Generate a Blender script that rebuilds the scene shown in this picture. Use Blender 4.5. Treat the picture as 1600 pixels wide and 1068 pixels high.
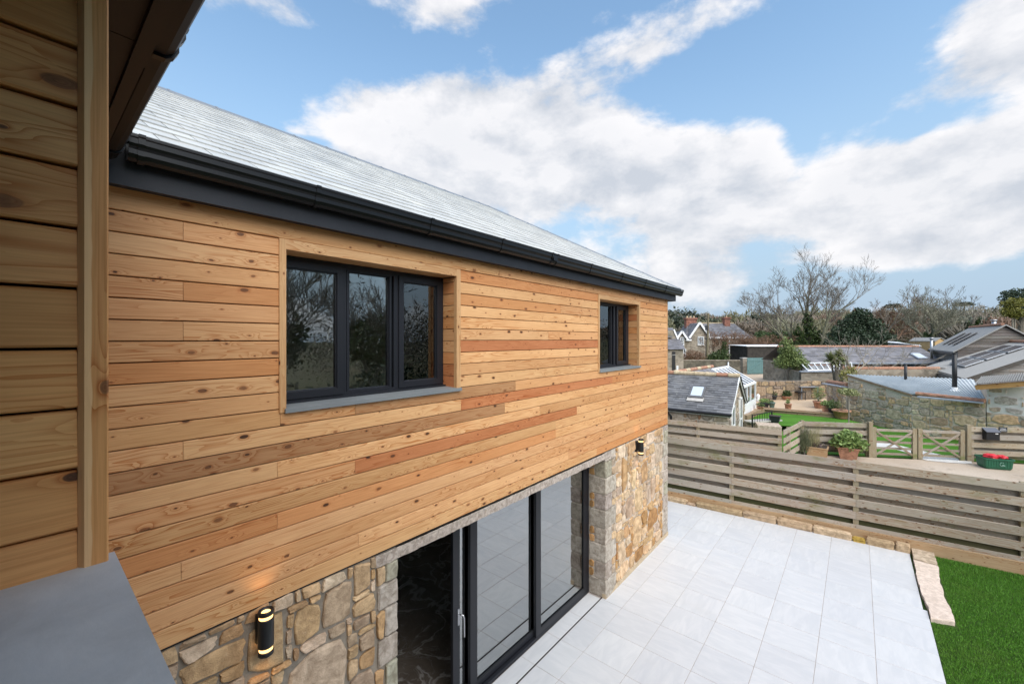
import bpy, math, random
import numpy as np
from mathutils import Vector, noise as mnoise

for o in list(bpy.data.objects):
    bpy.data.objects.remove(o)
SC = bpy.context.scene
COL = SC.collection
R = math.radians

# ------------------------------------------------------------------ camera
CX, CH = 3.2, 4.29                 # camera stands in the open window of the wing, x and height
YAW = 39.84
cam_d = bpy.data.cameras.new('camera')
cam = bpy.data.objects.new('camera', cam_d)
COL.objects.link(cam)
cam.location = (CX, 0.0, CH)
cam.rotation_euler = (R(90), 0, R(YAW))
cam_d.sensor_width = 36.0
cam_d.lens = 36.0 * 646.0 / 1600.0
cam_d.shift_y = -4.0 / 1600.0
cam_d.clip_start = 0.02
cam_d.clip_end = 3000
SC.camera = cam

# ------------------------------------------------------------------ render settings
SC.view_settings.view_transform = 'Standard'
SC.view_settings.look = 'None'
SC.view_settings.exposure = 1.70
SC.view_settings.gamma = 1.0
SC.view_settings.use_curve_mapping = False
SC.render.engine = 'CYCLES'
SC.cycles.use_denoising = True
SC.cycles.max_bounces = 8
SC.cycles.diffuse_bounces = 4
SC.cycles.glossy_bounces = 4
SC.cycles.transmission_bounces = 6
SC.cycles.transparent_max_bounces = 12
SC.cycles.sample_clamp_indirect = 6.0
SC.cycles.caustics_reflective = False
SC.cycles.caustics_refractive = False

# ------------------------------------------------------------------ node helpers
class NT:
    def __init__(s, tree):
        s.t = tree
        tree.nodes.clear()
    def n(s, kind, props=None, **inp):
        nd = s.t.nodes.new(kind)
        for k, v in (props or {}).items():
            setattr(nd, k, v)
        for k, v in inp.items():
            key = k.replace('_', ' ')
            sock = None
            for q in nd.inputs:
                if q.name == key and q.enabled:
                    sock = q
                    break
            if sock is None:
                sock = nd.inputs[int(k[1:])]
            s.put(sock, v)
        return nd
    def put(s, sock, v):
        if isinstance(v, bpy.types.NodeSocket):
            s.t.links.new(v, sock)
        elif isinstance(v, bpy.types.Node):
            s.t.links.new(v.outputs[0], sock)
        else:
            if hasattr(sock.default_value, '__len__') and not hasattr(v, '__len__'):
                v = (v,) * len(sock.default_value)
            if hasattr(sock.default_value, '__len__') and len(sock.default_value) == 4 and len(v) == 3:
                v = (*v, 1)
            sock.default_value = v
    def m(s, op, a, b=None, c=None, clamp=False):
        nd = s.t.nodes.new('ShaderNodeMath')
        nd.operation = op
        nd.use_clamp = clamp
        for i, v in enumerate((a, b, c)):
            if v is not None:
                s.put(nd.inputs[i], v)
        return nd.outputs[0]
    def vm(s, op, a, b=None):
        nd = s.t.nodes.new('ShaderNodeVectorMath')
        nd.operation = op
        s.put(nd.inputs[0], a)
        if b is not None:
            s.put(nd.inputs[1], b)
        return nd.outputs['Value'] if op in ('DOT_PRODUCT', 'LENGTH') else nd.outputs[0]
    def mix(s, f, a, b, blend='MIX'):
        nd = s.t.nodes.new('ShaderNodeMix')
        nd.data_type = 'RGBA'
        nd.blend_type = blend
        s.put(nd.inputs[0], f)
        s.put(nd.inputs[6], a)
        s.put(nd.inputs[7], b)
        return nd.outputs[2]
    def ss(s, x, lo, hi, a=0.0, b=1.0):
        nd = s.t.nodes.new('ShaderNodeMapRange')
        nd.interpolation_type = 'SMOOTHSTEP'
        for i, v in enumerate((x, lo, hi, a, b)):
            s.put(nd.inputs[i], v)
        return nd.outputs[0]
    def noise(s, vec, scale, detail=3.0, rough=0.5, dist=0.0):
        nd = s.n('ShaderNodeTexNoise', Scale=scale, Detail=detail, Roughness=rough, Distortion=dist)
        if vec is not None:
            s.put(nd.inputs['Vector'], vec)
        return nd.outputs[0]

def material(name):
    m = bpy.data.materials.new(name)
    m.use_nodes = True
    return m, NT(m.node_tree)

def finish(t, col, rough=0.6, bump=None, bstr=0.3, bdist=0.01, spec=0.5, metal=0.0, **kw):
    p = t.n('ShaderNodeBsdfPrincipled')
    t.put(p.inputs['Base Color'], col)
    t.put(p.inputs['Roughness'], rough)
    t.put(p.inputs['Specular IOR Level'], spec)
    t.put(p.inputs['Metallic'], metal)
    for k, v in kw.items():
        t.put(p.inputs[k.replace('_', ' ')], v)
    if bump is not None:
        b = t.n('ShaderNodeBump', Strength=bstr, Distance=bdist)
        t.put(b.inputs['Height'], bump)
        t.t.links.new(b.outputs[0], p.inputs['Normal'])
    o = t.n('ShaderNodeOutputMaterial')
    t.t.links.new(p.outputs[0], o.inputs[0])
    return p

# ------------------------------------------------------------------ world: sky with broken cloud
SUN_EL, SUN_AZ = R(48), R(117)      # azimuth measured from +Y towards +X
def pix_dir(px, py):
    u, v = (px - 800) / 646.0, (530 - py) / 646.0
    a = R(YAW)
    d = Vector((-math.sin(a) + u * math.cos(a), math.cos(a) + u * math.sin(a), v))
    return d.normalized()
W = bpy.data.worlds.new('World')
SC.world = W
W.use_nodes = True
t = NT(W.node_tree)
sky = t.n('ShaderNodeTexSky', {'sky_type': 'NISHITA', 'sun_disc': False, 'sun_elevation': SUN_EL, 'sun_rotation': SUN_AZ,
                               'altitude': 20.0, 'air_density': 1.25, 'dust_density': 0.7, 'ozone_density': 2.0})
dirv = t.n('ShaderNodeTexCoord').outputs['Generated']
def cloud_field(vec):
    sc = t.vm('MULTIPLY', vec, (1.0, 1.0, 1.75))
    n1 = t.noise(t.vm('ADD', sc, (3.1, 1.7, 0.4)), 3.3, 10.0, 0.59, 0.1)
    return n1
# cloud banks of this sky: direction, half width, half height, weight
BANKS = [((800, 215), 0.30, 0.13, 0.36), ((1020, 300), 0.26, 0.12, 0.34), ((560, 150), 0.10, 0.07, 0.16), ((1400, 290), 0.20, 0.10, 0.34), ((1560, 75), 0.17, 0.13, 0.34),
         ((1110, 445), 0.11, 0.05, 0.30), ((1530, 330), 0.14, 0.09, 0.2), ((1480, 390), 0.14, 0.03, 0.14), ((690, 15), 0.13, 0.06, 0.12), ((1150, 5), 0.14, 0.05, 0.14), ((430, 16), 0.11, 0.04, 0.16), ((560, 70), 0.07, 0.06, -0.16), ((1000, 75), 0.08, 0.04, 0.12),
         ((1140, 130), 0.10, 0.075, -0.26), ((1400, 120), 0.10, 0.10, -0.24), ((330, 90), 0.16, 0.12, -0.16), ((820, 40), 0.12, 0.05, -0.2), ((1440, 445), 0.20, 0.045, -0.26),
         ((1230, 385), 0.08, 0.05, -0.1), ((700, 80), 0.10, 0.035, -0.2), ((1470, 188), 0.12, 0.03, -0.25), ((1250, 240), 0.04, 0.10, -0.22)]
def banks(vec):
    tot = None
    for (px, wx, wz, wt) in BANKS:
        c = pix_dir(*px)
        r = Vector((c.y, -c.x, 0)).normalized()
        u = r.cross(c)
        a = t.m('DIVIDE', t.vm('DOT_PRODUCT', vec, r), wx)
        b = t.m('DIVIDE', t.vm('DOT_PRODUCT', vec, u), wz)
        e = t.m('ADD', t.m('MULTIPLY', a, a), t.m('MULTIPLY', b, b))
        front = t.m('GREATER_THAN', t.vm('DOT_PRODUCT', vec, c), 0.0)
        g = t.m('MULTIPLY', t.m('POWER', 2.718, t.m('MULTIPLY', e, -1.0)), t.m('MULTIPLY', front, wt))
        tot = g if tot is None else t.m('ADD', tot, g)
    return tot
n0 = cloud_field(dirv)
n1 = cloud_field(t.vm('ADD', dirv, (0.03, -0.01, 0.05)))
bk = banks(dirv)
field = t.m('ADD', t.m('ADD', t.m('MULTIPLY', n0, 1.15), bk), -0.655)
cover = t.ss(field, -0.05, 0.11)
lit = t.m('ADD', t.m('MULTIPLY', t.m('SUBTRACT', n0, n1), 4.8), 0.64, clamp=True)
thick = t.ss(field, 0.08, 0.42)
lit = t.m('SUBTRACT', lit, t.m('MULTIPLY', thick, 0.26), clamp=True)
ccol = t.mix(lit, (0.60, 0.635, 0.70), (0.96, 0.945, 0.955))
CLOUD = 3.85
ccol = t.vm('MULTIPLY', ccol, (CLOUD, CLOUD, CLOUD))
sep = t.n('ShaderNodeSeparateXYZ', Vector=dirv)
hz = t.ss(sep.outputs[2], 0.0, 0.62, 0.97, 0.0)       # thin bright air low over the horizon
skc = t.vm('MULTIPLY', sky.outputs[0], (0.86, 0.92, 0.875))
skc = t.mix(hz, skc, t.vm('MULTIPLY', (0.47, 0.615, 0.80), (3.4, 3.4, 3.4)))
low = t.ss(sep.outputs[2], -0.02, 0.16, 0.5, 0.95)
allc = t.mix(t.m('MULTIPLY', cover, low), skc, ccol)
bg = t.n('ShaderNodeBackground', Color=allc, Strength=0.085)
wo = t.n('ShaderNodeOutputWorld')
t.t.links.new(bg.outputs[0], wo.inputs[0])

# ------------------------------------------------------------------ sun, veiled by cloud
sd = bpy.data.lights.new('sun', 'SUN')
sd.energy = 1.5
sd.angle = R(80)
sd.color = (1.0, 0.94, 0.86)
sun = bpy.data.objects.new('sun', sd)
COL.objects.link(sun)
sdir = Vector((math.sin(SUN_AZ) * math.cos(SUN_EL), math.cos(SUN_AZ) * math.cos(SUN_EL), math.sin(SUN_EL)))
sun.rotation_euler = sdir.to_track_quat('Z', 'Y').to_euler()
sun.location = (20, -10, 40)

# ------------------------------------------------------------------ surveying helpers: a sight line of the camera to a real place
_a = R(YAW)
FW = Vector((-math.sin(_a), math.cos(_a), 0))
RT = Vector((math.cos(_a), math.sin(_a), 0))
CAM = Vector((CX, 0, CH))
def sight(px, py):
    return FW + RT * ((px - 800) / 646.0) + Vector((0, 0, (530 - py) / 646.0))
def at(px, py, dep):
    return CAM + sight(px, py) * dep
def onz(px, py, z):
    s = sight(px, py)
    return CAM + s * ((z - CH) / s.z)
def onx(px, py, x=0.0):
    s = sight(px, py)
    return CAM + s * ((x - CX) / s.x)
def yx(px, x=0.0):
    return onx(px, 600, x).y

# ------------------------------------------------------------------ mesh builder
class MB:
    def __init__(s):
        s.v, s.f, s.mi = [], [], []
    def poly(s, pts, m=0):
        i = len(s.v)
        s.v += [tuple(p) for p in pts]
        s.f.append(tuple(range(i, i + len(pts))))
        s.mi.append(m)
    def box(s, x0, x1, y0, y1, z0, z1, m=0):
        s.hexa([(x0, y0, z0), (x1, y0, z0), (x1, y1, z0), (x0, y1, z0)], [(x0, y0, z1), (x1, y0, z1), (x1, y1, z1), (x0, y1, z1)], m)
        return s
    def hexa(s, lo, hi, m=0):
        i = len(s.v)
        n = len(lo)
        s.v += [tuple(p) for p in lo] + [tuple(p) for p in hi]
        s.f.append(tuple(i + k for k in reversed(range(n))))
        s.f.append(tuple(i + n + k for k in range(n)))
        for k in range(n):
            j = (k + 1) % n
            s.f.append((i + k, i + j, i + n + j, i + n + k))
        s.mi += [m] * (n + 2)
        return s
    def ob(s, c, ax, ay, az, m=0):
        """oriented box: centre and three half axes"""
        c, ax, ay, az = Vector(c), Vector(ax), Vector(ay), Vector(az)
        q = [c - ax - ay, c + ax - ay, c + ax + ay, c - ax + ay]
        return s.hexa([p - az for p in q], [p + az for p in q], m)
    def beam(s, p, q, w, h, up=(0, 0, 1), m=0):
        p, q = Vector(p), Vector(q)
        d = (q - p)
        L = d.length
        d.normalize()
        side = d.cross(Vector(up)).normalized()
        u = side.cross(d)
        return s.ob((p + q) / 2, d * (L / 2), side * (w / 2), u * (h / 2), m)
    def sweep(s, prof, vec, m=0, closed=True):
        """profile: 3-D points, carried along vec"""
        vec = Vector(vec)
        if closed:
            return s.hexa(prof, [Vector(p) + vec for p in prof], m)
        for a, b in zip(prof, prof[1:]):
            a, b = Vector(a), Vector(b)
            s.poly([a, b, b + vec, a + vec], m)
        return s
    def tube(s, pts, rad, n=6, m=0, cap=True):
        pts = [Vector(p) for p in pts]
        base = len(s.v)
        k = len(pts)
        for i, p in enumerate(pts):
            d = (pts[min(i + 1, k - 1)] - pts[max(i - 1, 0)])
            if d.length < 1e-9:
                d = Vector((0, 0, 1))
            d.normalize()
            a = d.cross(Vector((0.31, 0.93, 0.17)))
            if a.length < 0.05:
                a = d.cross(Vector((1, 0, 0)))
            a.normalize()
            b = d.cross(a)
            r = rad[i] if hasattr(rad, '__len__') else rad
            for j in range(n):
                w = 2 * math.pi * j / n
                s.v.append(tuple(p + a * (r * math.cos(w)) + b * (r * math.sin(w))))
        for i in range(k - 1):
            for j in range(n):
                jj = (j + 1) % n
                s.f.append((base + i * n + j, base + i * n + jj, base + (i + 1) * n + jj, base + (i + 1) * n + j))
                s.mi.append(m)
        if cap:
            s.f.append(tuple(base + j for j in reversed(range(n))))
            s.f.append(tuple(base + (k - 1) * n + j for j in range(n)))
            s.mi += [m, m]
        return s
    def lathe(s, c, prof, n=16, m=0):
        c = Vector(c)
        base = len(s.v)
        for (r, z) in prof:
            for j in range(n):
                w = 2 * math.pi * j / n
                s.v.append((c.x + r * math.cos(w), c.y + r * math.sin(w), c.z + z))
        for i in range(len(prof) - 1):
            for j in range(n):
                jj = (j + 1) % n
                s.f.append((base + i * n + j, base + i * n + jj, base + (i + 1) * n + jj, base + (i + 1) * n + j))
                s.mi.append(m)
        s.f.append(tuple(base + j for j in reversed(range(n))))
        s.f.append(tuple(base + (len(prof) - 1) * n + j for j in range(n)))
        s.mi += [m, m]
        return s
    def build(s, name, mat, parent=None, smooth=False, color=None):
        me = bpy.data.meshes.new(name)
        me.from_pydata(s.v, [], s.f)
        mats = mat if isinstance(mat, (list, tuple)) else [mat]
        for q in mats:
            me.materials.append(q)
        if len(mats) > 1:
            me.polygons.foreach_set('material_index', s.mi)
        if smooth:
            me.polygons.foreach_set('use_smooth', [True] * len(me.polygons))
        me.update()
        o = bpy.data.objects.new(name, me)
        COL.objects.link(o)
        if parent:
            o.parent = parent
        if color:
            o.color = (*color, 1)
        return o

def np_mesh(name, verts, faces, mat, parent=None, mi=None):
    me = bpy.data.meshes.new(name)
    nv, nf, k = len(verts), len(faces), faces.shape[1]
    me.vertices.add(nv)
    me.vertices.foreach_set('co', verts.astype(np.float32).ravel())
    me.loops.add(nf * k)
    me.loops.foreach_set('vertex_index', faces.astype(np.int32).ravel())
    me.polygons.add(nf)
    me.polygons.foreach_set('loop_start', np.arange(nf, dtype=np.int32) * k)
    me.polygons.foreach_set('loop_total', np.full(nf, k, dtype=np.int32))
    for q in (mat if isinstance(mat, (list, tuple)) else [mat]):
        me.materials.append(q)
    if mi is not None:
        me.polygons.foreach_set('material_index', mi.astype(np.int32))
    me.update()
    me.validate()
    o = bpy.data.objects.new(name, me)
    COL.objects.link(o)
    if parent:
        o.parent = parent
    return o

def thing(name, label, cat, group=None, loc=(0, 0, 0)):
    o = bpy.data.objects.new(name, None)
    o.empty_display_size = 0.2
    COL.objects.link(o)
    o.location = (0, 0, 0)
    return tag(o, label, cat, group)
def tag(o, label, cat, group=None):
    o['label'] = label
    o['category'] = cat
    if group:
        o['group'] = group
    return o
def struct(o, label=None):
    o['kind'] = 'structure'
    if label:
        o['label'] = label
    return o
def stuff(o, label=None, cat=None):
    o['kind'] = 'stuff'
    if label:
        o['label'] = label
    if cat:
        o['category'] = cat
    return o
# ------------------------------------------------------------------ materials
def plain(name, col, rough=0.6, var=0.0, scale=8.0, spec=0.5, metal=0.0, bump=0.0, bscale=None, **kw):
    m, t = material(name)
    c = col
    tc = t.n('ShaderNodeTexCoord').outputs['Object']
    b = None
    if var:
        n = t.noise(tc, scale, 5, 0.6)
        c = t.mix(t.ss(n, 0.25, 0.75), tuple(v * (1 - var) for v in col), tuple(min(1, v * (1 + var)) for v in col))
    if bump:
        b = t.noise(tc, bscale or scale * 4, 4, 0.6)
    finish(t, c, rough, b, bump, 0.01, spec, metal, **kw)
    return m

def wood(name, axis, sap=None, base=None, across=12.0, knots=1.0, weather=None, rough=0.55):
    """boards with contour grain and knots; axis is the run of the board; base None takes the object colour"""
    m, t = material(name)
    tc = t.n('ShaderNodeTexCoord').outputs['Object']
    oi = t.n('ShaderNodeObjectInfo')
    off = t.vm('MULTIPLY', (37.0, 23.0, 51.0), t.n('ShaderNodeCombineXYZ', X=oi.outputs['Random'], Y=oi.outputs['Random'], Z=oi.outputs['Random']))
    v = t.vm('ADD', tc, off)
    def sc(al, ac):
        s = [ac, ac, ac]
        s['xyz'.index(axis)] = al
        return t.vm('MULTIPLY', v, tuple(s))
    vo = t.n('ShaderNodeTexVoronoi', {'voronoi_dimensions': '2D'}, Scale=1.0, Randomness=1.0)
    sp_ = t.n('ShaderNodeSeparateXYZ', Vector=v)
    i_al, i_ac = {'y': (1, 2), 'x': (0, 2), 'z': (2, 1)}[axis]
    wv = t.m('MULTIPLY', t.m('SUBTRACT', t.noise(sc(9, 26), 1.0, 2.0), 0.5), 0.10)
    t.put(vo.inputs['Vector'], t.n('ShaderNodeCombineXYZ', X=t.m('ADD', t.m('MULTIPLY', sp_.outputs[i_al], 4.4), wv), Y=t.m('ADD', t.m('MULTIPLY', sp_.outputs[i_ac], 8.6), wv)))
    dist = vo.outputs['Distance']
    cc = t.n('ShaderNodeSeparateColor', Color=vo.outputs['Color'])
    size = t.m('ADD', t.m('MULTIPLY', t.m('POWER', t.ss(cc.outputs[0], 0.38, 1.0), 2.6), 0.092 * knots), 0.030)
    present = t.ss(cc.outputs[0], 0.36, 0.40)
    infl = t.m('MULTIPLY', present, t.m('POWER', 2.718, t.m('MULTIPLY', dist, -6.5)))
    n = t.noise(sc(0.55, across), 1.0, 2.0, 0.45, 0.25)
    n = t.m('ADD', n, t.m('MULTIPLY', infl, 0.26))
    saw = t.m('FRACT', t.m('MULTIPLY', n, 14.0))
    late = t.m('POWER', saw, 3.2)
    fade = t.ss(t.noise(sc(0.5, 3.0), 1.0, 1.0), 0.35, 0.62, 0.2, 1.0)
    late = t.m('MULTIPLY', late, fade)
    fine = t.noise(sc(5.0, 190.0), 1.0, 2.0, 0.6)
    blotch = t.noise(sc(1.2, 5.0), 1.0, 3.0, 0.55)
    b = oi.outputs['Color'] if base is None else base
    c = t.mix(t.m('MULTIPLY', late, 1.0), b, t.mix(1.0, b, (0.66, 0.42, 0.24), 'MULTIPLY'))
    c = t.mix(t.ss(fine, 0.3, 0.75, 0.0, 0.42), c, t.mix(1.0, c, (0.62, 0.52, 0.42), 'MULTIPLY'))
    c = t.mix(t.ss(blotch, 0.35, 0.7, 0.0, 0.5), c, t.mix(1.0, c, (0.86, 0.80, 0.72), 'MULTIPLY'))
    halo = t.m('MULTIPLY', present, t.ss(dist, t.m('MULTIPLY', size, 0.9), t.m('ADD', t.m('MULTIPLY', size, 1.7), 0.03), 0.5, 0.0))
    c = t.mix(halo, c, t.mix(1.0, c, (0.62, 0.34, 0.18), 'MULTIPLY'))
    kn = t.m('MULTIPLY', present, t.ss(dist, t.m('MULTIPLY', size, 0.80), t.m('ADD', size, 0.002), 1.0, 0.0))
    ring = t.m('MULTIPLY', t.m('ADD', t.m('SINE', t.m('MULTIPLY', dist, 190.0)), 1.0), 0.5)
    kcol = t.mix(t.ss(cc.outputs[1], 0.1, 0.9), (0.20, 0.085, 0.036), (0.060, 0.027, 0.013))
    kcol = t.mix(t.m('MULTIPLY', ring, 0.55), kcol, t.mix(1.0, kcol, (0.45, 0.40, 0.36), 'MULTIPLY'))
    kcol = t.mix(t.ss(t.noise(sc(40, 60), 1.0, 3.0), 0.45, 0.7, 0.0, 0.6), kcol, (0.030, 0.015, 0.009))
    c = t.mix(t.m('MULTIPLY', kn, t.ss(cc.outputs[2], 0.0, 0.6, 0.62, 0.96)), c, kcol)
    if weather:
        g = t.noise(t.vm('MULTIPLY', tc, (1.3, 1.3, 2.6)), 1.0, 5.0, 0.62)
        c = t.mix(t.ss(g, 0.52, 0.76, 0.0, weather[1]), c, weather[0])
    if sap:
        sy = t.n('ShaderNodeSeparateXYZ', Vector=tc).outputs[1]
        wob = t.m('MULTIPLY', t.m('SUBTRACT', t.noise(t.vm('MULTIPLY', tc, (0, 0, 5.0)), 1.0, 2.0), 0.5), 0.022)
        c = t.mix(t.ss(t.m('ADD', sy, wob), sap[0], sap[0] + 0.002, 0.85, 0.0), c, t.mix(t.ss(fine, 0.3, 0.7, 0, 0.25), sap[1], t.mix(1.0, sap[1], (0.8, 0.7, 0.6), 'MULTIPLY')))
    hgt = t.m('ADD', t.m('MULTIPLY', fine, 0.6), t.m('MULTIPLY', late, 0.5))
    finish(t, c, rough, hgt, 0.16, 0.004, 0.3)
    return m

def stonem(name, base=None, var=0.35, scale=9.0, lichen=0.0, speck=0.35, bump=0.55, rough=0.85):
    m, t = material(name)
    tc = t.n('ShaderNodeTexCoord').outputs['Object']
    oi = t.n('ShaderNodeObjectInfo')
    b = oi.outputs['Color'] if base is None else base
    off = t.vm('ADD', tc, t.vm('MULTIPLY', t.n('ShaderNodeCombineXYZ', X=oi.outputs['Random'], Y=oi.outputs['Random'], Z=oi.outputs['Random']), (31.0, 17.0, 43.0)))
    n1 = t.noise(off, scale, 6, 0.65, 0.4)
    n2 = t.noise(off, scale * 14, 3, 0.7)
    n3 = t.noise(off, scale * 2.6, 4, 0.6)
    c = t.mix(t.ss(n1, 0.3, 0.72), t.mix(1.0, b, (1 - var, 1 - var * 1.1, 1 - var * 1.15), 'MULTIPLY'), t.mix(1.0, b, (1 + var * 0.75, 1 + var * 0.75, 1 + var * 0.85), 'MULTIPLY'))
    c = t.mix(t.ss(n2, 0.52, 0.75, 0.0, speck), c, t.mix(1.0, c, (0.45, 0.41, 0.37), 'MULTIPLY'))
    c = t.mix(t.ss(n3, 0.60, 0.78, 0.0, 0.55), c, t.mix(0.35, c, (0.55, 0.50, 0.44)))
    if lichen:
        n4 = t.noise(off, scale * 0.9, 5, 0.7)
        c = t.mix(t.ss(n4, 0.55, 0.72, 0.0, lichen), c, (0.20, 0.19, 0.075))
    finish(t, c, rough, t.m('ADD', t.m('ADD', n1, t.m('MULTIPLY', n3, 0.5)), t.m('MULTIPLY', n2, 0.25)), bump, 0.02, 0.25)
    return m

M = {}
M['larch_y'] = wood('larch_y', 'y')
M['larch_x'] = wood('larch_x', 'x')
M['larch_z'] = wood('larch_z', 'z')
M['trim_z'] = wood('trim_z', 'z', base=(0.60, 0.37, 0.185), knots=0.4)
M['trim_wing'] = wood('trim_wing', 'z', base=(0.78, 0.38, 0.14), knots=0.5, across=20.0, sap=(0.0985, (0.90, 0.56, 0.28)))  # brighter, warmer than the other trims; lift against the shade is in the colour
M['trim_y'] = wood('trim_y', 'y', base=(0.60, 0.37, 0.185), knots=0.4)
ALG = ((0.155, 0.165, 0.055), 0.8)
M['fence_x'] = wood('fence_weathered', 'x', across=9.0, knots=0.9, weather=ALG, rough=0.8)
M['fence_z'] = wood('fence_post_weathered', 'z', base=(0.33, 0.295, 0.21), across=9.0, knots=0.6, weather=ALG, rough=0.8)
M['newtimber'] = wood('gravel_board_timber', 'x', base=(0.47, 0.335, 0.20), across=9.0, knots=0.6, weather=((0.34, 0.24, 0.15), 0.5), rough=0.75)
M['sleeper'] = wood('sleeper_timber', 'x', base=(0.30, 0.23, 0.16), across=7.0, rough=0.8)
M['beam'] = wood('beam_timber', 'x', base=(0.45, 0.27, 0.10), across=7.0, rough=0.7)
M['barn'] = wood('barn_boards', 'x', across=5.0, knots=0.4, rough=0.85)
M['stone'] = stonem('rubble_stone', bump=0.85)
M['granite'] = stonem('dressed_granite', scale=14, speck=0.5, lichen=0.16)
M['lintel'] = stonem('lintel_granite', base=(0.50, 0.43, 0.365), scale=22, speck=0.5, bump=0.9)
M['edging'] = stonem('edging_stone', scale=12, lichen=0.25, speck=0.45)
M['slabstone'] = stonem('pink_granite_slab', base=(0.66, 0.55, 0.46), var=0.2, scale=16, speck=0.6, bump=0.6)
M['mortar'] = stonem('lime_mortar', base=(0.27, 0.235, 0.19), var=0.15, scale=20, speck=0.2, bump=0.3)
M['mortar_pale'] = stonem('pale_mortar', base=(0.52, 0.46, 0.385), var=0.15, scale=20, speck=0.15, bump=0.3)
M['limewash'] = stonem('limewashed_mortar', base=(0.70, 0.68, 0.65), var=0.1, scale=4, speck=0.1, bump=0.3)
M['plinth'] = plain('plinth_render', (0.46, 0.36, 0.24), 0.85, 0.15, 12, bump=0.3)
M['fascia'] = plain('fascia_anthracite', (0.020, 0.0215, 0.027), 0.5, 0.1, 6, spec=0.3)
M['gutter'] = plain('gutter_black', (0.0045, 0.0045, 0.005), 0.32, spec=0.28)
M['eaves_shade_brown'] = plain('eaves_dark', (0.011, 0.0085, 0.0078), 0.5, 0.05, 5, spec=0.25)  # shade and brown bounce off the timber put into the wing eaves colour
M['frame'] = plain('frame_anthracite', (0.0135, 0.0145, 0.019), 0.42, 0.04, 30, spec=0.35)
M['seal'] = plain('rubber_seal', (0.006, 0.006, 0.006), 0.6)
M['steel'] = plain('satin_steel', (0.55, 0.56, 0.58), 0.3, metal=1.0)
M['whiteplastic'] = plain('white_plastic', (0.78, 0.78, 0.77), 0.35)
M['lampblack'] = plain('lamp_black', (0.010, 0.011, 0.013), 0.45)
M['void'] = plain('wall_cavity', (0.03, 0.024, 0.018), 0.9)
M['plaster'] = plain('interior_plaster', (0.84, 0.80, 0.73), 0.9, 0.03, 2)
M['ceiling'] = plain('interior_ceiling', (0.7, 0.7, 0.68), 0.9)
M['carpet'] = plain('interior_floor', (0.55, 0.50, 0.44), 0.9, 0.1, 30)
M['blind'] = plain('blind_cloth', (0.66, 0.60, 0.52), 0.9, 0.03, 40)
M['terracotta'] = plain('terracotta', (0.37, 0.19, 0.12), 0.8, 0.35, 9, bump=0.2)
M['terracotta_pale'] = plain('terracotta_lichened', (0.50, 0.40, 0.26), 0.85, 0.35, 9, bump=0.2)
M['whitepaint'] = plain('white_paint', (0.78, 0.79, 0.80), 0.45, 0.04, 5)
M['lead'] = plain('lead_flashing', (0.30, 0.33, 0.38), 0.5, 0.15, 6)
M['railing'] = plain('railing_black', (0.012, 0.012, 0.014), 0.45)
M['potblack'] = plain('black_pot', (0.025, 0.028, 0.034), 0.5)
M['potgreen'] = plain('green_glazed_pot', (0.09, 0.15, 0.13), 0.35, 0.2, 8)
M['boxgreen'] = plain('green_box_plastic', (0.018, 0.115, 0.062), 0.5, 0.1, 8)
M['redbag'] = plain('red_bag', (0.62, 0.022, 0.035), 0.45, 0.15, 14)
M['teal'] = plain('teal_paint', (0.105, 0.20, 0.20), 0.55, 0.08, 3)
M['brick'] = stonem('chimney_brick', base=(0.30, 0.14, 0.10), scale=3, speck=0.3)
M['soil'] = plain('soil', (0.05, 0.035, 0.025), 0.95, 0.3, 20, bump=0.4)
M['solar'] = plain('solar_cell', (0.025, 0.027, 0.040), 0.2)
M['alu'] = plain('solar_rail', (0.5, 0.52, 0.55), 0.4, metal=0.6)
M['fluesteel'] = plain('flue_steel', (0.42, 0.43, 0.45), 0.35, metal=0.9)
M['concrete'] = plain('concrete', (0.45, 0.43, 0.40), 0.9, 0.15, 5, bump=0.2)
M['garden_table'] = plain('table_metal', (0.22, 0.24, 0.27), 0.4)
M['pole'] = wood('pole_timber', 'z', base=(0.20, 0.18, 0.12), across=9.0, rough=0.85)
M['black_door'] = plain('black_door_paint', (0.012, 0.012, 0.013), 0.5)
M['pane_far'] = plain('far_window_glass', (0.055, 0.065, 0.075), 0.08)

def slate(name, base, rough, obj=True, scale=12):
    m, t = material(name)
    tc = t.n('ShaderNodeTexCoord').outputs['Object']
    oi = t.n('ShaderNodeObjectInfo')
    gi = t.n('ShaderNodeNewGeometry')
    rnd = t.m('FRACT', t.m('ADD', oi.outputs['Random'], gi.outputs['Random Per Island']))
    n = t.noise(tc, scale, 5, 0.65)
    n2 = t.noise(t.vm('MULTIPLY', tc, (1, 1, 1)), scale * 0.25, 4, 0.6)
    c = t.mix(rnd, tuple(v * 0.86 for v in base), tuple(v * 1.12 for v in base))
    c = t.mix(t.ss(n2, 0.35, 0.7, 0, 0.4), c, t.mix(1.0, c, (0.72, 0.75, 0.8), 'MULTIPLY'))
    finish(t, c, t.m('ADD', t.m('MULTIPLY', rnd, 0.04), rough), n, 0.16, 0.01, 0.5)
    return m
M['slate'] = slate('new_slate', (0.52, 0.52, 0.495), 0.32)
m, t = material('slate_sill')  # paler than the window sill slate; lift against the wing's shade is painted in
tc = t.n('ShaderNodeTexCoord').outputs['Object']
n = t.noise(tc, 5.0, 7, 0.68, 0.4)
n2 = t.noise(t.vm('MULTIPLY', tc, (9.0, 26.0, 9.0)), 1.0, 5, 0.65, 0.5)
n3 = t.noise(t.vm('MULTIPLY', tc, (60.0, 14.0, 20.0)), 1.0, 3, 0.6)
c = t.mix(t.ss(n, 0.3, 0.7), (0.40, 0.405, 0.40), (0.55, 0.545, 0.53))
c = t.mix(t.ss(n2, 0.4, 0.75, 0, 0.5), c, (0.46, 0.475, 0.485))
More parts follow.
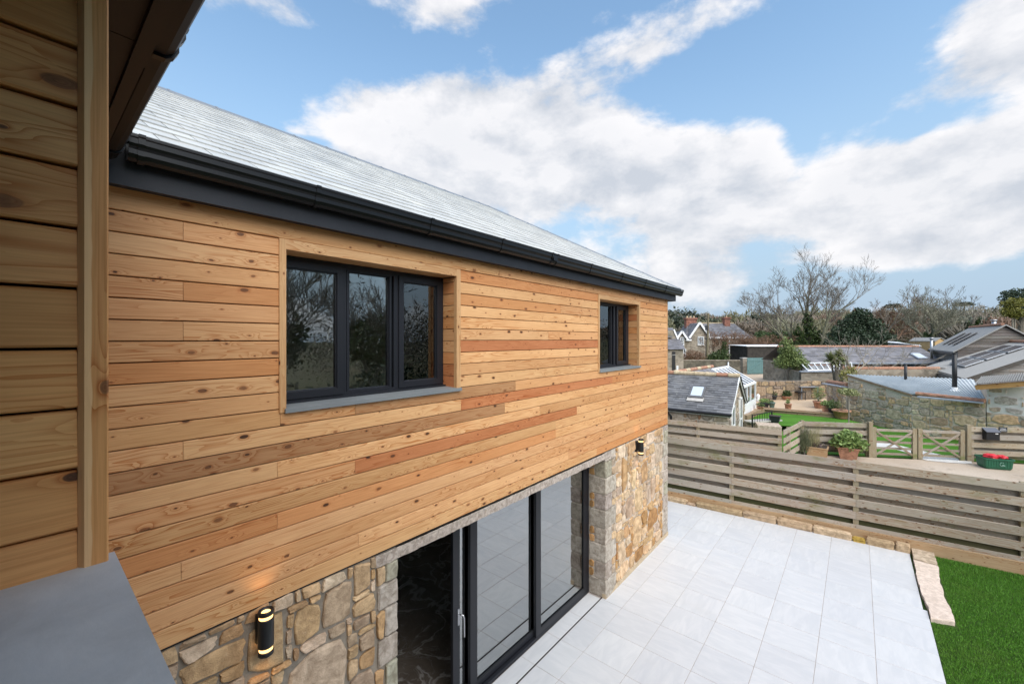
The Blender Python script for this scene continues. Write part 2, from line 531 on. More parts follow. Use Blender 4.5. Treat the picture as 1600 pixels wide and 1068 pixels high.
c = t.mix(t.ss(n3, 0.70, 0.80, 0, 0.6), c, (0.60, 0.61, 0.61))
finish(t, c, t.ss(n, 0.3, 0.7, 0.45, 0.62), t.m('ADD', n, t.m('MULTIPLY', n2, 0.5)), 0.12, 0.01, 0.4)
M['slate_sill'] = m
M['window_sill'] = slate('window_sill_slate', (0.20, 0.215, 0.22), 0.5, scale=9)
M['hiptile'] = plain('ridge_tile_grey', (0.17, 0.185, 0.205), 0.42, 0.08, 6)

def oldslate(name, base, lichen):
    m, t = material(name)
    tc = t.n('ShaderNodeTexCoord').outputs['Object']
    gi = t.n('ShaderNodeNewGeometry')
    n = t.noise(tc, 2.2, 6, 0.7)
    n2 = t.noise(tc, 9.0, 5, 0.7)
    c = t.mix(gi.outputs['Random Per Island'], tuple(v * 0.65 for v in base), tuple(v * 1.35 for v in base))
    c = t.mix(t.ss(n, 0.45, 0.7, 0, 0.6), c, lichen)
    c = t.mix(t.ss(n2, 0.60, 0.72, 0, 0.7), c, (0.45, 0.45, 0.43))
    finish(t, c, 0.62, n2, 0.3, 0.02, 0.4)
    return m
M['old_slate'] = oldslate('weathered_slate', (0.13, 0.132, 0.14), (0.215, 0.21, 0.205))
M['scant_slate'] = oldslate('grouted_slate', (0.19, 0.185, 0.20), (0.24, 0.22, 0.21))
M['house_slate'] = oldslate('house_slate', (0.145, 0.145, 0.16), (0.20, 0.18, 0.155))
M['grey_roof'] = oldslate('grey_sheet_roof', (0.25, 0.245, 0.235), (0.28, 0.275, 0.265))

def clear_glass(name, boost, tint=(0.80, 0.84, 0.82)):
    m, t = material(name)
    fr = t.n('ShaderNodeFresnel', IOR=1.75)
    tr = t.n('ShaderNodeBsdfTransparent', Color=(*tint, 1))
    gl = t.n('ShaderNodeBsdfGlossy', Color=(0.92, 0.95, 0.95, 1), Roughness=0.0)
    mx = t.n('ShaderNodeMixShader')
    t.put(mx.inputs[0], t.m('ADD', t.m('MULTIPLY', fr.outputs[0], 0.95), boost, clamp=True)); t.put(mx.inputs[1], tr.outputs[0]); t.put(mx.inputs[2], gl.outputs[0])
    o = t.n('ShaderNodeOutputMaterial'); t.put(o.inputs[0], mx.outputs[0])
    return m
M['glass'] = clear_glass('door_glass', 0.33)
M['wglass'] = clear_glass('window_glass', 0.07, (0.97, 0.98, 0.97))

m, t = material('patio_porcelain')
tc = t.n('ShaderNodeTexCoord').outputs['Object']
oi = t.n('ShaderNodeObjectInfo')
rnd = oi.outputs['Random']
v = t.vm('ADD', tc, t.vm('MULTIPLY', t.n('ShaderNodeCombineXYZ', X=rnd, Y=rnd, Z=rnd), (19.0, 27.0, 5.0)))
ang = t.n('ShaderNodeVectorRotate', {'rotation_type': 'Z_AXIS'}, Vector=v, Angle=t.m('MULTIPLY', t.m('FLOOR', t.m('MULTIPLY', rnd, 3.99)), 1.5708)).outputs[0]
n = t.noise(t.vm('MULTIPLY', ang, (2.4, 9.0, 1.0)), 1.0, 6, 0.62, 0.9)
n2 = t.noise(t.vm('MULTIPLY', ang, (1.2, 3.4, 1.0)), 1.0, 4, 0.6, 0.5)
n3 = t.noise(tc, 70.0, 3, 0.6)
dirt = t.noise(tc, 0.8, 6, 0.68)
c = t.mix(t.ss(n, 0.36, 0.68), (0.49, 0.50, 0.515), (0.54, 0.545, 0.555))
c = t.mix(t.ss(n2, 0.55, 0.75, 0, 0.5), c, (0.45, 0.465, 0.495))
c = t.mix(t.ss(n3, 0.5, 0.8, 0, 0.10), c, (0.50, 0.49, 0.47))
c = t.mix(t.ss(dirt, 0.52, 0.78, 0, 0.38), c, (0.43, 0.425, 0.41))
c = t.mix(1.0, c, t.mix(rnd, (1.02, 1.02, 1.025), (1.09, 1.09, 1.085)), 'MULTIPLY')
finish(t, c, t.ss(n2, 0.3, 0.7, 0.36, 0.5), t.m('ADD', n, t.m('MULTIPLY', n3, 0.2)), 0.05, 0.004, 0.45)
M['tile'] = m
M['grout'] = plain('tile_grout', (0.36, 0.315, 0.29), 0.9, 0.2, 9)

m, t = material('dark_marble_floor')
tc = t.n('ShaderNodeTexCoord').outputs['Object']
w = t.noise(tc, 1.3, 5, 0.6, 0.6)
v = t.vm('ADD', tc, t.vm('MULTIPLY', t.n('ShaderNodeTexNoise', Vector=tc, Scale=1.1, Detail=4.0).outputs[1], (0.9, 0.9, 0.0)))
n = t.noise(v, 1.5, 4, 0.55, 0.4)
vein = t.m('ABSOLUTE', t.m('SUBTRACT', n, 0.5))
n2 = t.noise(v, 3.7, 4, 0.6, 0.6)
vein2 = t.m('ABSOLUTE', t.m('SUBTRACT', n2, 0.5))
c = t.mix(t.ss(w, 0.3, 0.7), (0.085, 0.068, 0.055), (0.155, 0.128, 0.105))
c = t.mix(t.ss(vein, 0.0, 0.028, 0.75, 0.0), c, (0.34, 0.32, 0.30))
c = t.mix(t.ss(vein2, 0.0, 0.018, 0.35, 0.0), c, (0.26, 0.245, 0.23))
finish(t, c, 0.22, spec=0.4)
M['marble'] = m

def ground_mat(name, a, b, scale, c3=None, bump=0.3, bscale=30, rough=0.95):
    m, t = material(name)
    tc = t.n('ShaderNodeTexCoord').outputs['Object']
    n = t.noise(tc, scale, 6, 0.65)
    n2 = t.noise(tc, bscale, 5, 0.7)
    c = t.mix(t.ss(n, 0.3, 0.7), a, b)
    if c3:
        c = t.mix(t.ss(t.noise(tc, scale * 4, 5, 0.7), 0.52, 0.7, 0, 0.8), c, c3)
    c = t.mix(t.ss(n2, 0.35, 0.7, 0, 0.35), c, t.mix(1.0, c, (0.55, 0.55, 0.55), 'MULTIPLY'))
    finish(t, c, rough, n2, bump, 0.03, 0.2)
    return m
M['turf'] = ground_mat('turf_soil', (0.030, 0.060, 0.012), (0.045, 0.085, 0.016), 2.0)
M['lawn_far'] = ground_mat('far_lawn', (0.055, 0.16, 0.014), (0.085, 0.225, 0.022), 1.2, (0.06, 0.14, 0.02), 0.5, 60)
M['lane'] = ground_mat('lane_concrete', (0.43, 0.345, 0.265), (0.54, 0.45, 0.36), 0.9, (0.33, 0.27, 0.21), 0.2, 40)
M['gravel'] = ground_mat('white_gravel', (0.62, 0.61, 0.58), (0.72, 0.71, 0.69), 5, (0.50, 0.48, 0.45), 0.6, 90)
M['courtyard'] = ground_mat('courtyard_gravel', (0.47, 0.36, 0.26), (0.56, 0.45, 0.34), 0.6, None, 0.2, 30)
M['terrace'] = ground_mat('sandstone', (0.52, 0.38, 0.25), (0.60, 0.46, 0.33), 1.6, (0.44, 0.33, 0.22), 0.1, 20)
M['field'] = ground_mat('field_scrub', (0.060, 0.068, 0.026), (0.10, 0.085, 0.045), 0.05, (0.075, 0.055, 0.035), 0.5, 3)

m, t = material('grass_blade')
gi = t.n('ShaderNodeNewGeometry')
tc = t.n('ShaderNodeTexCoord').outputs['Object']
pn = t.noise(tc, 2.6, 3, 0.5)
c = t.mix(gi.outputs['Random Per Island'], (0.040, 0.145, 0.010), (0.150, 0.350, 0.040))
c = t.mix(t.ss(pn, 0.40, 0.68, 0, 0.5), c, (0.075, 0.20, 0.018))
c = t.mix(t.ss(t.noise(tc, 0.9, 4, 0.6), 0.5, 0.7, 0, 0.45), c, (0.16, 0.27, 0.045))
finish(t, c, 0.5, spec=0.3)
M['blade'] = m

def leafm(name, a, b, rough=0.5, transl=0.0, spec=0.3):
    m, t = material(name)
    gi = t.n('ShaderNodeNewGeometry')
    c = t.mix(gi.outputs['Random Per Island'], a, b)
    finish(t, c, rough, spec=spec)
    return m
M['evergreen'] = leafm('evergreen_leaf', (0.016, 0.030, 0.015), (0.055, 0.082, 0.044))
M['ivy'] = leafm('ivy_leaf', (0.022, 0.040, 0.012), (0.070, 0.105, 0.028))
M['bamboo'] = leafm('pale_leaf', (0.10, 0.15, 0.045), (0.21, 0.25, 0.085))
M['potleaf'] = leafm('pot_leaf', (0.10, 0.17, 0.045), (0.27, 0.36, 0.115))
M['midleaf'] = leafm('mid_leaf', (0.05, 0.09, 0.03), (0.14, 0.19, 0.07))
M['palmleaf'] = leafm('palm_leaf', (0.17, 0.205, 0.085), (0.34, 0.35, 0.17))
M['gorse'] = leafm('yellow_leaf', (0.12, 0.13, 0.03), (0.28, 0.26, 0.06))
M['drygrass'] = leafm('dry_stem', (0.16, 0.15, 0.075), (0.30, 0.27, 0.15))
M['rosemary'] = leafm('dark_feathery_leaf', (0.05, 0.065, 0.035), (0.13, 0.14, 0.075))
M['purple'] = leafm('purple_leaf', (0.06, 0.04, 0.045), (0.16, 0.11, 0.10))
M['brownbush'] = leafm('brown_twig', (0.13, 0.075, 0.045), (0.23, 0.14, 0.09))
M['bark'] = plain('bark_grey', (0.155, 0.135, 0.105), 0.9, 0.3, 6)
M['bark_pale'] = plain('bark_pale', (0.26, 0.23, 0.18), 0.9, 0.25, 6)
M['bark_green'] = plain('bark_mossy', (0.165, 0.160, 0.105), 0.9, 0.3, 3)
M['twig'] = plain('twig', (0.185, 0.160, 0.13), 0.9, 0.25, 4)
WOOD_M = [leafm('wood_brown', (0.124, 0.097, 0.073), (0.195, 0.153, 0.118)), leafm('wood_grey', (0.130, 0.118, 0.094), (0.201, 0.183, 0.151)),
          leafm('wood_olive', (0.104, 0.104, 0.057), (0.183, 0.175, 0.104)), leafm('wood_dark', (0.031, 0.042, 0.028), (0.073, 0.085, 0.053)),
          leafm('wood_rust', (0.153, 0.097, 0.068), (0.218, 0.142, 0.104))]

def corrugated():
    m, t = material('corrugated_steel')
    tc = t.n('ShaderNodeTexCoord').outputs['Object']
    n = t.noise(tc, 1.5, 5, 0.6)
    c = t.mix(t.ss(n, 0.35, 0.7), (0.44, 0.475, 0.49), (0.53, 0.56, 0.57))
    finish(t, c, 0.5, metal=0.1, spec=0.5)
    return m
M['corrugated'] = corrugated()

def emitter(name, col, strength):
    m, t = material(name)
    e = t.n('ShaderNodeEmission', Color=(*col, 1), Strength=strength)
    o = t.n('ShaderNodeOutputMaterial'); t.put(o.inputs[0], e.outputs[0])
    return m
M['lampglow'] = emitter('lamp_glow', (1.0, 0.55, 0.20), 1.1)
m, t = material('conservatory_glass')
fr = t.n('ShaderNodeFresnel', IOR=1.5)
tr = t.n('ShaderNodeBsdfTransparent', Color=(0.75, 0.82, 0.84, 1))
gl = t.n('ShaderNodeBsdfGlossy', Color=(0.9, 0.95, 1, 1), Roughness=0.05)
mx = t.n('ShaderNodeMixShader')
t.put(mx.inputs[0], t.m('ADD', fr.outputs[0], 0.25, clamp=True)); t.put(mx.inputs[1], tr.outputs[0]); t.put(mx.inputs[2], gl.outputs[0])
o = t.n('ShaderNodeOutputMaterial'); t.put(o.inputs[0], mx.outputs[0])
M['cglass'] = m
# ================================================================== the house
rnd = random.Random(7)
HOUSE = thing('timber_clad_house', 'larch clad house with rubble stone base, slate roof and dark grey windows', 'house')
YE = 9.176                                   # far end of the main wall
ZB, ROW = 2.433, 0.1233                      # bottom of the cladding, board pitch
W1 = (1.257, 2.925, 3.79, 4.945)             # window openings: y0 y1 z0 z1
W2 = (6.035, 7.60, 3.79, 4.945)
RV = 0.20                                    # reveal depth

# wall bodies --------------------------------------------------------------
b = MB()
def wallpiece(y0, y1, z0, z1):
    b.box(-0.29, -0.027, y0, y1, z0, z1)
wallpiece(0.0, W1[0] - 0.03, ZB + 0.03, 5.4)
wallpiece(W1[1] + 0.03, W2[0] - 0.03, ZB + 0.03, 5.4)
wallpiece(W2[1] + 0.03, YE - 0.03, ZB + 0.03, 5.4)
for w in (W1, W2):
    wallpiece(w[0] - 0.03, w[1] + 0.03, ZB + 0.03, w[2] - 0.04)
    wallpiece(w[0] - 0.03, w[1] + 0.03, w[3] + 0.03, 5.4)
TW = b.build('timber_wall', M['void'], HOUSE)
bb = MB()
bb.box(-5.6, -0.03, YE - 0.03, YE - 0.005, ZB, 5.4)      # end wall, round the corner
bb.build('end_wall', M['larch_x'], HOUSE, color=(0.52, 0.31, 0.15))

LIGHT, TAN, ORANGE, RED, BROWN = (0.725, 0.425, 0.205), (0.645, 0.360, 0.165), (0.60, 0.285, 0.115), (0.51, 0.205, 0.086), (0.46, 0.248, 0.115)
def jit(c, k=0.06):
    f = 1 + rnd.uniform(-k, k)
    return tuple(min(1, v * f * (1 + rnd.uniform(-0.02, 0.02))) for v in c)
def board_y(y0, y1, z0, z1, col, parent, x=0.0, flip=1):
    g = 0.0012
    p = [(-0.024, z0), (-0.001, z0), (0.0035, z0 + 0.0035), (0.0015, z1 - 0.011), (-0.003, z1 - 0.0065), (-0.014, z1 - 0.0055), (-0.024, z1 - 0.0055)]
    o = MB()
    pts = [(x + flip * a, y0 + g, c) for a, c in p]
    if flip < 0:
        pts = pts[::-1]
    o.sweep(pts[::-1], (0, y1 - y0 - 2 * g, 0))
    return o.build('board', M['larch_y'], parent, color=jit(col))
SEG = {-1: [(3.60, TAN), (YE, TAN)], 0: [(0.66, TAN), (2.0, TAN), (YE, ORANGE)], 1: [(YE, LIGHT)], 2: [(2.0, TAN), (4.9, ORANGE), (YE, TAN)], 3: [(0.66, TAN), (2.0, ORANGE), (YE, LIGHT)],
       4: [(2.0, TAN), (YE, LIGHT)], 5: [(0.66, TAN), (2.0, LIGHT), (4.6, LIGHT), (YE, TAN)], 6: [(2.0, TAN), (6.5, RED), (YE, LIGHT)], 7: [(2.0, ORANGE), (YE, LIGHT)],
       8: [(2.0, LIGHT), (YE, TAN)], 9: [(2.0, TAN), (6.2, LIGHT), (YE, TAN)], 10: [(1.22, TAN), (1.80, TAN), (3.9, BROWN), (YE, TAN)], 11: [(0.66, LIGHT), (2.995, LIGHT), (6.51, RED), (YE, ORANGE)],
       12: [(3.70, BROWN), (6.2, LIGHT), (YE, LIGHT)], 13: [(1.20, LIGHT), (4.4, LIGHT), (YE, TAN)], 14: [(1.80, TAN), (5.34, RED), (YE, LIGHT)], 15: [(4.78, TAN), (YE, LIGHT)],
       16: [(1.20, ORANGE), (4.78, ORANGE), (YE, LIGHT)], 17: [(0.65, LIGHT), (7.17, LIGHT), (YE, ORANGE)], 18: [(6.2, TAN), (YE, TAN)], 19: [(1.83, LIGHT), (5.1, LIGHT), (YE, TAN)],
       20: [(5.95, LIGHT), (YE, ORANGE)]}
ztop = 5.022
cuts = [(W1[0] - 0.046, W1[1] + 0.056, 3.78, W1[3] + 0.056), (W2[0] - 0.046, W2[1] + 0.056, 3.78, W2[3] + 0.056)]
for k in range(-1, 21):
    z1 = 5.16 if k < 0 else ztop - k * ROW
    z0 = ztop if k < 0 else ztop - (k + 1) * ROW
    zm = (z0 + z1) / 2
    y = 0.125
    for ye, col in SEG[k]:
        spans = [(y, min(ye, YE - 0.032))]
        for c in cuts:
            if z1 > c[2] + 0.02 and z0 < c[3] - 0.02:
                nxt = []
                for a, d in spans:
                    if d <= c[0] or a >= c[1]:
                        nxt.append((a, d))
                    else:
                        if a < c[0] - 0.03: nxt.append((a, c[0]))
                        if d > c[1] + 0.03: nxt.append((c[1], d))
                spans = nxt
        for a, d in spans:
            zz0 = z0
            if k >= 0 and z0 < 3.755 < z1:
                pass
            board_y(a, d, zz0, z1, col, TW)
        y = ye
MB().box(-0.03, 0.006, YE - 0.03, YE, ZB, 5.16).build('corner_trim', M['trim_z'], TW)
MB().box(-0.06, -0.003, 0.125, YE - 0.03, ZB - 0.012, ZB - 0.001).build('vent_strip', M['seal'], TW)

# windows ------------------------------------------------------------------
def casement(parent, w, splits, fixed=(), handle=None, xo=-RV):
    """splits: list of (y0, y1) panes; the outer frame fills the opening"""
    y0, y1, z0, z1 = w
    f = MB()
    xi = xo - 0.07
    f.box(xi, xo, y0, y1, z1 - 0.05, z1)
    f.box(xi, xo, y0, y1, z0, z0 + 0.045)
    f.box(xi, xo, y0, y0 + 0.045, z0 + 0.045, z1 - 0.05)
    f.box(xi, xo, y1 - 0.045, y1, z0 + 0.045, z1 - 0.05)
    f.box(xo - 0.02, xo + 0.045, y0 + 0.004, y1 - 0.004, z0 + 0.004, z0 + 0.022)      # projecting cill of the frame
    for i in range(len(splits) - 1):
        c = (splits[i][1] + splits[i + 1][0]) / 2
        f.box(xi, xo - 0.002, c - 0.03, c + 0.03, z0 + 0.045, z1 - 0.05)
    W_ = f.build('window', M['frame'], parent)
    for i, (a, d) in enumerate(splits):
        za, zb = z0 + 0.045, z1 - 0.05
        if i in fixed:
            s, xf = 0.022, xo - 0.004
        else:
            s, xf = 0.055, xo + 0.012
        a0, a1 = (a - s if i else y0 + 0.03), (d + s if i < len(splits) - 1 else y1 - 0.03)
        q = MB()
        k = 0.010
        zl, zu = za + s - 0.012, zb - s + 0.012
        def bar(ya, yb, zc, zd):
            q.box(xf - 0.06, xf, ya, yb, zc, zd)
        bar(a0, a1, za - 0.012, zl + 0.0)
        bar(a0, a1, zu, zb + 0.012)
        bar(a0, a, zl, zu)
        bar(d, a1, zl, zu)
        # glazing bead, sloped
        q.hexa([(xf, a, zl), (xf, d, zl), (xf - 0.018, d - k, zl + k), (xf - 0.018, a + k, zl + k)],
               [(xf - 0.03, a, zl), (xf - 0.03, d, zl), (xf - 0.03, d - k, zl + k), (xf - 0.03, a + k, zl + k)])
        q.box(xf - 0.05, xf - 0.014, a, a + k, zl, zu)
        q.box(xf - 0.05, xf - 0.014, d - k, d, zl, zu)
        q.box(xf - 0.05, xf - 0.014, a, d, zu - k, zu)
        q.build('sash', M['frame'], W_)
        MB().box(xf - 0.034, xf - 0.030, a, d, zl, zu).build('pane', M['wglass'], W_)
        if handle == i:
            h = MB()
            h.box(xf - 0.085, xf - 0.06, d + 0.005, d + 0.03, zl + 0.50, zl + 0.55)
            h.tube([(xf - 0.085, d + 0.015, zl + 0.52), (xf - 0.105, d - 0.005, zl + 0.52), (xf - 0.10, d - 0.03, zl + 0.47), (xf - 0.10, d - 0.035, zl + 0.40)], 0.009, 6)
            h.build('handle', M['whiteplastic'], W_)
    return W_
def reveal(parent, W_, w, tall):
    y0, y1, z0, z1 = w
    tw = 0.046
    # trims stand proud of the boards
    MB().box(-0.03, 0.013, y0 - tw, y0, z0 - 0.03, 5.019).build('trim', M['trim_z'], W_)
    MB().box(-0.03, 0.013, y1, y1 + tw + 0.010, z0 - 0.003, 5.019).build('trim', M['trim_z'], W_)
    MB().box(-0.03, 0.013, y0, y1, z1, 5.019).build('trim', M['trim_y'], W_)
    MB().box(-RV - 0.07, -0.03, y0, y1, z1, z1 + 0.025).build('head_lining', M['larch_y'], W_, color=TAN)
    MB().box(-RV - 0.07, -0.03, y0 - 0.03, y0, z0 - 0.01, z1).build('side_lining', M['larch_x'], W_, color=TAN)
    z = z0 - 0.004
    k = 0
    while z < z1 - 0.01:
        zt = min(z + ROW, z1 - 0.001)
        o = MB()
        o.hexa([(-RV - 0.06, y1 + 0.002, z), (-0.0305, y1 + 0.002, z), (-0.0305, y1 + 0.024, z), (-RV - 0.06, y1 + 0.024, z)],
               [(-RV - 0.06, y1 + 0.005, zt - 0.006), (-0.0305, y1 + 0.005, zt - 0.006), (-0.0305, y1 + 0.024, zt - 0.006), (-RV - 0.06, y1 + 0.024, zt - 0.006)])
        o.build('board', M['larch_x'], W_, color=jit(rnd.choice([TAN, TAN, ORANGE, LIGHT, RED])))
        z = zt
        k += 1
    MB().box(-RV - 0.06, -0.035, y1 + 0.0245, y1 + 0.03, z0, z1).build('cavity_liner', M['void'], W_)
    s = MB()
    s.hexa([(-RV - 0.03, y0 - 0.012, z0 - 0.020), (0.032, y0 - 0.012, z0 - 0.034), (0.032, y1 + 0.058, z0 - 0.034), (-RV - 0.03, y1 + 0.058, z0 - 0.020)],
           [(-RV - 0.03, y0 - 0.012, z0 + 0.008), (0.032, y0 - 0.012, z0 - 0.004), (0.032, y1 + 0.058, z0 - 0.004), (-RV - 0.03, y1 + 0.058, z0 + 0.008)])
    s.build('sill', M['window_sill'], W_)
xw = -RV
P = lambda px: yx(px, xw)
wa = casement(HOUSE, W1, [(W1[0] + 0.05, P(526)), (P(546), P(609)), (P(630), P(682))], fixed=(1,), handle=0)
reveal(HOUSE, wa, W1, True)
wb = casement(HOUSE, W2, [(W2[0] + 0.06, P(955)), (P(965), P(977))], fixed=(0,))
reveal(HOUSE, wb, W2, True)

# upstairs rooms -----------------------------------------------------------
def room(y0, y1, z0, z1, x0=-4.6, x1=-0.295, floor=M['carpet'], holes=()):
    w = MB()
    if True:                                   # opening added out of sight in the far wall to let in daylight
        ym = y0 + 1.2
        hw_ = 1.1
        wb_, sill_ = (1.1, 1.0) if z0 > 1 else (2.2, 0.3)
        ym = y0 + 0.1 + wb_
        w.box(x0 - 0.05, x0, y0, ym - wb_, z0, z1); w.box(x0 - 0.05, x0, ym + wb_, y1, z0, z1)
        w.box(x0 - 0.05, x0, ym - wb_, ym + wb_, z0, z0 + sill_); w.box(x0 - 0.05, x0, ym - wb_, ym + wb_, z1 - 0.2, z1)
        fr_ = MB()
        for (a_, c_) in ((ym - wb_, ym - wb_ + 0.06), (ym - 0.04, ym + 0.04), (ym + wb_ - 0.06, ym + wb_)):
            fr_.box(x0 - 0.04, x0 - 0.01, a_, c_, z0 + sill_, z1 - 0.2)
        fr_.box(x0 - 0.045, x0 - 0.005, ym - wb_, ym + wb_, z0 + sill_, z0 + sill_ + 0.06); fr_.box(x0 - 0.045, x0 - 0.005, ym - wb_, ym + wb_, z1 - 0.26, z1 - 0.2)
        rw_ = fr_.build('added_light_window', M['frame'], HOUSE)
        MB().box(x0 - 0.027, x0 - 0.023, ym - wb_ + 0.06, ym + wb_ - 0.06, z0 + sill_ + 0.06, z1 - 0.26).build('pane', M['wglass'], rw_)
    else:
        w.box(x0 - 0.05, x0, y0, y1, z0, z1)
    w.box(x0, x1, y0 - 0.05, y0, z0, z1)
    w.box(x0, x1, y1, y1 + 0.05, z0, z1)
    w.build('interior_wall', M['plaster'], HOUSE)
    MB().box(x0, x1, y0, y1, z0 - 0.03, z0).build('interior_floor', floor, HOUSE)
    MB().box(x0, x1, y0, y1, z1, z1 + 0.03).build('interior_ceiling', M['ceiling'], HOUSE)
room(0.5, 4.4, 2.72, 5.05)
room(4.5, 8.9, 2.72, 5.05)
room(0.4, 9.0, 0.0, 2.40, x0=-5.4, x1=-0.47, floor=M['marble'])
bl = MB()
for i in range(5):
    bl.box(-0.40 - 0.015 * (i % 2), -0.385 - 0.015 * (i % 2), W2[1] - 0.62 + i * 0.10, W2[1] - 0.52 + i * 0.10, 3.6, 5.0)
bl.build('curtain', M['blind'], HOUSE)
bl = MB()
for i in range(3):
    bl.box(-0.40 - 0.015 * (i % 2), -0.385 - 0.015 * (i % 2), W1[1] - 0.12 + i * 0.07, W1[1] - 0.05 + i * 0.07, 3.3, 5.02)
bl.build('curtain', M['blind'], HOUSE)

# rubble walls -------------------------------------------------------------
def rubble_layout(wu, hv, seed, cell=0.062, sizes=None, keep=None):
    rg = random.Random(seed)
    nu, nv = max(1, round(wu / cell)), max(1, round(hv / cell))
    cu, cv = wu / nu, hv / nv
    used = [[False] * nv for _ in range(nu)]
    out = []
    def put(i, j, a, b2):
        if i < 0 or j < 0 or i + a > nu or j + b2 > nv:
            return False
        for p in range(a):
            for q in range(b2):
                if used[i + p][j + q]:
                    return False
        for p in range(a):
            for q in range(b2):
                used[i + p][j + q] = True
        out.append((i * cu, j * cv, (i + a) * cu, (j + b2) * cv))
        return True
    for (i, j, a, b2) in (keep or []):
        put(int(i / cu), int(j / cv), max(1, round(a / cu)), max(1, round(b2 / cv)))
    area = nu * nv
    for (a, b2, share) in (sizes or [(7, 5, .0012), (4, 7, .0010), (6, 4, .003), (5, 5, .002), (3, 5, .006), (5, 3, .012), (4, 3, .02), (3, 3, .02), (4, 2, .04), (3, 2, .06), (2, 3, .02), (5, 2, .02)]):
        for _ in range(int(area * share * 3) + 1):
            put(rg.randrange(nu), rg.randrange(nv), a, b2)
    for j in range(nv):
        for i in range(nu):
            if not used[i][j]:
                opts = [(3, 2), (3, 1), (2, 2), (2, 1), (1, 2), (1, 1)]
                rg.shuffle(opts[:4])
                for a, b2 in opts:
                    if put(i, j, a, b2):
                        break
    return out
def rubble_stone(rect, tf, seed, gap=0.0065, proud=0.026, n=16, warp=0.018, wf=3.2):
    """one stone: rounded irregular outline with a bulging face; tf(u, v, depth) -> world"""
    rg = random.Random(seed)
    u0, v0, u1, v1 = rect
    cu, cv = (u0 + u1) / 2, (v0 + v1) / 2
    hu, hv = (u1 - u0) / 2 - gap, (v1 - v0) / 2 - gap
    e = rg.uniform(5.0, 14.0)
    pts = []
    sk = rg.uniform(-0.30, 0.30)
    sk2 = rg.uniform(-0.20, 0.20)
    for k in range(n):
        w = 2 * math.pi * (k + rg.uniform(-0.22, 0.22)) / n
        c, s = math.cos(w), math.sin(w)
        r = (abs(c) ** e + abs(s) ** e) ** (-1 / e)
        r *= 1 + rg.uniform(-0.10, 0.03)
        x, y = c * r, s * r
        x, y = x * (1 + sk * y * 0.6), y * (1 + sk2 * x)
        pu, pv = cu + hu * x, cv + hv * y
        nx = mnoise.noise(Vector((pu * wf, pv * wf, 3.3)))
        ny = mnoise.noise(Vector((pu * wf, pv * wf, 9.1)))
        pts.append((pu + nx * warp, pv + ny * warp))
    d = proud * rg.uniform(0.6, 1.15)
    tu, tv = rg.uniform(-0.35, 0.35) * d, rg.uniform(-0.35, 0.35) * d
    mb = MB()
    def ring(f, dep):
        mu = sum(p[0] for p in pts) / n
        mv = sum(p[1] for p in pts) / n
        out = []
        for (pu, pv) in pts:
            qu, qv = mu + (pu - mu) * f, mv + (pv - mv) * f
            dd = dep + ((qu - mu) / max(hu, .01) * tu + (qv - mv) / max(hv, .01) * tv) * (1 if dep > 0 else 0) + (rg.uniform(-0.12, 0.12) * d if dep > 0 else 0)
            out.append(tf(qu, qv, dd))
        return out
    rings = [ring(1.0, -0.012), ring(0.985, d * 0.62), ring(0.90, d * 0.95)]
    base = len(mb.v)
    for r_ in rings:
        mb.v += [tuple(p) for p in r_]
    mu = sum(p[0] for p in pts) / n
    mv = sum(p[1] for p in pts) / n
    mb.v.append(tuple(tf(mu, mv, d * 1.06)))
    ci = len(mb.v) - 1
    for i in range(2):
        for j in range(n):
            jj = (j + 1) % n
            mb.f.append((i * n + j, i * n + jj, (i + 1) * n + jj, (i + 1) * n + j))
    for j in range(n):
        mb.f.append((2 * n + j, 2 * n + (j + 1) % n, ci))
    mb.mi = [0] * len(mb.f)
    return mb
STONES = [(0.53, 0.365, 0.205), (0.49, 0.325, 0.175), (0.57, 0.41, 0.245), (0.46, 0.34, 0.23), (0.51, 0.38, 0.245), (0.58, 0.455, 0.32), (0.48, 0.30, 0.15), (0.44, 0.345, 0.25)]
ORSTONES = [(0.47, 0.275, 0.115), (0.40, 0.215, 0.085), (0.50, 0.33, 0.165), (0.44, 0.25, 0.10)]
def quoin(mb_pts, parent, col):
    o = mb_pts.build('quoin', M['granite'], parent, color=col)
    return o
def rough_box(x0, x1, y0, y1, z0, z1, seed, amt=0.006, ch=0.010):
    """dressed block with broken arrises"""
    rg = random.Random(seed)
    m_ = MB()
    import itertools
    j = lambda: rg.uniform(-amt, amt)
    def rect(ins, z):
        a, b_, c, d_ = x0 + ins, x1 - ins, y0 + ins, y1 - ins
        pts = [(a + ch, c), (b_ - ch, c), (b_, c + ch), (b_, (c + d_) / 2), (b_, d_ - ch), (b_ - ch, d_), (a + ch, d_), (a, d_ - ch), (a, c + ch)]
        return [(px + j(), py + j(), z + j() * 0.6) for px, py in pts]
    rr = [rect(ch, z0), rect(0, z0 + ch), rect(0, (z0 + z1) / 2), rect(0, z1 - ch), rect(ch, z1)]
    n = 9
    for r_ in rr:
        m_.v += r_
    for i in range(len(rr) - 1):
        for k in range(n):
            kk = (k + 1) % n
            m_.f.append((i * n + k, i * n + kk, (i + 1) * n + kk, (i + 1) * n + k))
    m_.f.append(tuple(reversed(range(n))))
    m_.f.append(tuple((len(rr) - 1) * n + k for k in range(n)))
    m_.mi = [0] * len(m_.f)
    return m_
YD0, YD1 = 2.214, 6.235                        # door opening
MB().box(-0.45, -0.012, -0.3, YD0 - 0.012, 0, ZB + 0.03).build('stone_wall', M['mortar'], HOUSE)
SWL = bpy.data.objects['stone_wall']
o2 = MB().box(-0.45, -0.012, YD1 + 0.012, YE - 0.012, 0.0, ZB + 0.03)
SWR = o2.build('stone_pier', M['mortar_pale'], HOUSE)
MB().box(-0.05, 0.016, YD1 + 0.0, YE + 0.0, 0.0, 0.075).build('plinth', M['plinth'], SWR)
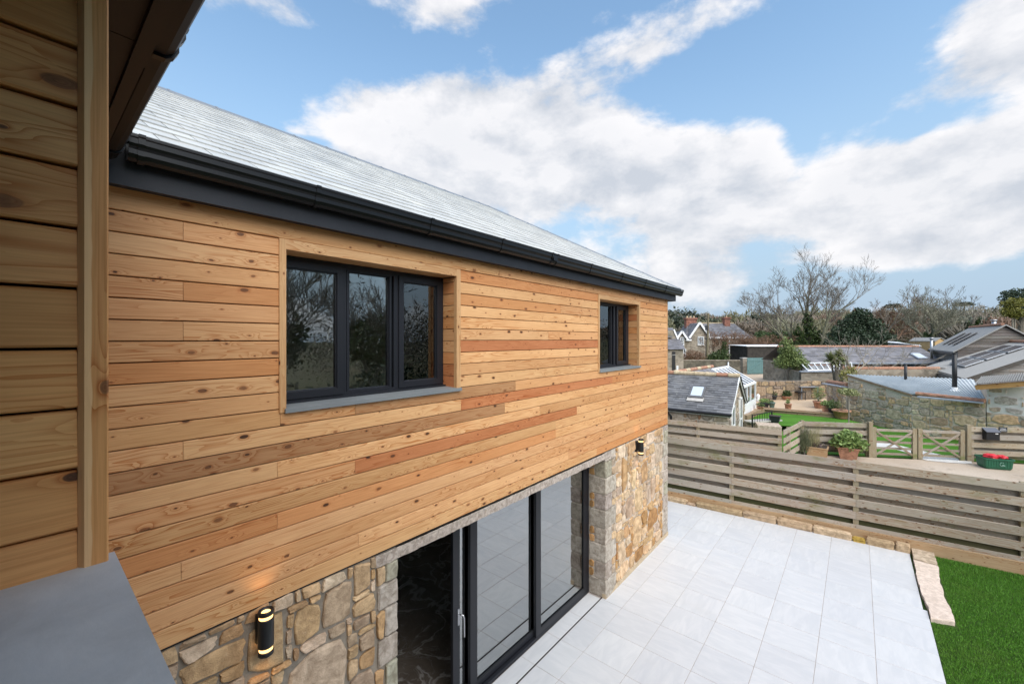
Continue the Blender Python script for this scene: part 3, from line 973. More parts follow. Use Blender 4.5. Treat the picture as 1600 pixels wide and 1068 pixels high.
MB().box(-0.45, -0.30, YD0 - 0.012, YD1 + 0.012, 2.33, ZB + 0.03).build('lintel_core', M['mortar'], HOUSE)
tfL = lambda u, v, d: Vector((-0.012 + d, u, v))
keepL = [(1.22 - 0.3 + 0.3, 1.42, 0.46, 0.50), (0.98, 1.98, 0.28, 0.36), (1.28, 2.02, 0.20, 0.28), (1.50, 2.06, 0.26, 0.30), (0.62, 2.12, 0.36, 0.14), (0.48, 1.70, 0.24, 0.36), (1.48, 1.86, 0.22, 0.16), (1.78, 1.62, 0.2, 0.24)]
hidden = MB()
cnt = 0
for i, r_ in enumerate(rubble_layout(1.93, 2.425, 21, 0.052, keep=keepL)):
    mb = rubble_stone(r_, lambda u, v, d: tfL(u + 0.06, v, d), 100 + i)
    if r_[3] > 1.22 and r_[2] > 0.36:
        mb.build('stone', M['stone'], SWL, color=jit(rnd.choice(STONES[:7]), 0.12))
        cnt += 1
    else:
        k0 = len(hidden.v)
        hidden.v += mb.v
        hidden.f += [tuple(k0 + q for q in f) for f in mb.f]
        hidden.mi += mb.mi
h = hidden.build('stones_low', M['stone'], SWL, color=STONES[0])
h['kind'] = 'stuff'
z = 0.0
i = 0
GR = [(0.43, 0.375, 0.31), (0.40, 0.345, 0.29), (0.44, 0.39, 0.32), (0.38, 0.36, 0.27)]
for hgt in [0.31, 0.27, 0.30, 0.25, 0.29, 0.24, 0.26, 0.22, 0.17]:
    if z > 2.3: break
    z1 = min(z + hgt, 2.312)
    wd = 0.20 if i % 2 else 0.125
    quoin(rough_box(-0.30, 0.012, YD0 - wd, YD0, z + 0.006, z1 - 0.006, 40 + i), SWL, jit(rnd.choice(GR), 0.1))
    if i % 2 == 0:
        mb = rubble_stone((YD0 - 0.225, z, YD0 - wd - 0.004, z1), tfL, 900 + i)
        mb.build('stone', M['stone'], SWL, color=jit(rnd.choice(STONES), 0.1))
    z = z1
    i += 1
tfR = lambda u, v, d: Vector((-0.012 + d, YD1 + 0.40 + u, 0.075 + v))
keepR = [(0.28, 1.52, 0.22, 0.62), (0.70, 1.42, 0.20, 0.42), (1.18, 1.45, 0.30, 0.42), (1.62, 1.0, 0.24, 0.5), (0.42, 0.98, 0.30, 0.42), (0.82, 0.95, 0.42, 0.46), (0.75, 0.38, 0.36, 0.56), (0.15, 0.25, 0.34, 0.42), (1.35, 0.62, 0.28, 0.5), (1.62, 1.62, 0.26, 0.34)]
rects = rubble_layout(YE - 0.32 - YD1 - 0.40, 2.345, 33, 0.078, keep=keepR)
for i, r_ in enumerate(rects):
    mb = rubble_stone(r_, tfR, 300 + i, gap=0.007, n=14)
    low = r_[1] < 0.75 and rnd.random() < 0.5
    c = rnd.choice(ORSTONES) if low else rnd.choice(STONES)
    if not low:
        c = tuple(v * 1.10 for v in c)
    mb.build('stone', M['stone'], SWR, color=jit(c, 0.12))
# quoins of the pier beside the door, and of the far corner
z, i = 0.0, 0
for hgt in [0.30, 0.28, 0.30, 0.27, 0.30, 0.26, 0.28, 0.27, 0.30]:
    z1 = min(z + hgt, 2.312)
    if z1 - z < 0.05: break
    wd = 0.40 if i % 2 == 0 else 0.24
    dp = 0.19 if i % 2 else 0.30
    quoin(rough_box(-dp, 0.014, YD1, YD1 + wd - 0.008, z + 0.006, z1 - 0.006, 60 + i), SWR, jit(rnd.choice(GR), 0.12))
    if i % 2:
        for q in range(2):
            rubble_stone((YD1 + wd, z + 0.5 * hgt * q, YD1 + 0.40, z + 0.5 * hgt * (q + 1)), tfL, 950 + i * 3 + q, n=10).build('stone', M['stone'], SWR, color=jit(rnd.choice(STONES), 0.1))
            rubble_stone((-0.30, z + 0.5 * hgt * q, -0.195, z + 0.5 * hgt * (q + 1)), lambda u, v, d: Vector((u, YD1 + 0.012 - d, v)), 980 + i * 3 + q, n=10, proud=0.016).build('stone', M['stone'], SWR, color=jit(ORSTONES[0], 0.15))
    z = z1
    i += 1
z, i = 0.075, 0
while z < 2.38:
    z1 = min(z + 0.28, 2.42)
    quoin(rough_box(-0.40 if i % 2 else -0.22, 0.010, YE - (0.20 if i % 2 else 0.31), YE, z + 0.006, z1 - 0.006, 80 + i), SWR, jit(GR[i % 4], 0.12))
    z = z1
    i += 1
# lintel in two lengths
for (a, d_) in ((1.985, 4.19), (4.20, 6.42)):
    lt = MB()
    rg = random.Random(int(a * 100))
    n = 46
    lo, hi = [], []
    for k in range(n + 1):
        yy = a + (d_ - a) * k / n
        lo.append((0.010 + rg.uniform(-0.004, 0.004), yy, 2.312 + rg.uniform(-0.004, 0.004)))
        hi.append((0.016 + rg.uniform(-0.005, 0.005), yy, 2.418))
    for k in range(n):
        lt.poly([lo[k], lo[k + 1], hi[k + 1], hi[k]])
        lt.poly([(-0.30, lo[k][1], 2.312), (-0.30, lo[k + 1][1], 2.312), lo[k + 1], lo[k]])
    lt.poly([(-0.30, a, 2.312), lo[0], hi[0], (-0.30, a, 2.418)])
    lt.poly([(-0.30, d_, 2.312), lo[-1], hi[-1], (-0.30, d_, 2.418)])
    lt.build('lintel', M['lintel'], HOUSE)

# sliding door -------------------------------------------------------------
f = MB()
f.box(-0.46, -0.30, YD0, YD1, 0.0, 0.022)
f.box(-0.345, -0.302, YD0, YD1, 0.022, 0.045)
f.box(-0.405, -0.392, YD0, YD1, 0.022, 0.040)
f.box(-0.46, -0.30, YD1 - 0.055, YD1, 0.022, 2.36)
f.box(-0.46, -0.30, YD0, YD0 + 0.03, 0.022, 2.36)
f.box(-0.46, -0.30, YD0 + 0.03, YD1 - 0.055, 2.30, 2.36)
PD = f.build('patio_door', M['frame'], HOUSE)
def leaf(y0, y1, x, stile=0.085):
    q = MB()
    z0, z1 = 0.047, 2.30
    q.box(x - 0.045, x, y0, y0 + stile, z0, z1)
    q.box(x - 0.045, x, y1 - stile, y1, z0, z1)
    q.box(x - 0.045, x, y0 + stile, y1 - stile, z0, z0 + 0.085)
    q.box(x - 0.045, x, y0 + stile, y1 - stile, z1 - 0.07, z1)
    q.build('sliding_panel', M['frame'], PD)
    MB().box(x - 0.024, x - 0.020, y0 + stile, y1 - stile, z0 + 0.085, z1 - 0.07).build('pane', M['glass'], PD)
    s = MB()
    k = 0.008
    for xx in (x - 0.006, x - 0.043):
        s.box(xx - 0.002, xx + 0.004, y0 + stile, y0 + stile + k, z0 + 0.085, z1 - 0.07)
        s.box(xx - 0.002, xx + 0.004, y1 - stile - k, y1 - stile, z0 + 0.085, z1 - 0.07)
        s.box(xx - 0.002, xx + 0.004, y0 + stile + k, y1 - stile - k, z0 + 0.085, z0 + 0.085 + k)
    s.build('glazing_gasket', M['seal'], PD)
leaf(yx(838, -0.302), YD1 - 0.055, -0.304, 0.11)
leaf(yx(735, -0.355), yx(838, -0.355) + 0.12, -0.353, 0.11)
leaf(yx(708, -0.405), yx(708, -0.405) + 1.45, -0.405, 0.10)
h = MB()
yh = yx(716, -0.405)
h.box(-0.405, -0.396, yh - 0.014, yh + 0.014, 0.93, 1.12)
h.tube([(-0.396, yh, 1.07), (-0.352, yh, 1.07), (-0.340, yh + 0.02, 1.06), (-0.340, yh + 0.035, 1.02), (-0.340, yh + 0.038, 0.80)], 0.008, 6)
h.build('handle', M['steel'], PD)

# eaves, gutter ------------------------------------------------------------
YG = 9.56
FX, SOF = 0.10, 5.137
fz1 = 5.40
for (a, d_) in ((0.25, yx(850, FX) - 0.0015), (yx(850, FX) + 0.0015, 9.418)):
    fm = MB()
    fm.sweep([(FX, a, SOF), (FX, a, fz1), (FX - 0.018, a, fz1), (FX - 0.018, a, SOF)][::-1], (0, d_ - a, 0))
    fm.build('fascia', M['fascia'], HOUSE)
fm = MB()
fm.box(-5.8, FX - 0.001, 9.40, 9.418, SOF, fz1)
fm.build('fascia', M['fascia'], HOUSE)
MB().box(-0.1, FX - 0.018, 0.25, 9.40, SOF + 0.010, SOF + 0.020).build('soffit', M['fascia'], HOUSE)
MB().box(-5.8, -0.1, YE - 0.1, 9.40, SOF + 0.010, SOF + 0.020).build('soffit', M['fascia'], HOUSE)
GP = [(0.004, 5.395), (0.004, 5.305), (0.016, 5.275), (0.040, 5.258), (0.070, 5.258), (0.092, 5.272), (0.103, 5.293), (0.103, 5.318), (0.113, 5.330), (0.120, 5.345), (0.120, 5.372), (0.128, 5.378), (0.128, 5.392), (0.116, 5.392),
      (0.114, 5.384), (0.112, 5.34), (0.095, 5.30), (0.07, 5.266), (0.04, 5.266), (0.012, 5.31), (0.010, 5.395)]
gm = MB()
gm.sweep([(FX + a, 0.385, c) for a, c in GP], (0, YG - 0.385, 0))
GUT = gm.build('gutter', M['gutter'], HOUSE)
def bracket(y, w=0.03, g=0.006):
    q = MB()
    n = 14
    pr = [(FX + 0.064 + (a - 0.064) * 1.0, c) for a, c in GP[:14]]
    out = []
    for (a, c) in pr:
        v = Vector((a - (FX + 0.055), c - 5.345))
        out.append((a + v.x * 0.10, c + min(0, v.y) * 0.09 + (0.004 if v.y > 0 else 0)))
    q.sweep([(a, y - w / 2, c) for a, c in out], (0, w, 0))
    return q.build('gutter_bracket', M['gutter'], GUT)
for px in (222, 498, 676, 787, 925, 974, 1010, 1042):
    bracket(yx(px, FX + 0.12))
yu = yx(868, FX + 0.12)
bracket(yu - 0.06, 0.028); bracket(yu + 0.06, 0.028)
u_ = MB(); u_.box(FX + 0.10, FX + 0.126, yu - 0.046, yu + 0.046, 5.30, 5.37); u_.build('gutter_union', M['gutter'], GUT)
u_ = MB(); u_.sweep([(FX + a * 1.02, YG, c - 0.003) for a, c in GP[:14]], (0, 0.008, 0)); u_.build('gutter_end', M['gutter'], GUT)

# roof ---------------------------------------------------------------------
EX, EZ, EY = 0.165, 5.402, 9.50              # eaves line of the slates and the hip corner
WX, YB, RZ = -2.864, 6.476, 7.122            # ridge and the head of the hip
PIT = math.atan2(RZ - EZ, EX - WX)
ce, se = math.cos(PIT), math.sin(PIT)
SL = math.hypot(RZ - EZ, EX - WX)
rf = MB()
rf.poly([(EX - 0.02, 0.0, EZ - 0.02), (EX - 0.02, EY - 0.02, EZ - 0.02), (WX, YB, RZ - 0.02), (WX, -2.6, RZ - 0.02)])
rf.poly([(EX - 0.02, EY - 0.02, EZ - 0.02), (2 * WX - EX, EY - 0.02, EZ - 0.02), (WX, YB, RZ - 0.02)])
rf.poly([(2 * WX - EX, EY, EZ - 0.02), (2 * WX - EX, 0, EZ - 0.02), (WX, -2.6, RZ - 0.02), (WX, YB, RZ - 0.02)])
ROOF = rf.build('roof', M['slate'], HOUSE)
def onroof(y, s, hgt):
    return Vector((EX - s * ce + hgt * se, y, EZ + s * se + hgt * ce))
hipy = lambda s: EY - s * ce                  # hip line in y for a given run up the slope
G, SWD = 0.196, 0.25
slates = []
c = 0
s0 = 0.0
while s0 < SL - 0.05:
    y = 0.02 + (SWD / 2 if c % 2 else 0)
    while y < EY:
        poly = [(y + 0.0035, s0), (y + SWD - 0.0035, s0), (y + SWD - 0.0035, min(s0 + 0.30, SL)), (y + 0.0035, min(s0 + 0.30, SL))]
        # clip by the hip
        out = []
        for k in range(4):
            a, d_ = poly[k], poly[(k + 1) % 4]
            fa, fb = hipy(a[1]) - a[0], hipy(d_[1]) - d_[0]
            if fa >= 0: out.append(a)
            if (fa >= 0) != (fb >= 0):
                tt = fa / (fa - fb)
                out.append((a[0] + (d_[0] - a[0]) * tt, a[1] + (d_[1] - a[1]) * tt))
        if len(out) >= 3:
            slates.append((c, y, s0, out))
        y += SWD
    c += 1
    s0 += G
def slate_mesh(mb, s0, out):
    lift = lambda s: 0.013 * (1 - (s - s0) / 0.30) + rnd.uniform(0, 0.0015)
    hi = [onroof(y, s, lift(s) + 0.002) for y, s in out]
    lo = [onroof(y, s, lift(s) - 0.006) for y, s in out]
    mb.hexa(lo, hi)
order = sorted(slates, key=lambda q: (onroof(q[1], q[2], 0) - CAM).length + (30 if q[1] < 0.2 else 0))
near = set(id(q) for q in order[:298])
rest = MB()
for q in slates:
    if id(q) in near:
        mb = MB()
        slate_mesh(mb, q[2], q[3])
        mb.build('slate', M['slate'], ROOF)
    else:
        slate_mesh(rest, q[2], q[3])
r_ = rest.build('slates_upper', M['slate'], ROOF)
r_['kind'] = 'stuff'
def ridge_tile(p, q, nl, nr, w=0.13, th=0.012):
    """angle tile between p and q; nl, nr are unit vectors down each slope"""
    p, q, nl, nr = Vector(p), Vector(q), Vector(nl), Vector(nr)
    up = Vector((0, 0, 1))
    d = (q - p)
    mb = MB()
    prof = [p + nl * w, p + up * 0.02, p + nr * w, p + nr * w - up * th, p + up * (0.02 - th * 1.2), p + nl * w - up * th]
    mb.sweep(prof, d)
    e = p + d * 0.97
    prof = [e + nl * w * 1.02 + up * 0.005, e + up * 0.026, e + nr * w * 1.02 + up * 0.005, e + nr * w, e + up * 0.02, e + nl * w]
    mb.sweep(prof, d * 0.06)
    return mb.build('ridge_tile', M['hiptile'], ROOF)
y = 0.2
L = 0.46
nL, nR = Vector((ce, 0, -se)), Vector((-ce, 0, -se))
while y < YB - 0.02:
    y2 = min(y + L, YB)
    ridge_tile((WX, y, RZ + 0.012), (WX, y2, RZ + 0.012), nL, nR)
    y = y2
hp0, hp1 = Vector((EX, EY, EZ + 0.01)), Vector((WX, YB, RZ + 0.012))
hd = (hp1 - hp0)
nh = int(hd.length / L)
hn = hd.normalized()
n_front = Vector((se, 0, ce)); n_end = Vector((0, se, ce))
ndl = -(hn.cross(n_front)); ndr = hn.cross(n_end)
if ndl.z > 0: ndl = -ndl
if ndr.z > 0: ndr = -ndr
for k in range(nh):
    a = hp1 - hd * (k / nh); d_ = hp1 - hd * ((k + 1) / nh)
    ridge_tile(a, d_, ndl, ndr)

# the wing the picture is taken from ----------------------------------------
XR, ZS = 1.97, 3.825
YW = 0.125
ww = MB()
ww.box(0.0, XR - 0.03, -0.24, YW - 0.025, 2.6, 5.4)
ww.box(XR - 0.03, 4.6, -0.24, YW - 0.025, 2.6, ZS - 0.035)
ww.box(4.6, 7.0, -0.24, YW - 0.025, 2.6, 5.4)
ww.box(XR - 0.03, 4.6, -0.24, YW - 0.025, 5.08, 5.4)
WING = ww.build('wing_wall', M['void'], HOUSE)
MB().box(0.30, 7.0, YW - 0.45, YW - 0.03, 0.0, 2.6).build('wing_base', M['mortar'], HOUSE)
wi = MB()
wi.box(0.0, 7.0, -4.6, -4.55, 2.6, 5.1)
wi.box(-0.0, 0.05, -4.55, -0.24, 2.6, 5.1)
wi.box(6.95, 7.0, -4.55, -0.24, 2.6, 5.1)
wi.build('interior_wall', M['plaster'], HOUSE)
MB().box(0.05, 6.95, -4.55, -0.24, 2.60, 2.68).build('interior_floor', M['carpet'], HOUSE)
MB().box(0.05, 6.95, -4.55, -0.24, 5.08, 5.1).build('interior_ceiling', M['ceiling'], HOUSE)
wr = MB()
wr.poly([(-0.5, 0.30, 5.40), (7.4, 0.30, 5.40), (7.4, -2.6, 7.12), (-2.86, -2.6, 7.12)])
wr.poly([(-2.86, -2.6, 7.12), (7.4, -2.6, 7.12), (7.4, -5.4, 5.40), (-0.5, -5.4, 5.40)])
wr.build('wing_roof', M['slate'], HOUSE)
# reveal boards, trim, sill beside the camera
z = ZS - 0.006 - 0.038
k = 0
RB = [(0.76, 0.385, 0.145), (0.70, 0.345, 0.125), (0.80, 0.42, 0.165), (0.72, 0.355, 0.13), (0.68, 0.325, 0.115)]  # same larch as the cladding, coloured brighter to lift the shaded reveal
while z < 5.07:
    z1 = min(z + ROW, 5.08)
    o = MB()
    o.sweep([(XR - 0.024, -0.235, z), (XR + 0.004, -0.235, z), (XR + 0.008, -0.235, z + 0.004), (XR + 0.001, -0.235, z1 - 0.012), (XR - 0.005, -0.235, z1 - 0.006), (XR - 0.024, -0.235, z1 - 0.006)][::-1], (0, YW - 0.045 + 0.235, 0))
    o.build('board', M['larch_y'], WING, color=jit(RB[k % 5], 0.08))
    z = z1
    k += 1
MB().box(XR - 0.03, XR - 0.0245, -0.235, YW - 0.03, ZS, 5.08).build('cavity_liner', M['void'], WING)
tr_ = MB()
tr_.sweep([(XR - 0.04, YW - 0.0445, ZS - 0.002), (XR + 0.004, YW - 0.0445, ZS - 0.002), (XR + 0.016, YW - 0.036, ZS - 0.002), (XR + 0.016, YW - 0.003, ZS - 0.002), (XR + 0.013, YW, ZS - 0.002), (XR - 0.04, YW, ZS - 0.002)], (0, 0, 5.135 - ZS))
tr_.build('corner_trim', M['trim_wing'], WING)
sl = MB()
sl.hexa([(XR - 0.028, -0.26, ZS - 0.035), (4.56, -0.26, ZS - 0.035), (4.56, 0.1386, ZS - 0.035), (XR - 0.028, 0.1386, ZS - 0.035)],
        [(XR - 0.028, -0.26, ZS), (4.56, -0.26, ZS), (4.56, 0.1386, ZS - 0.002), (XR - 0.028, 0.1386, ZS - 0.002)])
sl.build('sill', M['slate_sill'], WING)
k = 0
z = 2.45
while z < 5.1:                                 # cladding of the wing face
    for (a, d_) in ((0.03, XR - 0.042), (4.66, 7.0)):
        MB().box(a, d_, YW - 0.024, YW - 0.002, z, min(z + ROW - 0.006, 5.13)).build('board', M['larch_x'], WING, color=jit(TAN))
    z += ROW
# wing eaves
es = MB()
xj = onz(168, 62, SOF + 0.02).x
es.box(FX, 1.60, YW - 0.02, 0.218, SOF + 0.012, SOF + 0.022)
es.build('soffit', M['eaves_shade_brown'], HOUSE)
MB().box(1.604, 7.2, YW - 0.02, 0.218, SOF + 0.012, SOF + 0.022).build('soffit', M['eaves_shade_brown'], HOUSE)
MB().box(FX - 0.018, 1.50, 0.221, 0.255, SOF, fz1).build('fascia', M['eaves_shade_brown'], HOUSE)
MB().box(1.50, 7.2, 0.219, 0.257, SOF - 0.004, fz1).build('fascia', M['eaves_shade_brown'], HOUSE)
gw = MB()
gw.sweep([(FX + 0.02, 0.255 + a, c) for a, c in GP][::-1], (7.0, 0, 0))
GW = gw.build('gutter', M['eaves_shade_brown'], HOUSE)
def wbr(x, w=0.03):
    q = MB()
    out = []
    for (a, c) in [(0.255 + a, c) for a, c in GP[:14]]:
        v = Vector((a - (0.255 + 0.055), c - 5.345))
        out.append((a + v.x * 0.12, c + min(0, v.y) * 0.12 + (0.004 if v.y > 0 else 0)))
    q.sweep([(x - w / 2, a, c) for a, c in out][::-1], (w, 0, 0))
    q.build('gutter_bracket', M['gutter'], GW)
for px, py in ((268, 97),):
    s = sight(px, py)
    wbr((CAM + s * (0.345 / s.y)).x)
wbr(FX + 0.16, 0.02)

# wall lights ----------------------------------------------------------------
def wall_light(y, zc, label):
    L_ = thing('wall_light', label, 'wall light', 'up and down wall lights')
    x = 0.095
    r, hh = 0.048, 0.150
    c = (x, y, zc)
    q = MB()
    q.lathe(c, [(r, -hh + 0.055), (r + 0.001, -hh + 0.06), (r + 0.001, hh - 0.06), (r, hh - 0.055)], 24)
    q.build('body', M['lampblack'], L_, True)
    for s in (1, -1):
        q = MB()
        q.lathe((x, y, zc + s * (hh - 0.015)), [(r - 0.012, -0.016), (r, -0.014), (r, 0.012), (r - 0.008, 0.016), (r - 0.009, -0.010)], 24)
        q.build('end_cap', M['lampblack'], L_, True)
        zz = zc + s * (hh - 0.0415)
        MB().lathe((x, y, zz), [(r - 0.006, -0.0115), (r - 0.005, 0.0115)], 24).build('glow_ring', M['lampglow'], L_)
        MB().lathe((x, y, zc + s * (hh - 0.016)), [(0.028, -0.003), (0.028, 0.003)], 16).build('lamp_lens', M['lampglow'], L_)
        sp = bpy.data.lights.new('spot', 'SPOT')
        sp.energy = 0.55
        sp.color = (1.0, 0.60, 0.26)
        sp.spot_size = R(100)
        sp.spot_blend = 0.7
        sp.shadow_soft_size = 0.03
        so = bpy.data.objects.new('spot', sp)
        COL.objects.link(so)
        so.location = (x, y, zc + s * (hh + 0.012))
        so.rotation_euler = (0, 0, 0) if s < 0 else (math.pi, 0, 0)
        so.parent = L_
    q = MB()
    q.box(-0.005, x - 0.03, y - 0.02, y + 0.02, zc - 0.06, zc + 0.06)
    q.box(-0.005, 0.026, y - 0.035, y + 0.035, zc - 0.10, zc + 0.10)
    q.build('bracket', M['lampblack'], L_)
pl = onx(415.5, 986, 0.095)
wall_light(pl.y, pl.z, 'lit black cylinder wall light on the rubble wall left of the sliding door')
pl = onx(1001.5, 697, 0.095)
wall_light(pl.y, pl.z - 0.01, 'lit black cylinder wall light on the stone pier right of the sliding door')
# ================================================================== ground
FA = math.atan(0.091)                          # run of the garden fence
fd = Vector((math.cos(FA), math.sin(FA), 0)); fn = Vector((-math.sin(FA), math.cos(FA), 0))
FO = Vector((0.0, 11.73 - 0.091 * 4.4, 0))     # fence line origin, front of the gravel board
def terrain(p):
    dep = (p - CAM).dot(FW)
    side = (p - CAM).dot(RT)
    az = side / max(dep, 1)
    k = 0.040 + 0.016 * max(-0.5, min(1.2, az))
    return 0.42 + max(0.0, dep - 48) * k if dep > 48 else 0.42
ss_ = [-700, -420, -260, -160, -100, -60, -35, -20, -10, -4, 0, 4, 8, 14, 22, 35, 55, 80, 120, 180, 260, 380, 560]
tt_ = [-60, -20, -5, 0.09, 0.12, 2, 5, 9, 14, 20, 28, 38, 50, 65, 85, 110, 140, 180, 230, 290, 360, 450, 600, 900]
g = MB()
for ti in tt_:
    for si in ss_:
        p = FO + fd * si + fn * ti
        z = -0.16 if ti < 0.1 else terrain(p)
        g.v.append((p.x, p.y, z))
ns = len(ss_)
for a in range(len(tt_) - 1):
    for c in range(ns - 1):
        g.f.append((a * ns + c, a * ns + c + 1, (a + 1) * ns + c + 1, (a + 1) * ns + c))
g.mi = [0] * len(g.f)
struct(g.build('ground', M['field'], None, True))
# patio ------------------------------------------------------------------------
TX, TY = 0.6167, 0.607
xj = [0.31 + TX * k for k in range(7)]
cols = [(-0.052, 0.31)] + [(xj[k], xj[k + 1]) for k in range(6)]
pb = MB()
pb.box(-0.46, 4.0, 0.13, 9.16, -0.14, -0.0035)
pb.box(-2.6, 4.0, 9.161, 11.9, -0.14, -0.0035)
PAT = struct(pb.build('patio', M['grout'], None), 'patio paved with large pale grey porcelain tiles')
def tile(x0, x1, y0, y1):
    g_ = 0.0030
    q = MB()
    c = 0.002
    dz = rnd.uniform(-0.0006, 0.0006)
    x0, x1, y0, y1 = x0 + g_, x1 - g_, y0 + g_, y1 - g_
    q.hexa([(x0, y0, -0.02), (x1, y0, -0.02), (x1, y1, -0.02), (x0, y1, -0.02)], [(x0, y0, dz - c), (x1, y0, dz - c), (x1, y1, dz - c), (x0, y1, dz - c)])
    q.f.pop(1); q.mi.pop(1)
    i = len(q.v)
    q.v += [(x0 + c, y0 + c, dz), (x1 - c, y0 + c, dz), (x1 - c, y1 - c, dz), (x0 + c, y1 - c, dz)]
    q.f.append((i, i + 1, i + 2, i + 3))
    for k in range(4):
        q.f.append((4 + k, 4 + (k + 1) % 4, i + (k + 1) % 4, i + k))
    q.mi = [0] * len(q.f)
    q.build('patio_tile', M['tile'], PAT)
y0 = 6.207 - 10 * TY
for j in range(19):
    ya, yb = max(y0 + j * TY, 0.135), y0 + (j + 1) * TY
    for k, (xa, xb) in enumerate(cols):
        if xb > 4.0:
            xb = 4.012 if ya > 9.0 else 4.058
        tile(xa, xb, ya, yb)
    if yb > 9.25:
        for k in range(4):
            tile(-0.052 - (k + 1) * TX, -0.052 - k * TX, max(ya, 9.19), yb)
for j in range(-7, 0):
    ya, yb = max(6.207 + j * TY, YD0 + 0.002), 6.207 + (j + 1) * TY
    tile(-0.298, -0.072, ya, yb)
MB().box(-0.070, -0.054, 0.14, 9.155, -0.06, -0.0015).build('drain_slot', M['seal'], PAT)
# edging stones along the fence ---------------------------------------------------
def edge_y(x): return 11.106 + 0.0752 * (x + 0.724)
EDG = thing('stone_edging', 'row of rough granite blocks edging the patio below the fence', 'stone edging')
bpx = [980, 1012, 1040, 1072, 1087, 1160, 1213, 1269, 1331, 1353, 1398.5, 1423]
ECOL = [(0.46, 0.345, 0.22), (0.42, 0.305, 0.19), (0.45, 0.34, 0.22), (0.40, 0.30, 0.20), (0.40, 0.29, 0.17)]
def edge_x(px):
    s = sight(px, 600); a = (11.106 + 0.0752 * (CX + 0.724)) / (s.y - 0.0752 * s.x)
    return CX + s.x * a
for i in range(len(bpx) - 1):
    xa, xb = edge_x(bpx[i]), edge_x(bpx[i + 1])
    ym = (edge_y(xa) + edge_y(xb)) / 2
    hgt = [0.10, 0.12, 0.09, 0.06, 0.12, 0.125, 0.135, 0.14, 0.085, 0.135, 0.15][i]
    dpt = [0.17, 0.15, 0.2, 0.1, 0.16, 0.18, 0.17, 0.16, 0.12, 0.17, 0.2][i]
    mb = rough_box(0, xb - xa - 0.016, 0, dpt, -0.03, hgt, 500 + i, 0.012, 0.022)
    mb.v = [(xa + 0.008 + v[0], edge_y(xa + v[0]) + v[1], v[2]) for v in mb.v]
    col = (0.40, 0.27, 0.06) if i == 8 else ECOL[i % 5]
    mb.build('edging_block', M['edging'], EDG, color=jit(col, 0.1))
# long granite slab between patio and lawn ----------------------------------------
rg = random.Random(5)
def slab(outline, z0, z1, name, mat, parent, sub=0.09):
    pts = []
    for k in range(len(outline)):
        a, c = Vector(outline[k]), Vector(outline[(k + 1) % len(outline)])
        m_ = max(1, int((c - a).length / sub))
        for q in range(m_):
            p = a.lerp(c, q / m_)
            pts.append((p.x + rg.uniform(-0.008, 0.008), p.y + rg.uniform(-0.008, 0.008)))
    cx = sum(p[0] for p in pts) / len(pts); cy = sum(p[1] for p in pts) / len(pts)
    mb = MB()
    n = len(pts)
    for (f_, z) in ((1.0, z0), (1.0, z1 - 0.014), (0.985, z1)):
        mb.v += [(cx + (p[0] - cx) * f_, cy + (p[1] - cy) * (0.5 + f_ / 2 if f_ < 1 else 1), z + rg.uniform(-0.003, 0.003)) for p in pts]
    for i in range(2):
        for k in range(n):
            kk = (k + 1) % n
            mb.f.append((i * n + k, i * n + kk, (i + 1) * n + kk, (i + 1) * n + k))
    mb.f.append(tuple(2 * n + k for k in range(n)))
    mb.mi = [0] * len(mb.f)
    return mb.build(name, mat, parent)
SLB = thing('granite_slab', 'long wavy edged pinkish granite slab lying between patio and lawn', 'stone slab')
slab([(4.335, 9.075), (4.345, 9.35), (4.315, 9.75), (4.325, 10.15), (4.33, 10.55), (4.36, 10.85), (4.375, 11.12), (4.045, 11.13), (4.03, 10.5), (4.03, 9.8), (4.075, 9.3), (4.07, 8.97)][::1], -0.1, 0.035, 'slab', M['slabstone'], SLB)
slab([(4.375, 11.14), (4.372, 11.5), (4.385, 11.70), (4.05, 11.68), (4.045, 11.15)], -0.1, 0.05, 'end_slab', M['edging'], SLB).color = (0.50, 0.41, 0.30, 1)
# lawn -----------------------------------------------------------------------------
lw = MB()
lw.poly([(4.0, 0.2, -0.035), (16.0, 0.2, -0.035), (16.0, FO.y + 0.091 * 16, -0.035), (4.0, FO.y + 0.36, -0.035)])
struct(lw.build('lawn', M['turf'], None))
def blades(n, region, hmin, hmax, seed, name, mat, base):
    r = np.random.default_rng(seed)
    P_ = []
    while sum(len(p) for p in P_) < n:
        q = region(r, n)
        P_.append(q)
    p = np.concatenate(P_)[:n]
    ang = r.uniform(0, 2 * np.pi, n)
    h = r.uniform(hmin, hmax, n)
    w = r.uniform(0.0014, 0.0028, n)
    lean = r.uniform(0.1, 0.75, n) * h
    la = r.uniform(0, 2 * np.pi, n)
    z = np.full(n, base)
    dx, dy = np.cos(ang) * w, np.sin(ang) * w
    lx, ly = np.cos(la) * lean, np.sin(la) * lean
    v = np.empty((n, 5, 3))
    v[:, 0] = np.stack([p[:, 0] - dx, p[:, 1] - dy, z], 1)
    v[:, 1] = np.stack([p[:, 0] + dx, p[:, 1] + dy, z], 1)
    v[:, 2] = np.stack([p[:, 0] + dx * .8 + lx * .4, p[:, 1] + dy * .8 + ly * .4, z + h * .62], 1)
    v[:, 3] = np.stack([p[:, 0] - dx * .8 + lx * .4, p[:, 1] - dy * .8 + ly * .4, z + h * .62], 1)
    v[:, 4] = np.stack([p[:, 0] + lx, p[:, 1] + ly, z + h], 1)
    idx = np.arange(n)[:, None] * 5
    tri = np.concatenate([idx + np.array([[0, 1, 2]]), idx + np.array([[0, 2, 3]]), idx + np.array([[3, 2, 4]])])
    o_ = np_mesh(name, v.reshape(-1, 3), tri, mat)
    return o_
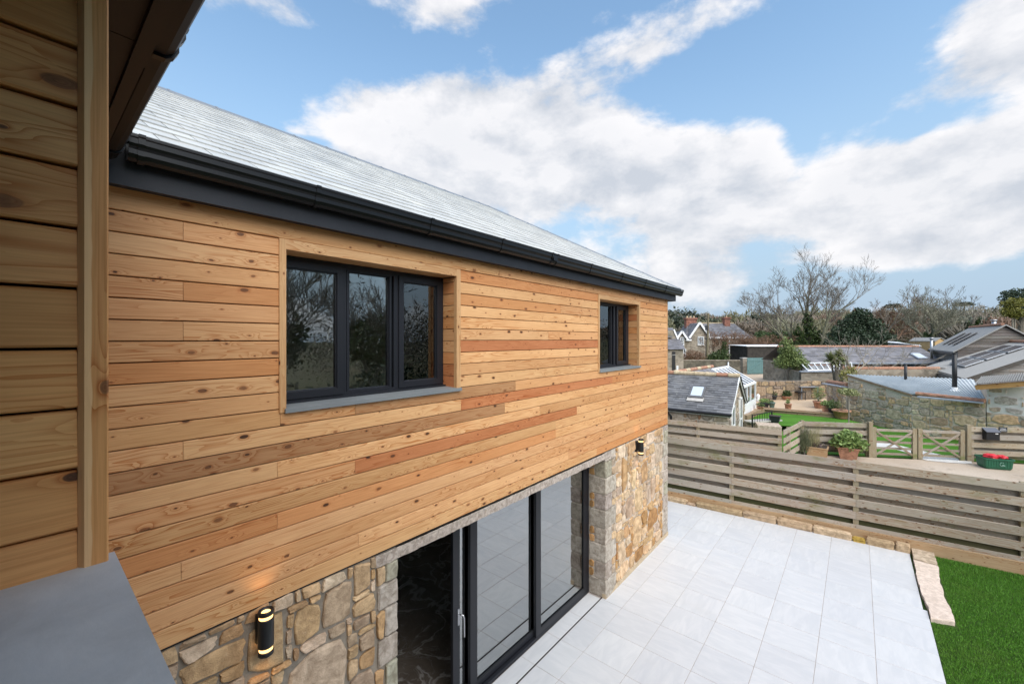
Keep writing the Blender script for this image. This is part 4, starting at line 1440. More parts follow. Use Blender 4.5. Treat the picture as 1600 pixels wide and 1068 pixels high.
def lawn_region(r, n):
    x = r.uniform(4.03, 11.5, n); y = r.uniform(5.0, 12.4, n)
    ok = (y < FO.y + 0.091 * x - 0.01) & (x > 4.07) & (r.uniform(0, 1, n) < np.clip(1.25 - (x - 3.2 - y * 0.2) / 6.0, 0.3, 1))
    sl_ = (y > 8.98) & (x < 4.36)
    return np.stack([x, y], 1)[ok & ~sl_]
stuff(blades(420000, lawn_region, 0.016, 0.034, 3, 'lawn_grass', M['blade'], -0.034), 'short bright green lawn grass beside the granite slab', 'grass')

# ================================================================== fences
def place(o, p, ang):
    o.location = p
    o.rotation_euler = (0, 0, ang)
    return o
FCOL = [(0.40, 0.36, 0.30), (0.43, 0.385, 0.32), (0.385, 0.355, 0.305), (0.415, 0.37, 0.295), (0.40, 0.375, 0.335)]
def fence(name, label, p0, length, ang, front, back, posts, post_z, board_t=0.022, post_w=0.095, group=None, joint=None, lift=0.0):
    T = thing(name, label, 'fence', group)
    place(T, p0, ang)
    for x in posts:
        MB().box(x - post_w / 2, x + post_w / 2, 0.001, post_w, -0.1, post_z).build('post', M['fence_z'], T)
    ends = joint or ([0.0] + [x for x in posts if 0.2 < x < length - 0.2] + [length])
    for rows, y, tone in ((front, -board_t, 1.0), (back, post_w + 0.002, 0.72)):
        for (z0, z1) in rows:
            for a, c in zip(ends, ends[1:]):
                d1, d2 = rnd.uniform(-0.006, 0.006), rnd.uniform(-0.006, 0.006)
                q = MB()
                yy = y + rnd.uniform(-0.003, 0.002)
                q.hexa([(a + 0.002, yy, z0 + d1), (c - 0.002, yy, z0 + d2), (c - 0.002, yy + board_t, z0 + d2), (a + 0.002, yy + board_t, z0 + d1)],
                       [(a + 0.002, yy, z1 + d1), (c - 0.002, yy, z1 + d2), (c - 0.002, yy + board_t, z1 + d2), (a + 0.002, yy + board_t, z1 + d1)])
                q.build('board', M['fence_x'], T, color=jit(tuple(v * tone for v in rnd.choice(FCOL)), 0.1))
    return T
fr = [(1.645 - k * 0.272 - 0.155, 1.645 - k * 0.272) for k in range(6)]
bk_ = [(1.645 - k * 0.272 - 0.272 - 0.02, 1.645 - k * 0.272 - 0.135) for k in range(6)]
x0 = -4.0
F1 = fence('garden_fence', 'tall weathered hit and miss board fence running along the back of the patio', FO + fd * x0 + fn * 0.05, 19.2, FA, fr, bk_,
           [v - x0 for v in (-4.0 + 0.05, -1.6, 0.80, 3.20, 5.60, 8.0, 10.4, 12.8, 15.15)], 1.655)
gb = MB()
for (a, c) in ((x0, 1.02), (1.024, 3.42), (3.424, 5.82), (5.824, 8.22), (8.224, 10.62), (10.624, 13.02), (13.024, 15.2)):
    MB().box(a - x0, c - x0, -0.055, -0.024, -0.06, 0.20 - 0.09 * 0).build('gravel_board', M['newtimber'], F1)
# neighbour's fence on the far side of the lane
Z2, T2 = 0.43, 1.53
def rows2(n, pitch=0.25, h=0.155, top=T2 - Z2):
    return [(top - k * pitch - h, top - k * pitch) for k in range(n)]
pA, pB = Vector((-5.0, 13.9, Z2)), Vector((1.454, 14.896, Z2))
dAB = pB - pA
fence('lane_fence', 'low grey board fence across the lane in front of the slate roofed cottage', pA, dAB.length, math.atan2(dAB.y, dAB.x), rows2(4), [(r0 - 0.12, r1 - 0.13) for r0, r1 in rows2(4)],
      [0.05, 2.4, dAB.length - 2.35, dAB.length - 0.06], T2 - Z2 - 0.02, group='weathered fences along the lane')
pC = Vector((1.754, 17.006, Z2))
dBC = pC - pB
fence('return_fence', 'short return of open slat fence beside the feathery plant', pB + Vector((0.02, 0.02, 0)), dBC.length, math.atan2(dBC.y, dBC.x), [(a, c) for a, c in rows2(4)], [], [0.75, dBC.length - 0.06], T2 - Z2 - 0.02, group='weathered fences along the lane')
A2 = math.atan(0.572)
d2 = Vector((math.cos(A2), math.sin(A2), 0)); n2_ = Vector((-d2.y, d2.x, 0))
lenM = (3.509 - 1.754) / d2.x
fence('pot_fence', 'low weathered fence behind the potted plants left of the gates', pC, lenM, A2, rows2(4), [(r0 - 0.12, r1 - 0.14) for r0, r1 in rows2(4)], [0.05, lenM - 0.03], T2 - Z2 + 0.02, group='weathered fences along the lane')
pR = pC + d2 * ((5.98 - 1.754) / d2.x)
RF = fence('letterbox_fence', 'low weathered fence right of the gates carrying the letterbox', pR, 2.6, A2, rows2(4), [(r0 - 0.12, r1 - 0.14) for r0, r1 in rows2(4)], [0.04, 2.0], T2 - Z2 + 0.03, group='weathered fences along the lane')
# gates
def gate(label, xa, xb, brace):
    T = thing('field_gate', label, 'gate', 'pair of timber field gates')
    p = pC + d2 * ((xa - 1.754) / d2.x) - n2_ * 0.03
    p.z = Z2
    place(T, p, A2)
    Lg = (xb - xa) / d2.x
    Hh = 0.93
    q = lambda a, c, w=0.035, h=0.075, y=0.0: MB().beam((a[0], y, a[1]), (c[0], y, c[1]), w, h)
    for (x, w) in ((0.06, 0.12), (Lg - 0.06, 0.12)):
        MB().box(x - w / 2, x + w / 2, -0.035, 0.045, -0.02 if x > 1 else 0.0, Hh + 0.05).build('stile', M['fence_z'], T)
    MB().box(0.12, Lg - 0.12, -0.03, 0.04, Hh - 0.07, Hh).build('rail', M['fence_x'], T, color=(0.40, 0.37, 0.33))
    for z in (0.09, 0.27, 0.47, 0.67):
        MB().box(0.12, Lg - 0.12, 0.0, 0.022, z, z + 0.07).build('rail', M['fence_x'], T, color=jit((0.34, 0.31, 0.26)))
    q((0.12, 0.10), (Lg - 0.14, Hh - 0.08), 0.022, 0.06, -0.016).build('brace', M['fence_x'], T, color=(0.37, 0.34, 0.29))
    q((0.12, Hh - 0.08), (Lg - 0.14, 0.12), 0.022, 0.06, -0.040).build('brace', M['fence_x'], T, color=(0.30, 0.255, 0.20))
    return T
gate('left leaf of the pair of weathered X braced field gates', 3.56, 4.66, 0)
gate('right leaf of the pair of weathered X braced field gates', 4.69, 5.80, 1)
gp = thing('gate_post', 'square weathered gate post beside the left gate leaf', 'gate post', 'gate posts')
MB().box(-0.055, 0.055, -0.055, 0.055, -0.1, 1.16).build('post', M['fence_z'], gp)
place(gp, pC + d2 * ((3.50 - 1.754) / d2.x) - n2_ * 0.06 + Vector((0, 0, 0.0)), A2)
gp2 = thing('gate_post', 'square weathered gate post beside the right gate leaf', 'gate post', 'gate posts')
MB().box(-0.055, 0.055, -0.055, 0.055, -0.1, 1.16).build('post', M['fence_z'], gp2)
place(gp2, pC + d2 * ((5.89 - 1.754) / d2.x) - n2_ * 0.03, A2)
# letterbox and house sign on the right fence
def on_rf(px, py, y=-0.03):
    """local x, z on the front of the right fence"""
    s = sight(px, py)
    o_ = pR + n2_ * y - CAM
    a = o_.dot(n2_) / s.dot(n2_)
    p = CAM + s * a - pR
    return p.dot(d2), p.z
LBX = thing('letterbox', 'black metal letterbox with sloping lid fixed to the lane fence', 'letterbox')
place(LBX, pR, A2)
(xa, zt), (xb, zb) = on_rf(1535, 668), on_rf(1555.5, 686)
q = MB()
q.sweep([(xa, -0.024, zb), (xa, -0.17, zb), (xa, -0.17, zt - 0.10), (xa, -0.024, zt - 0.0)], (xb - xa, 0, 0))
q.build('body', M['lampblack'], LBX)
q = MB()
q.sweep([(xa - 0.012, -0.024, zt), (xa - 0.012, -0.19, zt - 0.105), (xa - 0.012, -0.19, zt - 0.092), (xa - 0.012, -0.024, zt + 0.014)], (xb - xa + 0.024, 0, 0))
q.build('lid', plain('letterbox_lid', (0.085, 0.09, 0.11), 0.4), LBX)
MB().box(xb - 0.12, xb - 0.045, -0.174, -0.170, zt - 0.16, zt - 0.135).build('name_card', M['whiteplastic'], LBX)
MB().lathe((0, 0, 0), [(0.008, 0), (0.008, 0.006)], 8).build('lock', M['steel'], LBX).location = (xb - 0.16, -0.172, zt - 0.15)
SG = thing('house_sign', 'small dark slate house sign with two white lines beside the letterbox', 'sign')
place(SG, pR, A2)
(xa, zt), (xb, zb) = on_rf(1560.5, 667), on_rf(1573.5, 674.6)
MB().box(xa, xb, -0.042, -0.024, zb, zt).build('plaque', plain('sign_slate', (0.035, 0.04, 0.048), 0.5), SG)
q = MB()
wd, hg = xb - xa, zt - zb
rg = random.Random(4)
for (zc, x0_, x1_, hh) in ((zt - hg * 0.30, xa + wd * 0.18, xb - wd * 0.2, hg * 0.20), (zt - hg * 0.66, xa + wd * 0.10, xb - wd * 0.1, hg * 0.22)):
    x = x0_
    while x < x1_:
        w_ = wd * rg.choice([0.05, 0.07, 0.08])
        q.box(x, min(x + w_ * 0.38, x1_), -0.044, -0.0421, zc - hh / 2, zc + hh / 2)
        zz = rg.choice([zc - hh / 2, zc + hh / 2 - hh * 0.28, zc - hh * 0.14])
        q.box(x + w_ * 0.38, x + w_, -0.044, -0.0421, zz, zz + hh * 0.28)
        x += w_ + wd * 0.022
q.build('lettering', M['whitepaint'], SG)
# recycling box and bags on the lane
bx = onz(1553.5, 730, 0.445)
RB_ = thing('recycling_box', 'dark green plastic recycling box on the lane by the fence', 'box')
place(RB_, bx, R(20))
q = MB()
def ringbox(w, d_, z, r=0.05):
    pts = []
    for (sx, sy, a0) in ((1, 1, 0), (-1, 1, 90), (-1, -1, 180), (1, -1, 270)):
        for k in range(4):
            a = R(a0 + k * 30)
            pts.append((sx * (w / 2 - r) + r * math.cos(a), sy * (d_ / 2 - r) + r * math.sin(a), z))
    return pts
prof = [(0.58, 0.36, 0.0), (0.62, 0.40, 0.05), (0.66, 0.43, 0.27), (0.70, 0.47, 0.272), (0.70, 0.47, 0.315), (0.655, 0.42, 0.315), (0.62, 0.39, 0.08)]
rr = [ringbox(*p) for p in prof]
for r_ in rr: q.v += r_
for i in range(len(rr) - 1):
    for k in range(16):
        kk = (k + 1) % 16
        q.f.append((i * 16 + k, i * 16 + kk, (i + 1) * 16 + kk, (i + 1) * 16 + k))
q.f.append(tuple(reversed(range(16)))); q.f.append(tuple((len(rr) - 1) * 16 + k for k in range(16)))
q.mi = [0] * len(q.f)
q.build('tub', M['boxgreen'], RB_)
q = MB()
for k in range(9):
    x = -0.24 + k * 0.06
    q.ob((x, -0.212, 0.16), (0.006, 0, 0), (0, 0.004, 0.0), (0, -0.010, 0.10))
q.build('rib', M['boxgreen'], RB_)
q = MB()                                            # arrow emblem
q.tube([(0.05 + 0.05 * math.cos(R(a)), -0.2175 - 0.0, 0.16 + 0.05 * math.sin(R(a))) for a in range(40, 330, 30)], 0.008, 4)
q.ob((0.085, -0.219, 0.13), (0.03, 0, -0.012), (0, 0.003, 0), (0.006, 0, 0.012))
q.build('emblem', plain('emblem_pale', (0.20, 0.34, 0.28), 0.6), RB_)
def bag(dx, dy, dz, sx, sy, sz, seed, label):
    rg = random.Random(seed)
    m_ = MB()
    nu, nv = 14, 9
    for i in range(nv + 1):
        f_ = math.pi * i / nv
        for k in range(nu):
            a = 2 * math.pi * k / nu
            v = Vector((math.sin(f_) * math.cos(a), math.sin(f_) * math.sin(a), math.cos(f_)))
            n_ = 1 + 0.30 * mnoise.noise(v * 2.1 + Vector((seed, 0, 0))) + 0.14 * mnoise.noise(v * 5 + Vector((0, seed, 0)))
            m_.v.append((dx + v.x * sx * n_, dy + v.y * sy * n_, dz + v.z * sz * n_))
    for i in range(nv):
        for k in range(nu):
            kk = (k + 1) % nu
            m_.f.append((i * nu + k, (i + 1) * nu + k, (i + 1) * nu + kk, i * nu + kk))
    m_.mi = [0] * len(m_.f)
    o_ = m_.build('red_bag', M['redbag'], None)
    place(o_, bx, R(20))
    return tag(o_, label, 'bag', 'red bags in the recycling box')
bag(-0.08, 0.0, 0.33, 0.17, 0.16, 0.08, 3, 'larger crumpled red bag on the left of the green recycling box')
bag(0.17, 0.0, 0.33, 0.13, 0.14, 0.06, 8, 'smaller red bag on the right of the green recycling box')

# ================================================================== surfaces beyond the fence
def sheet(name, pts, z, mat, label=None):
    m_ = MB()
    m_.poly([(p[0], p[1], z) for p in pts])
    return struct(m_.build(name, mat, None), label)
def px_sheet(name, pix, z, mat, label=None):
    return sheet(name, [onz(a, c, z)[:2] for a, c in pix], z, mat, label)
l0 = FO + fn * 0.2
sheet('lane', [(l0 + fd * -8)[:2], (l0 + fd * 16)[:2], (15, 23.5), (7.6, 20.2), (1.78, 16.9), (1.5, 14.8), (-8, 13.4)], 0.432, M['lane'])
sheet('neighbour_lawn', [(1.3, 14.95), (1.8, 17.03), (9.0, 21.15), (9.0, 22.4), (4.9, 24.0), (2.8, 26.2), (-2.6, 24.5), (-1.0, 15.5)], 0.440, M['lawn_far'])
def path_edge():
    return [(1352, 689), (1375, 688.5), (1400, 694), (1432, 702), (1462, 708), (1490, 714.5), (1518, 720), (1519, 724), (1480, 722), (1450, 719), (1438, 716), (1432, 711), (1405, 703), (1380, 698), (1352, 697)]
px_sheet('gravel_path', path_edge(), 0.4445, M['gravel'])
px_sheet('upper_lawn', [(1160, 662), (1160, 650), (1195, 640), (1312, 651), (1352, 663), (1345, 668), (1300, 668)], 0.70, M['lawn_far'])
px_sheet('terrace', [(1150, 645), (1195, 639), (1310, 648), (1303, 620), (1160, 618)], 0.85, M['terrace'])
px_sheet('courtyard', [(1150, 600), (1300, 600), (1230, 572), (1160, 572)], 0.55, M['courtyard'])

def stone_face(parent, profile, cell, seed, cols, mortar, name='stone', gap=0.011, proud=0.035, n=10, thick=0.35, holes=(), wall_name='wall', sizes=None, warp=0.03):
    """rubble wall along a straight run: profile is a list of (plan point, z bottom, z top)"""
    a, c = Vector((*profile[0][0][:2], 0)), Vector((*profile[-1][0][:2], 0))
    d_ = (c - a); Ln = d_.length; d_.normalize()
    nn = Vector((d_.y, -d_.x, 0))                    # outward, towards the camera side
    if nn.dot(CAM - a) < 0: nn = -nn
    ss = [((Vector((*p[0][:2], 0)) - a).dot(d_), p[1], p[2]) for p in profile]
    mb = MB()
    fr_ = [a + d_ * s for s, _, _ in ss]
    lo = [Vector((p.x, p.y, q[1])) for p, q in zip(fr_, ss)]
    hi = [Vector((p.x, p.y, q[2])) for p, q in zip(fr_, ss)]
    outline = lo + hi[::-1]
    mb.hexa([p - nn * thick for p in outline], outline)
    w = mb.build(wall_name, mortar, parent)
    z0 = min(q[1] for q in ss); z1 = max(q[2] for q in ss)
    def top(s):
        for (s0, _, t0), (s1, _, t1) in zip(ss, ss[1:]):
            if s0 <= s <= s1:
                return t0 + (t1 - t0) * (s - s0) / max(1e-6, s1 - s0)
        return ss[-1][2]
    rg = random.Random(seed)
    for i, r_ in enumerate(rubble_layout(Ln, z1 - z0, seed, cell, sizes=sizes)):
        if z0 + r_[3] > min(top(r_[0]), top(r_[2])) + 0.04: continue
        if any(r_[0] < h_[1] and r_[2] > h_[0] and z0 + r_[1] < h_[3] and z0 + r_[3] > h_[2] for h_ in holes): continue
        m_ = rubble_stone(r_, lambda u, v, dd: a + d_ * u + nn * (dd + 0.002) + Vector((0, 0, z0 + v)), seed * 1000 + i, gap=gap, proud=proud, n=n, warp=warp)
        m_.build(name, M['stone'], w, color=jit(rg.choice(cols), 0.15))
    return w, a, d_, nn
WARM = [(0.58, 0.45, 0.29), (0.53, 0.39, 0.235), (0.60, 0.475, 0.31), (0.50, 0.405, 0.29), (0.57, 0.40, 0.23), (0.43, 0.37, 0.295), (0.62, 0.52, 0.375), (0.40, 0.30, 0.205)]
BIGS = [(6, 4, .004), (5, 3, .012), (4, 3, .02), (3, 3, .03), (4, 2, .04), (3, 2, .06), (2, 2, .05)]
# ---- rubble boundary wall and the tin roofed store
G0, K0, E0 = Vector((2.87, 25.57, 0)), Vector((4.94, 23.60, 0)), Vector((6.84, 22.85, 0))
ST = thing('tin_roofed_store', 'rubble stone store with pale corrugated tin roof and two flues', 'outbuilding')
_, _, _, nG = stone_face(ST, [(G0, 0.35, 2.56), (K0, 0.35, 1.97)], 0.105, 51, WARM + [(0.46, 0.40, 0.31)], M['mortar_pale'], sizes=BIGS)
_, _, _, nK = stone_face(ST, [(K0, 0.35, 1.97), (E0, 0.35, 1.97)], 0.105, 52, WARM, M['mortar_pale'], sizes=BIGS)
rK, rE = at(1425, 616, 17.0), at(1540, 623, 15.25)
rG = at(1323, 584.5, 19.9); rQ = rE + (rG - rK) * 1.0
rQ = at(1521, 591, 17.5); rQ.z = rG.z
def corrugate(mb, a, c, d_, e, n, amp=0.025, th=0.006, seg=6):
    """sheet a-c low edge, d-e high edge (d above a)"""
    a, c, d_, e = map(Vector, (a, c, d_, e))
    nrm = (c - a).cross(d_ - a).normalized()
    if nrm.z < 0: nrm = -nrm
    N = n * seg
    lo, hi = [], []
    for k in range(N + 1):
        t_ = k / N
        o_ = nrm * (amp * math.sin(2 * math.pi * n * t_))
        lo.append(a.lerp(c, t_) + o_); hi.append(d_.lerp(e, t_) + o_)
    i = len(mb.v)
    mb.v += [tuple(p) for p in lo] + [tuple(p) for p in hi]
    for k in range(N):
        mb.f.append((i + k, i + k + 1, i + N + 2 + k, i + N + 1 + k)); mb.mi.append(0)
q = MB(); corrugate(q, rK, rE, rG, rQ, 34)
RFt = q.build('roof', M['corrugated'], ST)
q = MB()
q.beam(rK + Vector((0, 0, -0.05)) , rG + Vector((0, 0, -0.05)), 0.06, 0.07)
q.build('verge_board', M['sleeper'], ST)
q = MB(); u1, u2 = at(1434, 619.5, 16.6), at(1537, 629, 15.1); q.beam(u1, u2, 0.22, 0.05); q.build('lead_flashing', M['lead'], ST)
for k in range(9):
    a, c = at(1431 + k * 12, 614.5 + k * 1.28, 16.9 - k * 0.2), at(1431 + (k + 1) * 12, 614.5 + (k + 1) * 1.28, 16.9 - (k + 1) * 0.2)
    MB().tube([a, c], [0.075, 0.085], 8).build('ridge_tile', M['terracotta'], ST)
def flue(px, ytop, ybot, dep, r, mat, collar=True):
    a, c = at(px, ybot, dep), at(px, ytop, dep)
    q = MB(); q.tube([a - Vector((0, 0, 0.1)), c], r, 14); q.tube([c, c + Vector((0, 0, 0.03))], r * 1.12, 14)
    q.build('flue', mat, ST, True)
    if collar:
        MB().lathe(a, [(r * 2.6, -0.02), (r * 2.4, 0.01), (r * 1.3, 0.04), (r * 1.05, 0.14)], 14).build('flue_collar', M['whitepaint'], ST)
flue(1415, 569, 601, 18.4, 0.055, M['railing'])
flue(1491.5, 552, 610, 16.6, 0.078, M['railing'])
# whitewashed end on the right
WE = thing('limewashed_barn_end', 'patchy limewashed stone wall under a timber beam at the right edge', 'outbuilding')
e1 = E0 + Vector((0.02, -0.008, 0)); e2 = E0 + Vector((3.2, -1.28, 0))
stone_face(WE, [(e1, 1.62, 2.58), (e2, 1.62, 2.72)], 0.13, 53, [(0.50, 0.38, 0.26), (0.52, 0.42, 0.32), (0.45, 0.33, 0.22), (0.58, 0.52, 0.46)], M['limewash'], sizes=BIGS, gap=0.045, proud=0.018)
stone_face(WE, [(e1, 0.35, 1.62), (e2, 0.35, 1.62)], 0.13, 54, WARM, M['mortar_pale'], sizes=BIGS)
b1, b2 = at(1524, 605, 15.0), at(1620, 598, 13.9)
q = MB(); q.beam(b1, b2, 0.12, 0.17); q.build('wall_plate', M['beam'], WE)
dv = (b2 - b1).normalized(); bkv = Vector((-dv.y, dv.x, 0))
q = MB(); corrugate(q, b1 + Vector((0, 0, 0.125)) - bkv * 0.12, b2 + Vector((0, 0, 0.125)) - bkv * 0.12, b1 + bkv * 2.0 + Vector((0, 0, 0.28)), b2 + bkv * 2.0 + Vector((0, 0, 0.28)), 24, 0.03)
q.build('roof', M['grey_roof'], WE)
# ---- garden wall behind the terrace
GW_ = thing('garden_wall', 'brown rubble garden wall behind the sandstone terrace', 'wall')
gw0, gw1 = Vector((-1.9, 26.06, 0)), Vector((1.9, 30.06, 0))
stone_face(GW_, [(gw0, 0.6, 1.93), (gw1, 0.6, 1.90)], 0.15, 55, [(0.27, 0.20, 0.13), (0.31, 0.23, 0.15), (0.24, 0.19, 0.14), (0.34, 0.25, 0.15), (0.21, 0.17, 0.13)], plain('dark_mortar', (0.16, 0.13, 0.10), 0.9), sizes=BIGS)
CW = thing('coped_wall', 'short rubble wall with slate and terracotta coping left of the store', 'wall')
cw0, cw1 = at(1292, 640, 22.0), Vector((2.80, 25.62, 0))
stone_face(CW, [(cw0, 0.4, 1.88), (cw1, 0.4, 1.95)], 0.12, 56, WARM + [(0.46, 0.40, 0.31)], M['mortar_pale'], sizes=BIGS)
q = MB(); q.beam((cw0.x, cw0.y, 1.94), (cw1.x, cw1.y, 2.0), 0.5, 0.05); q.build('coping', M['lead'], CW)
for k in range(6):
    a = Vector((cw0.x, cw0.y, 2.04)).lerp(Vector((cw1.x, cw1.y, 2.10)), k / 6) + Vector((0.05, 0.1, 0)); c = Vector((cw0.x, cw0.y, 2.04)).lerp(Vector((cw1.x, cw1.y, 2.10)), (k + 1) / 6) + Vector((0.05, 0.1, 0))
    MB().tube([a, c], [0.10, 0.11], 8).build('coping_tile', M['terracotta'], CW)

# ---- slate slopes for the older roofs
def slate_slope(mb, p, along, up, Ls, Us, w, gauge, seed):
    rg = random.Random(seed)
    along, up = Vector(along).normalized(), Vector(up).normalized()
    nrm = along.cross(up).normalized()
    if nrm.z < 0: nrm = -nrm
    p = Vector(p)
    nu = max(1, int(Us / gauge)); gauge = Us / nu
    nl = max(1, int(Ls / w)); w = Ls / nl
    for j in range(nu):
        off = 0.5 * w if j % 2 else 0
        for i in range(nl + (1 if off else 0)):
            s0 = max(0, i * w - off); s1 = min(Ls, (i + 1) * w - off)
            a, c = j * gauge - rg.uniform(0, 0.02), min(Us, (j + 1) * gauge + 0.05)
            h0, h1 = 0.020 + rg.uniform(0, 0.016), 0.004 + rg.uniform(0, 0.004)
            q0, q1, q2, q3 = (p + along * s0 + up * a, p + along * s1 + up * a, p + along * s1 + up * c, p + along * s0 + up * c)
            mb.poly([q0 + nrm * h0, q1 + nrm * h0, q2 + nrm * h1, q3 + nrm * h1])
            mb.poly([q0 + nrm * h0, q0 - nrm * 0.005, q1 - nrm * 0.005, q1 + nrm * h0])
            mb.f[-1], mb.f[-2] = mb.f[-1], mb.f[-2]
def slated(name, parent, p, along, up, Ls, Us, w, gauge, seed, mat):
    mb = MB(); slate_slope(mb, p, along, up, Ls, Us, w, gauge, seed)
    o_ = mb.build(name, mat, parent)
    return o_
# ---- cottage outbuilding
CT = thing('slate_cottage', 'small stone cottage with weathered slate roof and one rooflight', 'cottage')
cA, cB = Vector((-0.37, 16.56, 0)), Vector((-0.52, 20.02, 0))
ze, zr = 1.66, 2.80
cD = (cB - cA).normalized()
cL = Vector((-1, -0.04, 0)).normalized()
cM = (cA + cB) / 2
hol = [(0.42, 0.98, -0.3, 1.80), (2.10, 2.66, -0.3, 1.92)]
stone_face(CT, [(cA, -0.2, ze), (cM, -0.2, zr - 0.02), (cB, -0.2, ze)], 0.10, 61, [(0.36, 0.31, 0.24), (0.30, 0.26, 0.21), (0.40, 0.34, 0.26), (0.33, 0.27, 0.19)], M['mortar_pale'], holes=hol, sizes=BIGS)
stone_face(CT, [(cA + cL * 5.0, -0.2, ze), (cA, -0.2, ze)], 0.13, 62, [(0.38, 0.31, 0.23), (0.34, 0.24, 0.16), (0.42, 0.36, 0.28), (0.31, 0.27, 0.22), (0.29, 0.17, 0.10)], M['mortar_pale'], sizes=BIGS)
for (s0, s1, _, zt) in hol:
    D_ = MB()
    nx_ = Vector((cD.y, -cD.x, 0))
    pa = cA + cD * s0 + nx_ * 0.03; pb_ = cA + cD * s1 + nx_ * 0.03
    for (u, v) in ((s0, s0 + 0.07), (s1 - 0.07, s1)):
        D_.hexa([cA + cD * u + nx_ * 0.0 + Vector((0, 0, -0.2)), cA + cD * v + nx_ * 0.0 + Vector((0, 0, -0.2)), cA + cD * v + nx_ * 0.06 + Vector((0, 0, -0.2)), cA + cD * u + nx_ * 0.06 + Vector((0, 0, -0.2))],
                [cA + cD * u + Vector((0, 0, zt)), cA + cD * v + Vector((0, 0, zt)), cA + cD * v + nx_ * 0.06 + Vector((0, 0, zt)), cA + cD * u + nx_ * 0.06 + Vector((0, 0, zt))])
    D_.beam(Vector((*pa[:2], zt - 0.03)), Vector((*pb_[:2], zt - 0.03)), 0.06, 0.06)
    D_.beam(Vector((*pa[:2], 1.05)), Vector((*pb_[:2], 1.05)), 0.05, 0.06)
    dd = D_.build('door', M['whitepaint'], CT)
    g_ = MB(); mid = (pa + pb_) / 2; g_.ob((mid.x, mid.y, 0.8), cD * (s1 - s0) / 2 * 0.85, nx_ * 0.01, (0, 0, zt - 0.82)); g_.build('pane', M['pane_far'], dd)
upF = Vector((cM.x - cA.x, cM.y - cA.y, zr - ze)); UsF = upF.length
eo = Vector((0.10, -0.10, -0.06))
slated('front_slope', CT, Vector((*cA[:2], ze)) + eo + cL * 5.1, -cL, upF, 5.1, UsF + 0.12, 0.24, 0.13, 71, M['old_slate'])
upR = Vector((cM.x - cB.x, cM.y - cB.y, zr - ze))
slated('rear_slope', CT, Vector((*cB[:2], ze)) + Vector((0.10, 0.10, -0.06)) + cL * 5.1, -cL, upR, 5.1, UsF + 0.12, 0.24, 0.13, 72, M['old_slate'])
k = 0
while k * 0.42 < 5.0:
    a = Vector((*cM[:2], zr + 0.06)) + Vector((0.1, 0, 0)) + cL * (k * 0.42)
    MB().tube([a, a + cL * 0.41], [0.085, 0.095], 8).build('ridge_tile', M['terracotta_pale'] if k in (0, 2, 3, 4, 5) else M['terracotta'], CT)
    k += 1
for (p_, q_, mt) in ((cA, cM, M['whitepaint']), (cB, cM, M['whitepaint'])):
    z0_, z1_ = ze - 0.08, zr - 0.02
    MB().beam(Vector((p_.x + 0.09, p_.y, z0_)), Vector((q_.x + 0.09, q_.y, z1_)), 0.03, 0.11).build('bargeboard', mt, CT)
MB().beam(Vector((cB.x + 0.12, cB.y, ze - 0.05)), Vector((cM.x + 0.12, cM.y, zr + 0.02)), 0.04, 0.06).build('verge_strip', M['railing'], CT)
q = MB(); ga = Vector((*cA[:2], ze - 0.09)) + Vector((0.12, -0.16, 0)); q.tube([ga, ga + cL * 5.1], 0.055, 8); q.build('gutter', M['railing'], CT)
q = MB(); ga = Vector((*cA[:2], ze - 0.15)) + Vector((0.10, -0.09, 0)); q.beam(ga, ga + cL * 5.1, 0.03, 0.08); q.build('fascia', M['whitepaint'], CT)
q = MB(); dp = Vector((*cA[:2], 0)) + cL * 2.0 + Vector((0, -0.10, 0)); q.tube([dp + Vector((0, 0, -0.1)), dp + Vector((0, 0, 1.3)), dp + Vector((-0.25, 0, 1.55))], 0.04, 8); q.build('downpipe', M['railing'], CT)
# rooflight lying on the front slope
SKL_u = upF.normalized(); SKL_n = (-cL).cross(SKL_u).normalized()
if SKL_n.z < 0: SKL_n = -SKL_n
s_ = sight(1090, 614); P0 = Vector((*cA[:2], ze)) + eo
tt = (P0 - CAM).dot(SKL_n) / s_.dot(SKL_n); ctr = CAM + s_ * tt + SKL_n * 0.05
sk = MB(); sk.ob(ctr, cL * 0.27, SKL_u * 0.36, SKL_n * 0.055)
SK = sk.build('rooflight', plain('rooflight_frame', (0.12, 0.12, 0.125), 0.5), CT)
MB().ob(ctr + SKL_n * 0.058, cL * 0.20, SKL_u * 0.27, SKL_n * 0.006).build('pane', plain('rooflight_glass', (0.55, 0.62, 0.68), 0.06, spec=1.0), SK)
MB().ob(ctr - SKL_u * 0.44 - SKL_n * 0.0, cL * 0.30, SKL_u * 0.10, SKL_n * 0.012).build('flashing', M['concrete'], SK)
# ---- rear slate roof behind it and the conservatory
RC = thing('rear_cottage_roof', 'grey roofed range with terracotta ridge behind the slate cottage', 'cottage')
r1, r2 = onz(1030, 586.5, 2.74), onz(1113, 573.5, 2.74)
ral = (r2 - r1).normalized(); rdn = Vector((ral.y, -ral.x, 0)); rdn = rdn if rdn.dot(CAM - r1) > 0 else -rdn
lowp = r1 + rdn * 1.7 - Vector((0, 0, 1.0))
slated('front_slope', RC, lowp, ral, (r1 - lowp), (r2 - r1).length, (r1 - lowp).length, 0.3, 0.2, 74, M['scant_slate'])
q = MB(); q.hexa([lowp - Vector((0, 0, 1.3)), lowp + ral * (r2 - r1).length - Vector((0, 0, 1.3)), r2 - rdn * 1.7 - Vector((0, 0, 2.3)), r1 - rdn * 1.7 - Vector((0, 0, 2.3))],
                  [lowp - Vector((0, 0, 0.05)), lowp + ral * (r2 - r1).length - Vector((0, 0, 0.05)), r2 - rdn * 1.7 - Vector((0, 0, 1.0)), r1 - rdn * 1.7 - Vector((0, 0, 1.0))]); q.build('wall', M['concrete'], RC)
nk = 14
